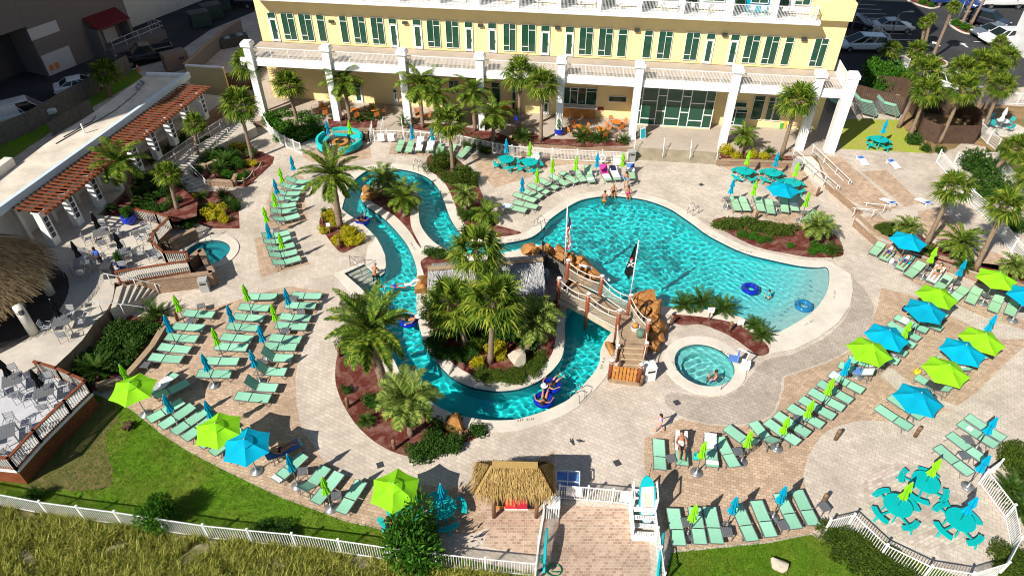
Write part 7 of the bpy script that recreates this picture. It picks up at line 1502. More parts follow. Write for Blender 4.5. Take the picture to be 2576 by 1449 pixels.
# ================================================================ VEHICLES
def car(style, paint, loc, rz, label):
    t = thing({'van': 'minivan', 'sedan': 'sedan', 'suv': 'suv_car', 'truck': 'pickup_truck', 'cargo': 'cargo_van'}[style], label, {'truck': 'pickup', 'cargo': 'van', 'van': 'van'}.get(style, 'car'), loc, rz)
    S_ = {'sedan': (4.7, .92, [(-2.35,.55,.8),(-2.2,.4,1.0),(-1.5,.35,1.05),(0,.32,1.02),(1.0,.33,1.0),(2.0,.36,.86),(2.35,.5,.68)], [(-1.75,1.0),(-.95,1.42),(.25,1.46),(1.15,.98)]),
          'suv': (4.6, .94, [(-2.3,.6,.95),(-2.15,.45,1.15),(-1,.4,1.15),(0,.38,1.12),(1.1,.4,1.1),(2.05,.42,.98),(2.3,.55,.8)], [(-2.1,1.12),(-1.75,1.66),(.2,1.72),(1.15,1.08)]),
          'van': (5.1, .98, [(-2.55,.55,1.0),(-2.45,.4,1.15),(-1,.36,1.12),(.5,.34,1.1),(1.5,.36,1.02),(2.3,.38,.85),(2.55,.5,.7)], [(-2.4,1.1),(-2.1,1.7),(.3,1.78),(1.75,1.0)]),
          'truck': (5.7, .98, [(-2.85,.7,1.05),(-2.8,.55,1.15),(-1.2,.5,1.15),(-.2,.48,1.15),(1.2,.5,1.18),(2.6,.52,1.1),(2.85,.6,.9)], [(-.85,1.14),(-.6,1.82),(.55,1.86),(1.35,1.16)]),
          'cargo': (5.8, 1.0, [(-2.9,.55,1.2),(-2.85,.45,1.3),(-1,.4,1.3),(.8,.4,1.3),(1.9,.42,1.15),(2.7,.45,.95),(2.9,.55,.75)], [(-2.8,1.28),(-2.7,2.15),(1.0,2.2),(2.0,1.14)])}[style]
    Lc, W, st, gh = S_; k = MB(); v = []; n = 8
    for x, z0, z1 in st:
        w = W*(.86 if abs(x) > Lc/2-.02 else .97 if abs(x) > Lc/2-.3 else 1)
        v += [(x, -w*.9, z0), (x, -w, z0+.12), (x, -w, z1-.16), (x, -w*.9, z1), (x, w*.9, z1), (x, w, z1-.16), (x, w, z0+.12), (x, w*.9, z0)]
    f = [(i*n+j, i*n+(j+1) % n, (i+1)*n+(j+1) % n, (i+1)*n+j) for i in range(len(st)-1) for j in range(n)]+[tuple(range(n))[::-1], tuple((len(st)-1)*n+j for j in range(n))]
    k.add(v, f)
    if style == 'truck':
        k.box((-1.85, -.9, 1.25), (1.9, .08, .3)); k.box((-1.85, .9, 1.25), (1.9, .08, .3)); k.box((-2.8, 0, 1.25), (.08, 1.7, .3))
    k.build('body', paint, t, False)
    (a, az), (b, bz), (c, cz), (d, dz) = gh; wl, wt = W*.9, W*.74
    g = MB().add([(a, -wl, az), (d, -wl, dz), (d, wl, dz), (a, wl, az), (b, -wt, bz), (c, -wt, cz), (c, wt, cz), (b, wt, bz)], [(0, 1, 5, 4), (1, 2, 6, 5), (2, 3, 7, 6), (3, 0, 4, 7)]); g.build('windows', M['glass_dark'], t)
    r = MB(); r.add([(b-.05, -wt-.02, bz-.02), (c+.05, -wt-.02, cz-.02), (c+.05, wt+.02, cz-.02), (b-.05, wt+.02, bz-.02), (b+.08, -wt+.1, bz+.05), (c-.08, -wt+.1, cz+.05), (c-.08, wt-.1, cz+.05), (b+.08, wt-.1, bz+.05)], [(0, 1, 5, 4), (1, 2, 6, 5), (2, 3, 7, 6), (3, 0, 4, 7), (4, 5, 6, 7)])
    for s in (-1, 1):
        for (x0, z0), (x1, z1) in (((a, az), (b, bz)), ((d, dz), (c, cz))): r.beam((x0, wl*s*1.0, z0), (x1, wt*s*1.02, z1), .06, .06)
        for u in (.38, .68): x0 = a+(d-a)*u; x1 = b+(c-b)*u; r.beam((x0, wl*s*1.005, (az+dz)/2), (x1, wt*s*1.02, (bz+cz)/2), .05, .08)
        if style == 'cargo': r.add([(a, wl*s*1.01, az), (a+2.9, wl*s*1.01, az), (b+2.7, wt*s*1.03, bz), (b, wt*s*1.03, bz)], [(0, 1, 2, 3)])
    r.build('roof', paint, t)
    for sx in (-Lc*.31, Lc*.31):
        for sy in (-1, 1):
            o = MB().tube([(sx, sy*(W-.2), .34), (sx, sy*(W+.01), .34)], .34, 16).build('wheel', M['tyre'], t); MB().tube([(sx, sy*(W-.05), .34), (sx, sy*(W+.025), .34)], .21, 12).build('rim', M['alu'], o)
    for s in (-1, 1):
        MB().box((Lc/2-.12, s*W*.68, st[-1][2]+.02), (.22, .34, .12)).build('headlight', M['white_plastic'], t); MB().box((-Lc/2+.06, s*W*.76, st[0][2]+.05), (.12, .22, .22)).build('tail_light', M['red_cool'], t)
        MB().box((d-.15, s*(W+.08), dz+.08), (.12, .16, .12)).build('mirror', paint, t)
    return t
pt = lambda n, c: gloss(n, c, .22, .0, .6)
white_p, silver_p, black_p, blue_p, grey_p, dk_p, paleblue = pt('white_car_paint', (.78,.79,.8)), pt('silver_car_paint', (.42,.45,.47)), pt('black_car_paint', (.012,.013,.016)), pt('blue_car_paint', (.02,.05,.22)), pt('grey_car_paint', (.13,.15,.19)), pt('midnight_car_paint', (.02,.022,.035)), pt('pale_blue_van_paint', (.62,.72,.80))
def at(r, c, x, y, z=.036): p = CG(r, c, x, y, z); return (p.x, p.y, z)
car('van', paleblue, at(0,3,930,505), PI-.05, 'pale blue minivan parked beside the hotel corner')
car('sedan', silver_p, at(0,3,1235,318), -.06, 'silver sedan parked in the shade of the hotel')
car('suv', dk_p, at(0,3,2195,265), -.9, 'midnight blue car beside the kerbed palm bed'); car('sedan', grey_p, at(0,3,2240,378), PI+.1, 'grey sedan behind the white car at the right lot'); car('suv', white_p, at(0,3,2320,440), PI+.1, 'white car in the right lot nearest the white building')
car('truck', white_p, at(0,3,2330,75), .0, 'white pickup at the top of the right parking lot'); car('suv', blue_p, at(0,3,1780,45), .1, 'blue car at the top edge behind the kerbed bed'); car('sedan', blue_p, at(0,3,1960,60), -1.2, 'dark blue sedan at the top edge beside the lamp post')
car('suv', white_p, at(0,3,1790,905), -.9, 'white car half hidden behind the palm cluster'); car('sedan', white_p, at(0,3,1920,925), -.9, 'white sedan behind the palm cluster near the white fence'); car('sedan', dk_p, at(0,3,855,275), -.6, 'dark car beyond the fence at the hotel corner')
car('truck', black_p, at(0,0,1490,620), PI+.55, 'black pickup parked in the shaded service lane'); car('truck', dk_p, at(0,0,2380,70), PI, 'dark pickup at the top of the service lane')
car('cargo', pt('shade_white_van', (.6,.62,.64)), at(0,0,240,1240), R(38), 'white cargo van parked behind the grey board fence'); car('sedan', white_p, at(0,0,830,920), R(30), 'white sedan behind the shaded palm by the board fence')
car('sedan', black_p, at(0,3,2600,30), .2, 'black car at the top right corner')
# ================================================================ SMALL THINGS
def ladder(r, c, x, y, rz, label):
    p = CG(r, c, x, y, .05); t = thing('pool_ladder', label, 'pool ladder', (p.x, p.y, .05), rz)
    for s in (-1, 1): MB().tube([(-.55, .25*s, -.0), (-.5, .25*s, .55), (-.3, .25*s, .8), (.0, .25*s, .72), (.12, .25*s, .3), (.14, .25*s, -.7)], .024, 7).build('rail', M['steel'], t, True)
    for z in (-.25, -.5): MB().beam((.14, -.25, z), (.14, .25, z), .08, .03).build('step', M['steel'], t)
ladder(1,2,300,840,R(-35),'steel ladder at the left side of the main pool'); ladder(1,2,1800,705,R(-145),'steel ladder at the upper right side of the main pool'); ladder(1,1,1620,262,R(-120),'steel ladder at the top bend of the river'); ladder(2,2,625,1085,R(140),'steel ladder at the bottom bend of the river')
def rail_(pts, label, r=.024): t = thing('grab_rail', label, 'handrail', (0, 0, 0)); MB().tube(pts, r, 7).build('bar', M['steel'], t, True)
a = CG(1,1,955,1225,.05); b = CG(1,1,1075,1350,-.3); rail_([a, a+Vector((0,0,.85)), a+Vector((.15,-.1,.85)), b+Vector((0,0,.55)), b], 'steel rail down the river entry steps'); a2 = CG(1,1,1100,1230,.05); rail_([a2, a2+Vector((0,0,.75)), a+Vector((.3,.05,.75)), a+Vector((.3,0,0))], 'steel hoop rail at the top of the river steps')
a = CG(2,2,2100,1020,.06); rail_([a, a+Vector((.1,.1,.8)), a+Vector((-.3,.5,.75)), a+Vector((-.6,.7,.1)), a+Vector((-.6,.7,-.4))], 'steel rail at the near edge of the hot tub'); a = CG(1,0,2120,940,.06); rail_([a, a+Vector((0,0,.9)), a+Vector((-.15,-.5,.7)), a+Vector((-.15,-.5,-.4))], 'steel rail of the small spa')
# pool lift
p = G(1862,922,.06); t = thing('pool_lift', 'white pool lift with a blue seat beside the hot tub', 'pool lift', p, R(-20))
MB().box((.25, 0, .25), (.5, .35, .5)).build('base', M['white_plastic'], t); MB().tube([(.2, 0, .4), (.25, 0, 1.2), (-.4, .05, 1.3)], .05, 8).build('arm', M['white_plastic'], t); MB().box((-.5, .05, .45), (.5, .5, .08)).build('seat', M['towel_blue'], t); MB().box((-.25, .05, .75), (.08, .5, .55)).build('seat_back', M['towel_blue'], t)
# wooden bollards
for i, (r, c, x, y, lab) in enumerate([(2,1,930,1200,'in the red mulch bed by the river'),(3,1,1395,175,'at the lower rim of the red mulch bed'),(3,1,2065,85,'beside the shrubs below the river'),(2,2,2190,435,'in the sago bed by the hot tub'),(2,2,1600,370,'behind the bridge boulders'),(2,2,1300,975,'beside the bridge gate'),(1,2,2450,765,'between the clipped hedges'),(1,3,490,525,'at the foot of the long ramp'),(3,3,680,75,'left of two on the light pavers'),(3,3,1480,45,'right of two on the light pavers'),(3,3,545,720,'beside the lone side table'),(1,1,680,800,'at the top of the yellow shrub planter'),(1,1,848,1045,'at the bottom of the yellow shrub planter'),(2,1,845,690,'under the large date palm'),(2,0,1790,330,'beside the sago at the lounger column'),(1,0,2390,420,'at the tip of the garden bed'),(1,0,2470,425,'right one at the tip of the garden bed'),(0,1,1115,1430,'beside the patio gate'),(0,2,1045,1435,'beside the small sago on the patio'),(1,3,200,140,'in the planter by the long ramp'),(2,1,965,235,'behind the upper date palm fronds'),(1,0,1925,1230,'at the terrace rail corner by the spa')]):
    p = CG(r, c, x, y, .6 if lab.endswith('on the patio') else 0); z = p.z
    t = thing('wooden_bollard', 'round wooden bollard light '+lab, 'bollard', p, 0, 'wooden bollards'); MB().lathe([(.1, 0), (.1, .72), (.085, .78), (.02, .8)], (0, 0, 0), 12).build('post', M['log'], t, True); MB().lathe([(.103, .55), (.103, .6)], (0, 0, 0), 12).build('light_slot', M['dkgrey'], t)
def bin_(r, c, x, y, z, mat, label, w=.55, h=1.0):
    p = CG(r, c, x, y, z); t = thing('litter_bin', label, 'litter bin', (p.x, p.y, z), .2); MB().box((0, 0, h*.4), (w, w, h*.8)).build('body', mat, t); k = MB(); k.box((0, 0, h*.93), (w*1.04, w*1.04, h*.1)); k.box((0, w*.45, h*.84), (w, .06, h*.1)); k.build('lid', mat, t); MB().box((0, -w*.505, h*.7), (w*.7, .02, h*.12)).build('slot', M['black'], t)
bin_(1,0,2075,1470,0,M['plastic_grey'],'grey litter bin at the corner of the block wall'); bin_(2,2,1370,900,0,M['white_plastic'],'white towel return bin beside the bridge gate',.6,1.1); bin_(1,2,1195,170,0,M['plastic_grey'],'grey litter bin at the left end of the wide steps'); bin_(1,3,275,270,0,M['plastic_grey'],'pale litter bin behind the ramp beside a turquoise table'); bin_(1,0,1110,1330,TZ,M['dkgrey'],'dark litter bin at the end of the redwood rail',.6,.9)
def sign(r, c, x, y, z, h, w, hh, label, txt='', mat='white', rz=0.0, n='sign'):
    p = CG(r, c, x, y, z); t = thing(n, label, 'sign', (p.x, p.y, z), rz); MB().box((0, 0, h/2), (.07, .07, h)).build('post', M['log'], t); o = MB().box((0, -.05, h), (w, .03, hh)).build('panel', M[mat], t)
    if txt: lettering(txt, (0, -.068, h), 0, hh*.3, M['ink_red'], o, 'lettering', (PI/2, 0, 0))
sign(2,2,1975,330,0,.95,.42,.42,'small white sign with a red mark in the sago bed','NO'); sign(1,1,745,900,0,.8,.28,.3,'white box sign on a post in the yellow shrub planter'); sign(2,2,2285,400,0,.5,.4,.4,'small white utility sign beside the sago bed')
for (x, y, w, lab) in [(245,85,.9,'left white notice board on the patio fence'),(1060,125,.75,'right white notice board on the patio fence')]:
    p = CG(1,2,x,y+60,.4); t = thing('notice_board', lab, 'sign', (p.x, p.y-.1, .62), R(-4)); MB().box((0, 0, 0), (w, .03, .85)).build('panel', M['white'], t); lettering('POOL RULES', (0, -.02, .3), 0, .13, M['ink'], t, 'lettering', (PI/2, 0, 0))
for (x, y, lab) in [(1550,1400,'left'),(1750,1415,'right')] : 
    p = CG(0,1,1260 if lab == 'left' else 1360,1395,.4); t = thing('notice_board', lab+' white notice board on the patio gate', 'sign', (p.x, p.y-.12, .6), 0); MB().box((0, 0, 0), (.6, .03, .75)).build('panel', M['white'], t)
p = CG(1,2,905,150,.55); t = thing('life_ring', 'white life ring hanging on the patio fence', 'life ring', (p.x, p.y-.12, .65)); MB().tube([(.3*math.cos(a), 0, .3*math.sin(a)) for a in [2*PI*i/24 for i in range(24)]], .08, 8, 0, True).build('ring', M['white_plastic'], t, True)
p = CG(3,2,1180,650,.5); t = thing('notice_board', 'large white notice board on the gate fence beside the white stand', 'sign', (p.x, p.y-.12, .62), R(-6)); MB().box((0, 0, 0), (.85, .03, .8)).build('panel', M['white'], t); lettering('POOL HOURS', (0, -.02, .28), 0, .1, M['ink'], t, 'lettering', (PI/2, 0, 0))
p = CG(3,2,620,600,.5); t = thing('notice_board', 'white notice panel on the fence in front of the blue cart', 'sign', (p.x, p.y-.12, .66), R(-6)); MB().box((0, 0, 0), (.75, .03, .7)).build('panel', M['white'], t)
# flags
def flagpole(base, z0, top, label): 
    t = thing('flagpole', label, 'flagpole', (base.x, base.y, z0)); v = top-Vector((base.x, base.y, z0)); MB().tube([(0, 0, 0), v], .035, 8).build('pole', M['white'], t, True); MB().ball(v, .06).build('finial', M['white'], t); return t, v
b1 = Vector((3.45, 35.0, 0)); tp = AT(*C(1,2,560,585), 35.0); t, v = flagpole(b1, .6, tp, 'white flagpole on the grotto with a limp striped flag')
fl = thing('flag', 'limp red and white striped flag with a blue corner', 'flag', (b1.x, b1.y, .6)); k = MB(); rows = 13
for i in range(rows):
    for j in range(5):
        def fp_(a, b_): return Vector((v.x*(.62+.0)+.05+.32*b_*(.4+.6*a/rows)+.06*math.sin(a*.8), v.y*.7+.08*math.sin(b_*9+a*.4), v.z*(.83-.44*a/rows)-.1*b_))
        k.add([fp_(i, j/5), fp_(i, (j+1)/5), fp_(i+1, (j+1)/5), fp_(i+1, j/5)], [(0, 1, 2, 3)], 2 if (i < 4 and j < 3) else (i+j) % 2)
k.build('cloth', [M['ink_red'], M['white'], M['navy']], fl)
b2_ = Vector((7.3, 32.0, 0)); tp = AT(*C(1,2,1275,975), 32.0); t, v = flagpole(b2_, .6, tp, 'white flagpole at the bridge with a black pirate flag')
fl = thing('flag', 'black pirate flag with a white skull wearing a red bandana', 'flag', (b2_.x, b2_.y, .6)); k = MB()
def pf_(a, b_): return Vector((v.x*(.96-.5*a)-.05-(.62*b_)*(.35+.75*a if a < .75 else .9-.8*(a-.75)*3), v.y*.9+.1*math.sin(b_*4), v.z*(.97-.47*a)-.42*b_*(1-.3*a)))
for i in range(8):
    for j in range(4): k.add([pf_(i/8, j/4), pf_(i/8, (j+1)/4), pf_((i+1)/8, (j+1)/4), pf_((i+1)/8, j/4)], [(0, 1, 2, 3)])
k.build('cloth', M['black'], fl); k = MB(); c0 = pf_(.45, .5)+Vector((0, -.07, 0)); k.ball(c0, .13, .9, .3, 1); k.box(c0+Vector((0, 0, -.13)), (.12, .05, .1)); k.beam(c0+Vector((-.25, 0, -.2)), c0+Vector((.2, 0, -.5)), .05, .05); k.beam(c0+Vector((.2, 0, -.2)), c0+Vector((-.2, 0, -.5)), .05, .05); k.build('skull_and_bones', M['white'], fl)
k = MB(); k.ball(c0+Vector((0, -.005, .09)), .13, .95, .34, .6); k.build('bandana', M['ink_red'], fl); k = MB(); k.ball(c0+Vector((-.045, -.05, .0)), .03); k.ball(c0+Vector((.045, -.05, .0)), .03); k.build('eye_sockets', M['black'], fl)
# cornhole boards
for i, (x, y, rz, lab) in enumerate([(950,180,.12,'far left bean bag board with blue target stars'),(1262,212,.3,'far right bean bag board with blue target stars'),(1205,585,PI+.3,'near left bean bag board with red stripes'),(1560,585,PI+.35,'near right bean bag board with red stripes')]):
    p = CG(1,3,x,y,.7); t = thing('bean_bag_board', lab, 'game board', (p.x, p.y, .604), rz, 'bean bag boards'); m = Matrix.Rotation(R(12), 3, 'X'); k = MB(); k.box((0, 0, .2), (.6, 1.2, .05), 0, 0, m); k.box((0, -.56 if False else .5, .12), (.58, .06, .2)); k.build('board', M['white'], t)
    k = MB(); k.box((0, .38, .306), (.56, .36, .004), 0, 0, m); k.build('blue_field', M['towel_blue'], t); k = MB()
    for s in (-.18, 0, .18): k.box((s, -.2, .18), (.06, .75, .004), 0, 0, m)
    k.build('red_stripe', plain('faded_red', (.75, .45, .45), .7, .05), t); MB().lathe([(.08, 0), (.08, .005)], (0, .36, .315), 14).build('hole', M['black'], t)
# planters, pots
def pot(r, c, x, y, z, label, conifer=True, s=1.0):
    p = CG(r, c, x, y, z+.2); t = thing('flower_pot', label, 'flower pot', (p.x, p.y, z)); t.scale = (s, s, s); MB().lathe([(.22, 0), (.42, .2), (.45, .4), (.36, .55), (.4, .6), (.36, .6), (.3, .5)], (0, 0, 0), 20).build('pot', M['blue_pot'], t, True)
    o = bpy.data.objects.new('plant', blob('o', 'bright_shrub', 0)); COL.objects.link(o); o.parent = t; o.location = (0, 0, .5); o.scale = (.32, .32, 1.1 if conifer else .6)
pot(1,0,1305,775,TZ,'cobalt blue pot with a bushy plant on the bar terrace', False, 1.15); pot(0,2,475,1335,.606,'cobalt blue pot with a conifer before the serving window'); pot(0,1,2640,1200,.606,'cobalt blue pot behind the tall fan palms', True, .8); pot(1,0,1215,1215,TZ,'dark pot with a tall plant behind the redwood rail', True, .7)
# stand, boards, cart by the gate
p0, p1 = CG(3,2,1205,1090,0), CG(3,2,1440,1105,0); q0 = CG(3,2,1270,600,.9); t = thing('chair_stand', 'white slatted beach stand with sloping perforated steps beside the entry alley', 'stand', ((p0.x+p1.x)/2, p0.y, 0), R(-3)); W_ = (p1.x-p0.x)/2
for s in (-1, 1):
    k = MB(); k.box((W_*s, .45, .5), (.05, .9, 1.0)); k.box((W_*s, 1.3, .7), (.05, .8, 1.4)); k.box((W_*s, 1.66, 1.1), (.06, .08, 2.1)); k.box((W_*s, .95, 1.0), (.06, .08, 1.9)); k.beam((W_*s, .95, 1.9), (W_*s, 1.7, 2.1), .06, .06); k.build('side_panel', M['white'], t)
for i in range(4):
    k = MB(); z = .35+.28*i; y = .12+.24*i; k.box((0, y, z), (2*W_-.06, .22, .03)); o = k.build('tread', M['white'], t); h_ = MB()
    for a in range(9):
        for b in range(3): h_.box((-W_+.2+.11*a*1.0, y-.06+.06*b, z+.0165), (.045, .03, .002))
    if i < 3: h_.build('slot', M['dkgrey'], o)
MB().box((0, .0, .18), (2*W_-.06, .05, .36)).build('kick_board', M['white'], t)
for y, z in ((1.1, 1.1), (1.35, 1.3), (1.62, 1.55)): MB().box((0, y, z), (2*W_-.06, .1, .03)).build('shelf', M['white'], t)
def board(loc, rot, L, mats, label, txt=None, w=.39):
    t = thing('paddle_board', label, 'paddle board', loc); t.rotation_euler = rot; out = []
    for i in range(25): s = -1+2*i/24; out.append((L/2*s, w*(1-abs(s)**2.6)**.6))
    pts = out+[(x, -y) for x, y in reversed(out)]; MB().prism(pts, -.05, .05).build('deck', mats[0], t)
    if len(mats) > 1:
        o2 = [(x*.98, y*.82) for x, y in out if x < L*.33]; pts = o2+[(x, -y) for x, y in reversed(o2)]; o = MB().prism(pts, .051, .056).build('pad', mats[1], t)
        if txt: lettering(txt, (-L*.02, 0, .058), 0, .3, M['gold'], o, 'lettering', (0, 0, 0))
    k = MB(); k.beam((-L*.42, 0, -.05), (-L*.47, 0, -.25), .02, .12); k.build('fin', M['dkgrey'], t)
pb = CG(3,2,1350,650,1.5); board((pb.x+.05, pb.y-.1, 1.35), (0, R(-62), R(95)), 2.5, [M['board_teal'], M['board_grey']], 'teal and grey paddle board standing upright in the white stand', 'YOLO')
MB().tube([(pb.x+.0, pb.y+.25, .4), (pb.x+.12, pb.y+.55, 3.3)], .015, 5).build('paddle', M['dkgrey'], tag(bpy.data.objects.new('paddle', None), 'thin paddle sticking up behind the teal board', 'paddle')); COL.objects.link(bpy.data.objects['paddle'] if bpy.data.objects['paddle'].type == 'EMPTY' else [o for o in bpy.data.objects if o.type == 'EMPTY' and o.get('category') == 'paddle'][0])
pb = CG(3,2,310,1180,.75); board((pb.x+.12, pb.y, .72), (R(86), R(-8), R(84)), 2.0, [M['board_teal']], 'teal board leaning edge-on against the left alley fence', None, .3)
pb = CG(3,2,1465,1280,.75); board((pb.x+.12, pb.y, .72), (R(80), R(-6), R(74)), 2.6, [M['board_teal']], 'teal board leaning against the right alley fence', None, .34)
hs = thing('garden_hose', 'tangled green garden hose on the pavers by the alley fence', 'hose', (0, 0, 0)); c0 = CG(3,2,420,1390,.03); c1 = CG(3,2,290,1330,.03); q = random.Random(4)
MB().tube([c0+Vector((.34*math.cos(a*.42), .3*math.sin(a*.42), .01+.002*a)) for a in range(30)]+[c1.lerp(c0, 1-i/8)+Vector((q.uniform(-.15,.15), q.uniform(-.1,.1), .02+.05*i)) for i in range(9)]+[c1+Vector((.1*math.cos(a), .12*math.sin(a), .15+.05*a)) for a in range(14)], .022, 6).build('tube', M['green_hose'], hs, True)
p = CG(3,2,560,560,.4); t = thing('laundry_cart', 'white tube frame cart with blue canvas tubs behind the gate fence', 'cart', (p.x, p.y+.25, 0), R(-5))
for s in (-1, 1): MB().box((.28*s, 0, .55), (.5, .55, .7)).build('tub', M['towel_blue'], t)
k = MB()
for x in (-.56, 0, .56): k.beam((x, -.3, 1.0), (x, .3, 1.0), .04, .04); k.beam((x, -.3, .05), (x, -.3, 1.0), .04, .04); k.beam((x, .3, .05), (x, .3, 1.0), .04, .04)
for y in (-.3, .3): k.beam((-.56, y, 1.0), (.56, y, 1.0), .04, .04); k.beam((-.56, y, .15), (.56, y, .15), .04, .04)
k.build('frame', M['white'], t)
p = CG(3,2,395,860,0); t = thing('towel_bin', 'white slatted bin beside the thatched hut corner', 'bin', (p.x, p.y+.2, 0), R(-4)); k = MB()
for i in range(7): k.box((-.33+.11*i, -.28, .5), (.06, .03, .9))
k.box((0, -.28, .95), (.75, .05, .08)); k.box((.36, 0, .5), (.04, .56, 1.0)); k.box((-.36, 0, .5), (.04, .56, 1.0)); k.build('slatted_side', M['white'], t); MB().box((0, 0, 1.01), (.78, .6, .05)).build('lid', M['white'], t)
# fire log pile, birds, sandwich board, life vests
p = CG(2,0,1300,1410,.0); t = thing('log_fire_ring', 'pile of dark logs in a metal ring on the left lawn', 'fire pit', (p.x, p.y, .012)); q = random.Random(2)
for i in range(7): a = i*.9; MB().tube([(.3*math.cos(a), .3*math.sin(a), .08+.06*i % .2), (-.25*math.cos(a+.3), -.25*math.sin(a+.3), .15+.05*i % .25)], .07, 7).build('log', plain('charred_log', (.07, .035, .02), .9, .4) if i == 0 else bpy.data.materials['charred_log'], t)
for i, (x, y) in enumerate([(595,108),(675,102)]):
    p = CG(3,2,x,y,.0); t = thing('bird', ('left' if i == 0 else 'right')+' of two small dark birds on the light pavers', 'bird', p, 2+i); k = MB(); k.ball((0, 0, .1), .07, 1.6, 1, .9); k.ball((.11, 0, .17), .045); k.beam((-.1, 0, .1), (-.24, 0, .09), .05, .02); k.beam((0, .02, .06), (0, .02, 0), .01, .01); k.beam((0, -.02, .06), (0, -.02, 0), .01, .01); k.build('body', M['dkgrey'], t, True)
p = CG(0,2,1300,1390,.6); t = thing('sandwich_board', 'white sandwich board with a blue poster on the patio', 'sign', (p.x, p.y, .606), .5)
for s in (-1, 1): MB().box((0, .16*s, .5), (.6, .03, 1.0), 0, 0, Matrix.Rotation(R(14*s), 3, 'X')).build('panel', M['white'], t)
MB().box((0, -.185, .5), (.48, .01, .8), 0, 0, Matrix.Rotation(R(-14), 3, 'X')).build('poster', M['board_teal'], t)
p = CG(0,3,145,1290,.6); t = thing('beach_toy_rack', 'upright red blue yellow and green floats by the last column', 'rack', (p.x, p.y, .606))
for i, (m, dx) in enumerate(((M['ink_red'], .05), (M['towel_blue'], .22), (M['gold'], .12), (plain('toy_green', (.05,.4,.1), .5, .05), -.2))): MB().box((dx, -.05*i, .5-.08*i), (.26, .05, 1.0-.16*i), 0, 0, Matrix.Rotation(R(-8), 3, 'X')).build('float', m, t)
# lamps, dumpsters, cabinets, cones
for (x0, y0, x1, y1, lab) in [(1205,430,1330,125,'slim grey parking lamp beside the silver sedan'),(815,385,925,0,'slim grey parking lamp behind the hotel corner'),(1895,222,1990,0,'slim grey parking lamp on the kerbed palm bed')]:
    b = CG(0,3,x0,y0,.03); tp = AT(*C(0,3,x1,y1), b.y); t = thing('street_lamp', lab, 'street lamp', b); v = tp-b; MB().tube([(0, 0, 0), (v.x, 0, v.z-.2), (v.x+.3, 0, v.z), (v.x+1.0, 0, v.z+.05)], .07, 8).build('post', M['alu'], t, True); MB().box((v.x+1.2, 0, v.z+.05), (.6, .25, .1)).build('lamp_head', M['plastic_grey'], t)
for i, (x, y, lab) in enumerate([(2030,270,'nearest'),(2150,190,'middle'),(2230,110,'farthest')]):
    p = CG(0,0,x,y,.03); t = thing('dumpster', 'dark green dumpster in the service lane, %s of three' % lab, 'dumpster', p, R(35), 'dumpsters'); MB().box((0, 0, .9), (2.2, 1.6, 1.6)).build('body', plain('dumpster_green', (.02, .045, .042), .6, .1), t); MB().box((0, 0, 1.75), (2.3, 1.7, .1)).build('lid', M['dkgrey'], t)
p = CG(0,0,1790,690,.0); t = thing('utility_cabinet', 'tan metal utility cabinet by the grey block wall', 'cabinet', p, R(40)); MB().box((0, 0, .9), (2.4, 1.5, 1.8)).build('body', plain('tan_metal', (.20, .145, .12), .6, .05), t); MB().box((.5, -.76, 1.2), (.5, .03, .25)).build('vent', M['dkgrey'], t)
for i, (x, y, lab) in enumerate([(1395,715,'by the black pickup'),(955,540,'at the store loading platform')]): p = CG(0,0,x,y,.03); t = thing('traffic_cone', 'orange traffic cone '+lab, 'traffic cone', p); MB().lathe([(.2, 0), (.2, .04), (.15, .05), (.04, .75)], (0, 0, 0), 12).build('cone', M['orange'], t); MB().lathe([(.1, .42), (.075, .55)], (0, 0, .0), 12).build('stripe', M['white'], t)
for i, (x, y) in enumerate([(2300,470),(2430,440)]): p = CG(0,0,x,y,.0); t = thing('pump_unit', ('left' if i == 0 else 'right')+' dark pump unit in the equipment yard', 'equipment', p, R(30)); MB().box((0, 0, .5), (1.6, 1.2, 1.0)).build('casing', M['dkgrey'], t); MB().lathe([(.4, 1.0), (.35, 1.12)], (0, 0, 0), 12).build('fan_hood', M['alu'], t)
ws = thing('white_building', 'plain white building wall at the right edge of the parking lot', 'building', (0, 0, 0)); MB().prism([(q.x, q.y) for q in (G(2536,112), G(2592,164), G(2660,200), G(2900,200), G(2900,60))], 0, 22).build('wall', M['white'], ws)
# white patio set under the palms
p = CG(0,3,2330,1290,.6); BKW = thing('patio_table', 'white round patio table among the palms at the right', 'table', (p.x, p.y, .61)); MB().lathe([(.5, .7), (.5, .74)], (0, 0, 0), 18).build('table_top', M['white'], BKW); MB().lathe([(.3, 0), (.05, .05), (.05, .7)], (0, 0, 0), 10).build('pedestal', M['white'], BKW)
TC = Kind(make_chair(M['towel_teal']))
for i, s in enumerate(('right', 'far', 'left', 'near')): a = i*PI/2+.3; TC.place((p.x+.85*math.cos(a), p.y+.85*math.sin(a), .61), a-PI/2, 'teal cushioned patio chair on the %s side of the white round table' % s, 'teal patio chairs')
p2 = CG(0,3,2440,1100,3.0); WP = make_closed(M['towel'])(); WP.location = (p2.x-.3, p2.y, .61); tag(WP, 'closed white parasol beside the white patio table', 'parasol')
sheet('concrete_pad', [Vector((p.x+2.2*math.cos(i*PI/8), p.y+1.8*math.sin(i*PI/8), 0)) for i in range(16)], .607, M['coping'])
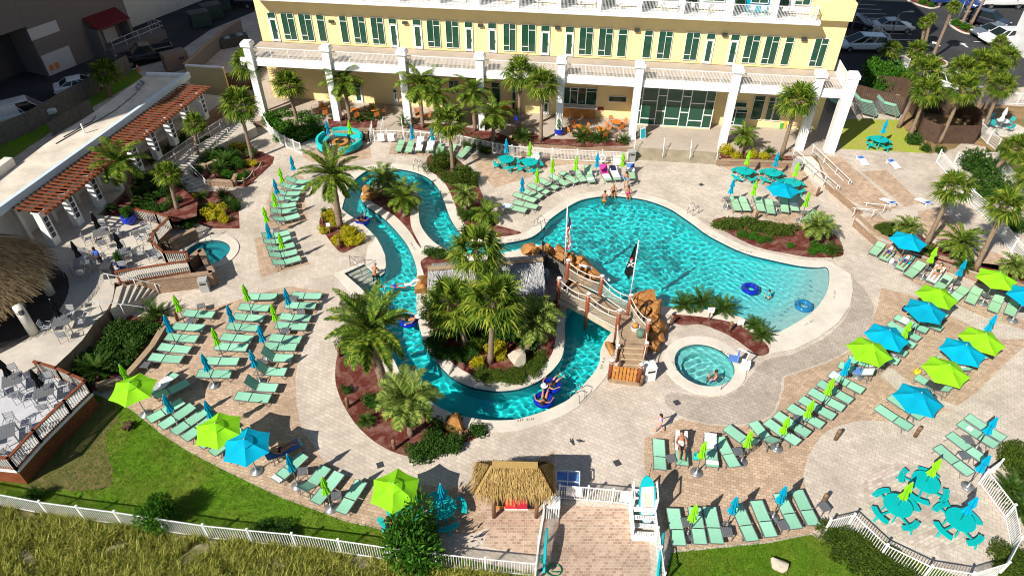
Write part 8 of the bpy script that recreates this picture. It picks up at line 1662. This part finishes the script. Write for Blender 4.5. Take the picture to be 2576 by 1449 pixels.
# props on the bridge landing
p = Vector((7.25, 29.3, BZ)); t = thing('planter_tub', 'white tub with a round orange gourd on the bridge landing', 'tub', p); MB().lathe([(.2, 0), (.28, .3), (.25, .3), (.2, .12)], (0, 0, 0), 14).build('tub', M['white'], t); MB().ball((0, 0, .34), .2, 1, 1, .8).build('gourd', M['orange_wood'], t, True)
p = Vector((7.5, 28.75, BZ)); t = thing('barrel', 'small green barrel on the bridge landing', 'barrel', p); MB().lathe([(.2, 0), (.24, .2), (.22, .45), (.12, .48)], (0, 0, 0), 14).build('body', plain('sage_green', (.10, .2, .15), .6, .08), t, True)
p = G(*Z2(295,640),BZ); t = thing('barrel', 'blue grey barrel on the shaded platform', 'barrel', (p.x, p.y, BZ)); MB().lathe([(.28, 0), (.33, .35), (.28, .7), (.2, .72)], (0, 0, 0), 14).build('body', plain('blue_grey_barrel', (.12, .18, .21), .6, .1), t, True)
for (b, h_, lab) in ((Vector((p.x-.15, p.y+.4, BZ)), 2.4, 'black torch post on the shaded platform'), (Vector((7.75, 29.5, .5)), 2.3, 'black torch post beside the bridge landing')): t = thing('tiki_torch', lab, 'torch', b); MB().tube([(0, 0, 0), (0, 0, h_)], .04, 8).build('pole', M['black'], t); MB().lathe([(.05, h_), (.11, h_+.2), (.08, h_+.34)], (0, 0, 0), 10).build('lamp_head', M['black'], t)
# waterfalls
foam, t_, b_ = _m('white_water'); b_.inputs['Base Color'].default_value = (.75, .85, .86, 1); b_.inputs['Roughness'].default_value = .5
def fall(path, w, label, seed):
    q = random.Random(seed); k = MB()
    for s in range(16):
        o = Vector((q.uniform(-w, w), q.uniform(-w, w)*.5, 0)); k.tube([p+o*(.5+.5*i/len(path))+Vector((q.uniform(-.04,.04), q.uniform(-.04,.04), q.uniform(-.02,.03))) for i, p in enumerate(path)], [.03+.03*q.random()]*len(path), 5)
    tag(k.build('waterfall', foam), label, 'waterfall')
a, b = G(1462,668,1.0), G(1510,700,-.08); fall([a, a.lerp(b, .4)+Vector((0,0,.25)), a.lerp(b, .8), b, b+Vector((.4,-.1,0))], .3, 'white waterfall spilling from the grotto boulders into the pool', 1)
a, b = G(1056,705,.7), G(1036,716,-.08); fall([a, a.lerp(b, .5)+Vector((0,0,.15)), b, b+Vector((-.3,0,0))], .25, 'small white waterfall from the boulders into the river', 2)
# rope barriers in the beds
def ropes_(pts, label):
    t = thing('rope_barrier', label, 'rope barrier', (0, 0, 0)); P3 = [Vector((p.x, p.y, p.z)) for p in pts]
    for p in P3: MB().lathe([(.06, 0), (.055, .65), (.02, .68)], p, 8).build('post', M['log'], t)
    for a, b in zip(P3[:-1], P3[1:]): MB().tube([a.lerp(b, i/6)+Vector((0, 0, .58-.28*4*(i/6)*(1-i/6)*.6)) for i in range(7)], .022, 5).build('rope', M['rope'], t)
ropes_(CP(0,1,[(460,1440),(585,1390),(690,1340)]), 'rope barrier on posts below the dense green shrubs'); ropes_(CP(0,1,[(870,1330),(1000,1350),(1110,1390)]), 'rope barrier on posts behind the fire pit sofa'); ropes_(CP(1,0,[(2380,420),(2470,420),(2560,330),(2640,250)]), 'rope barrier on posts at the tip of the garden bed')
for i, (r, c, x, y, m, lab) in enumerate([(1,2,1100,345,'towel_blue','royal blue beach bag beside the last lounger of the arc'),(1,2,835,310,'towel','white beach bag between two arc loungers'),(1,3,1240,1180,'towel','white beach bag at the feet of the reclining sunbathers'),(2,3,1500,850,'gold','yellow and green beach bag by the outer lime parasol'),(2,3,1380,215,'navy','navy beach bag beside the topmost blue parasol'),(3,2,1855,250,'towel_teal','teal beach bag under the closed lime parasol in the near row'),(2,0,1600,1010,'towel','white beach bag by the open lime parasol at the deck')]):
    p = CG(r, c, x, y, .1); t = thing('beach_bag', lab, 'bag', (p.x, p.y, .004), i*1.3); k = MB(); k.lathe([(.17, 0), (.2, .12), (.17, .28), (.15, .3), (.14, .2)], (0, 0, 0), 10); k.build('body', M[m], t, True)
    MB().tube([(-.14, 0, .28), (-.1, 0, .42), (.1, 0, .42), (.14, 0, .28)], .012, 5).build('strap', M['dkgrey'], t)
for (r, c, x, y, z) in [(1,2,1905,410,.005),(2,0,890,172,TZ+.005),(2,2,1660,1150,.005),(3,2,1060,310,.005),(3,1,1250,330,.005)]: p = CG(r, c, x, y, z); tag(MB().box((p.x, p.y, z), (.35, .35, .006), .4).build('deck_drain', M['dkgrey']), None, None, None, 'structure')
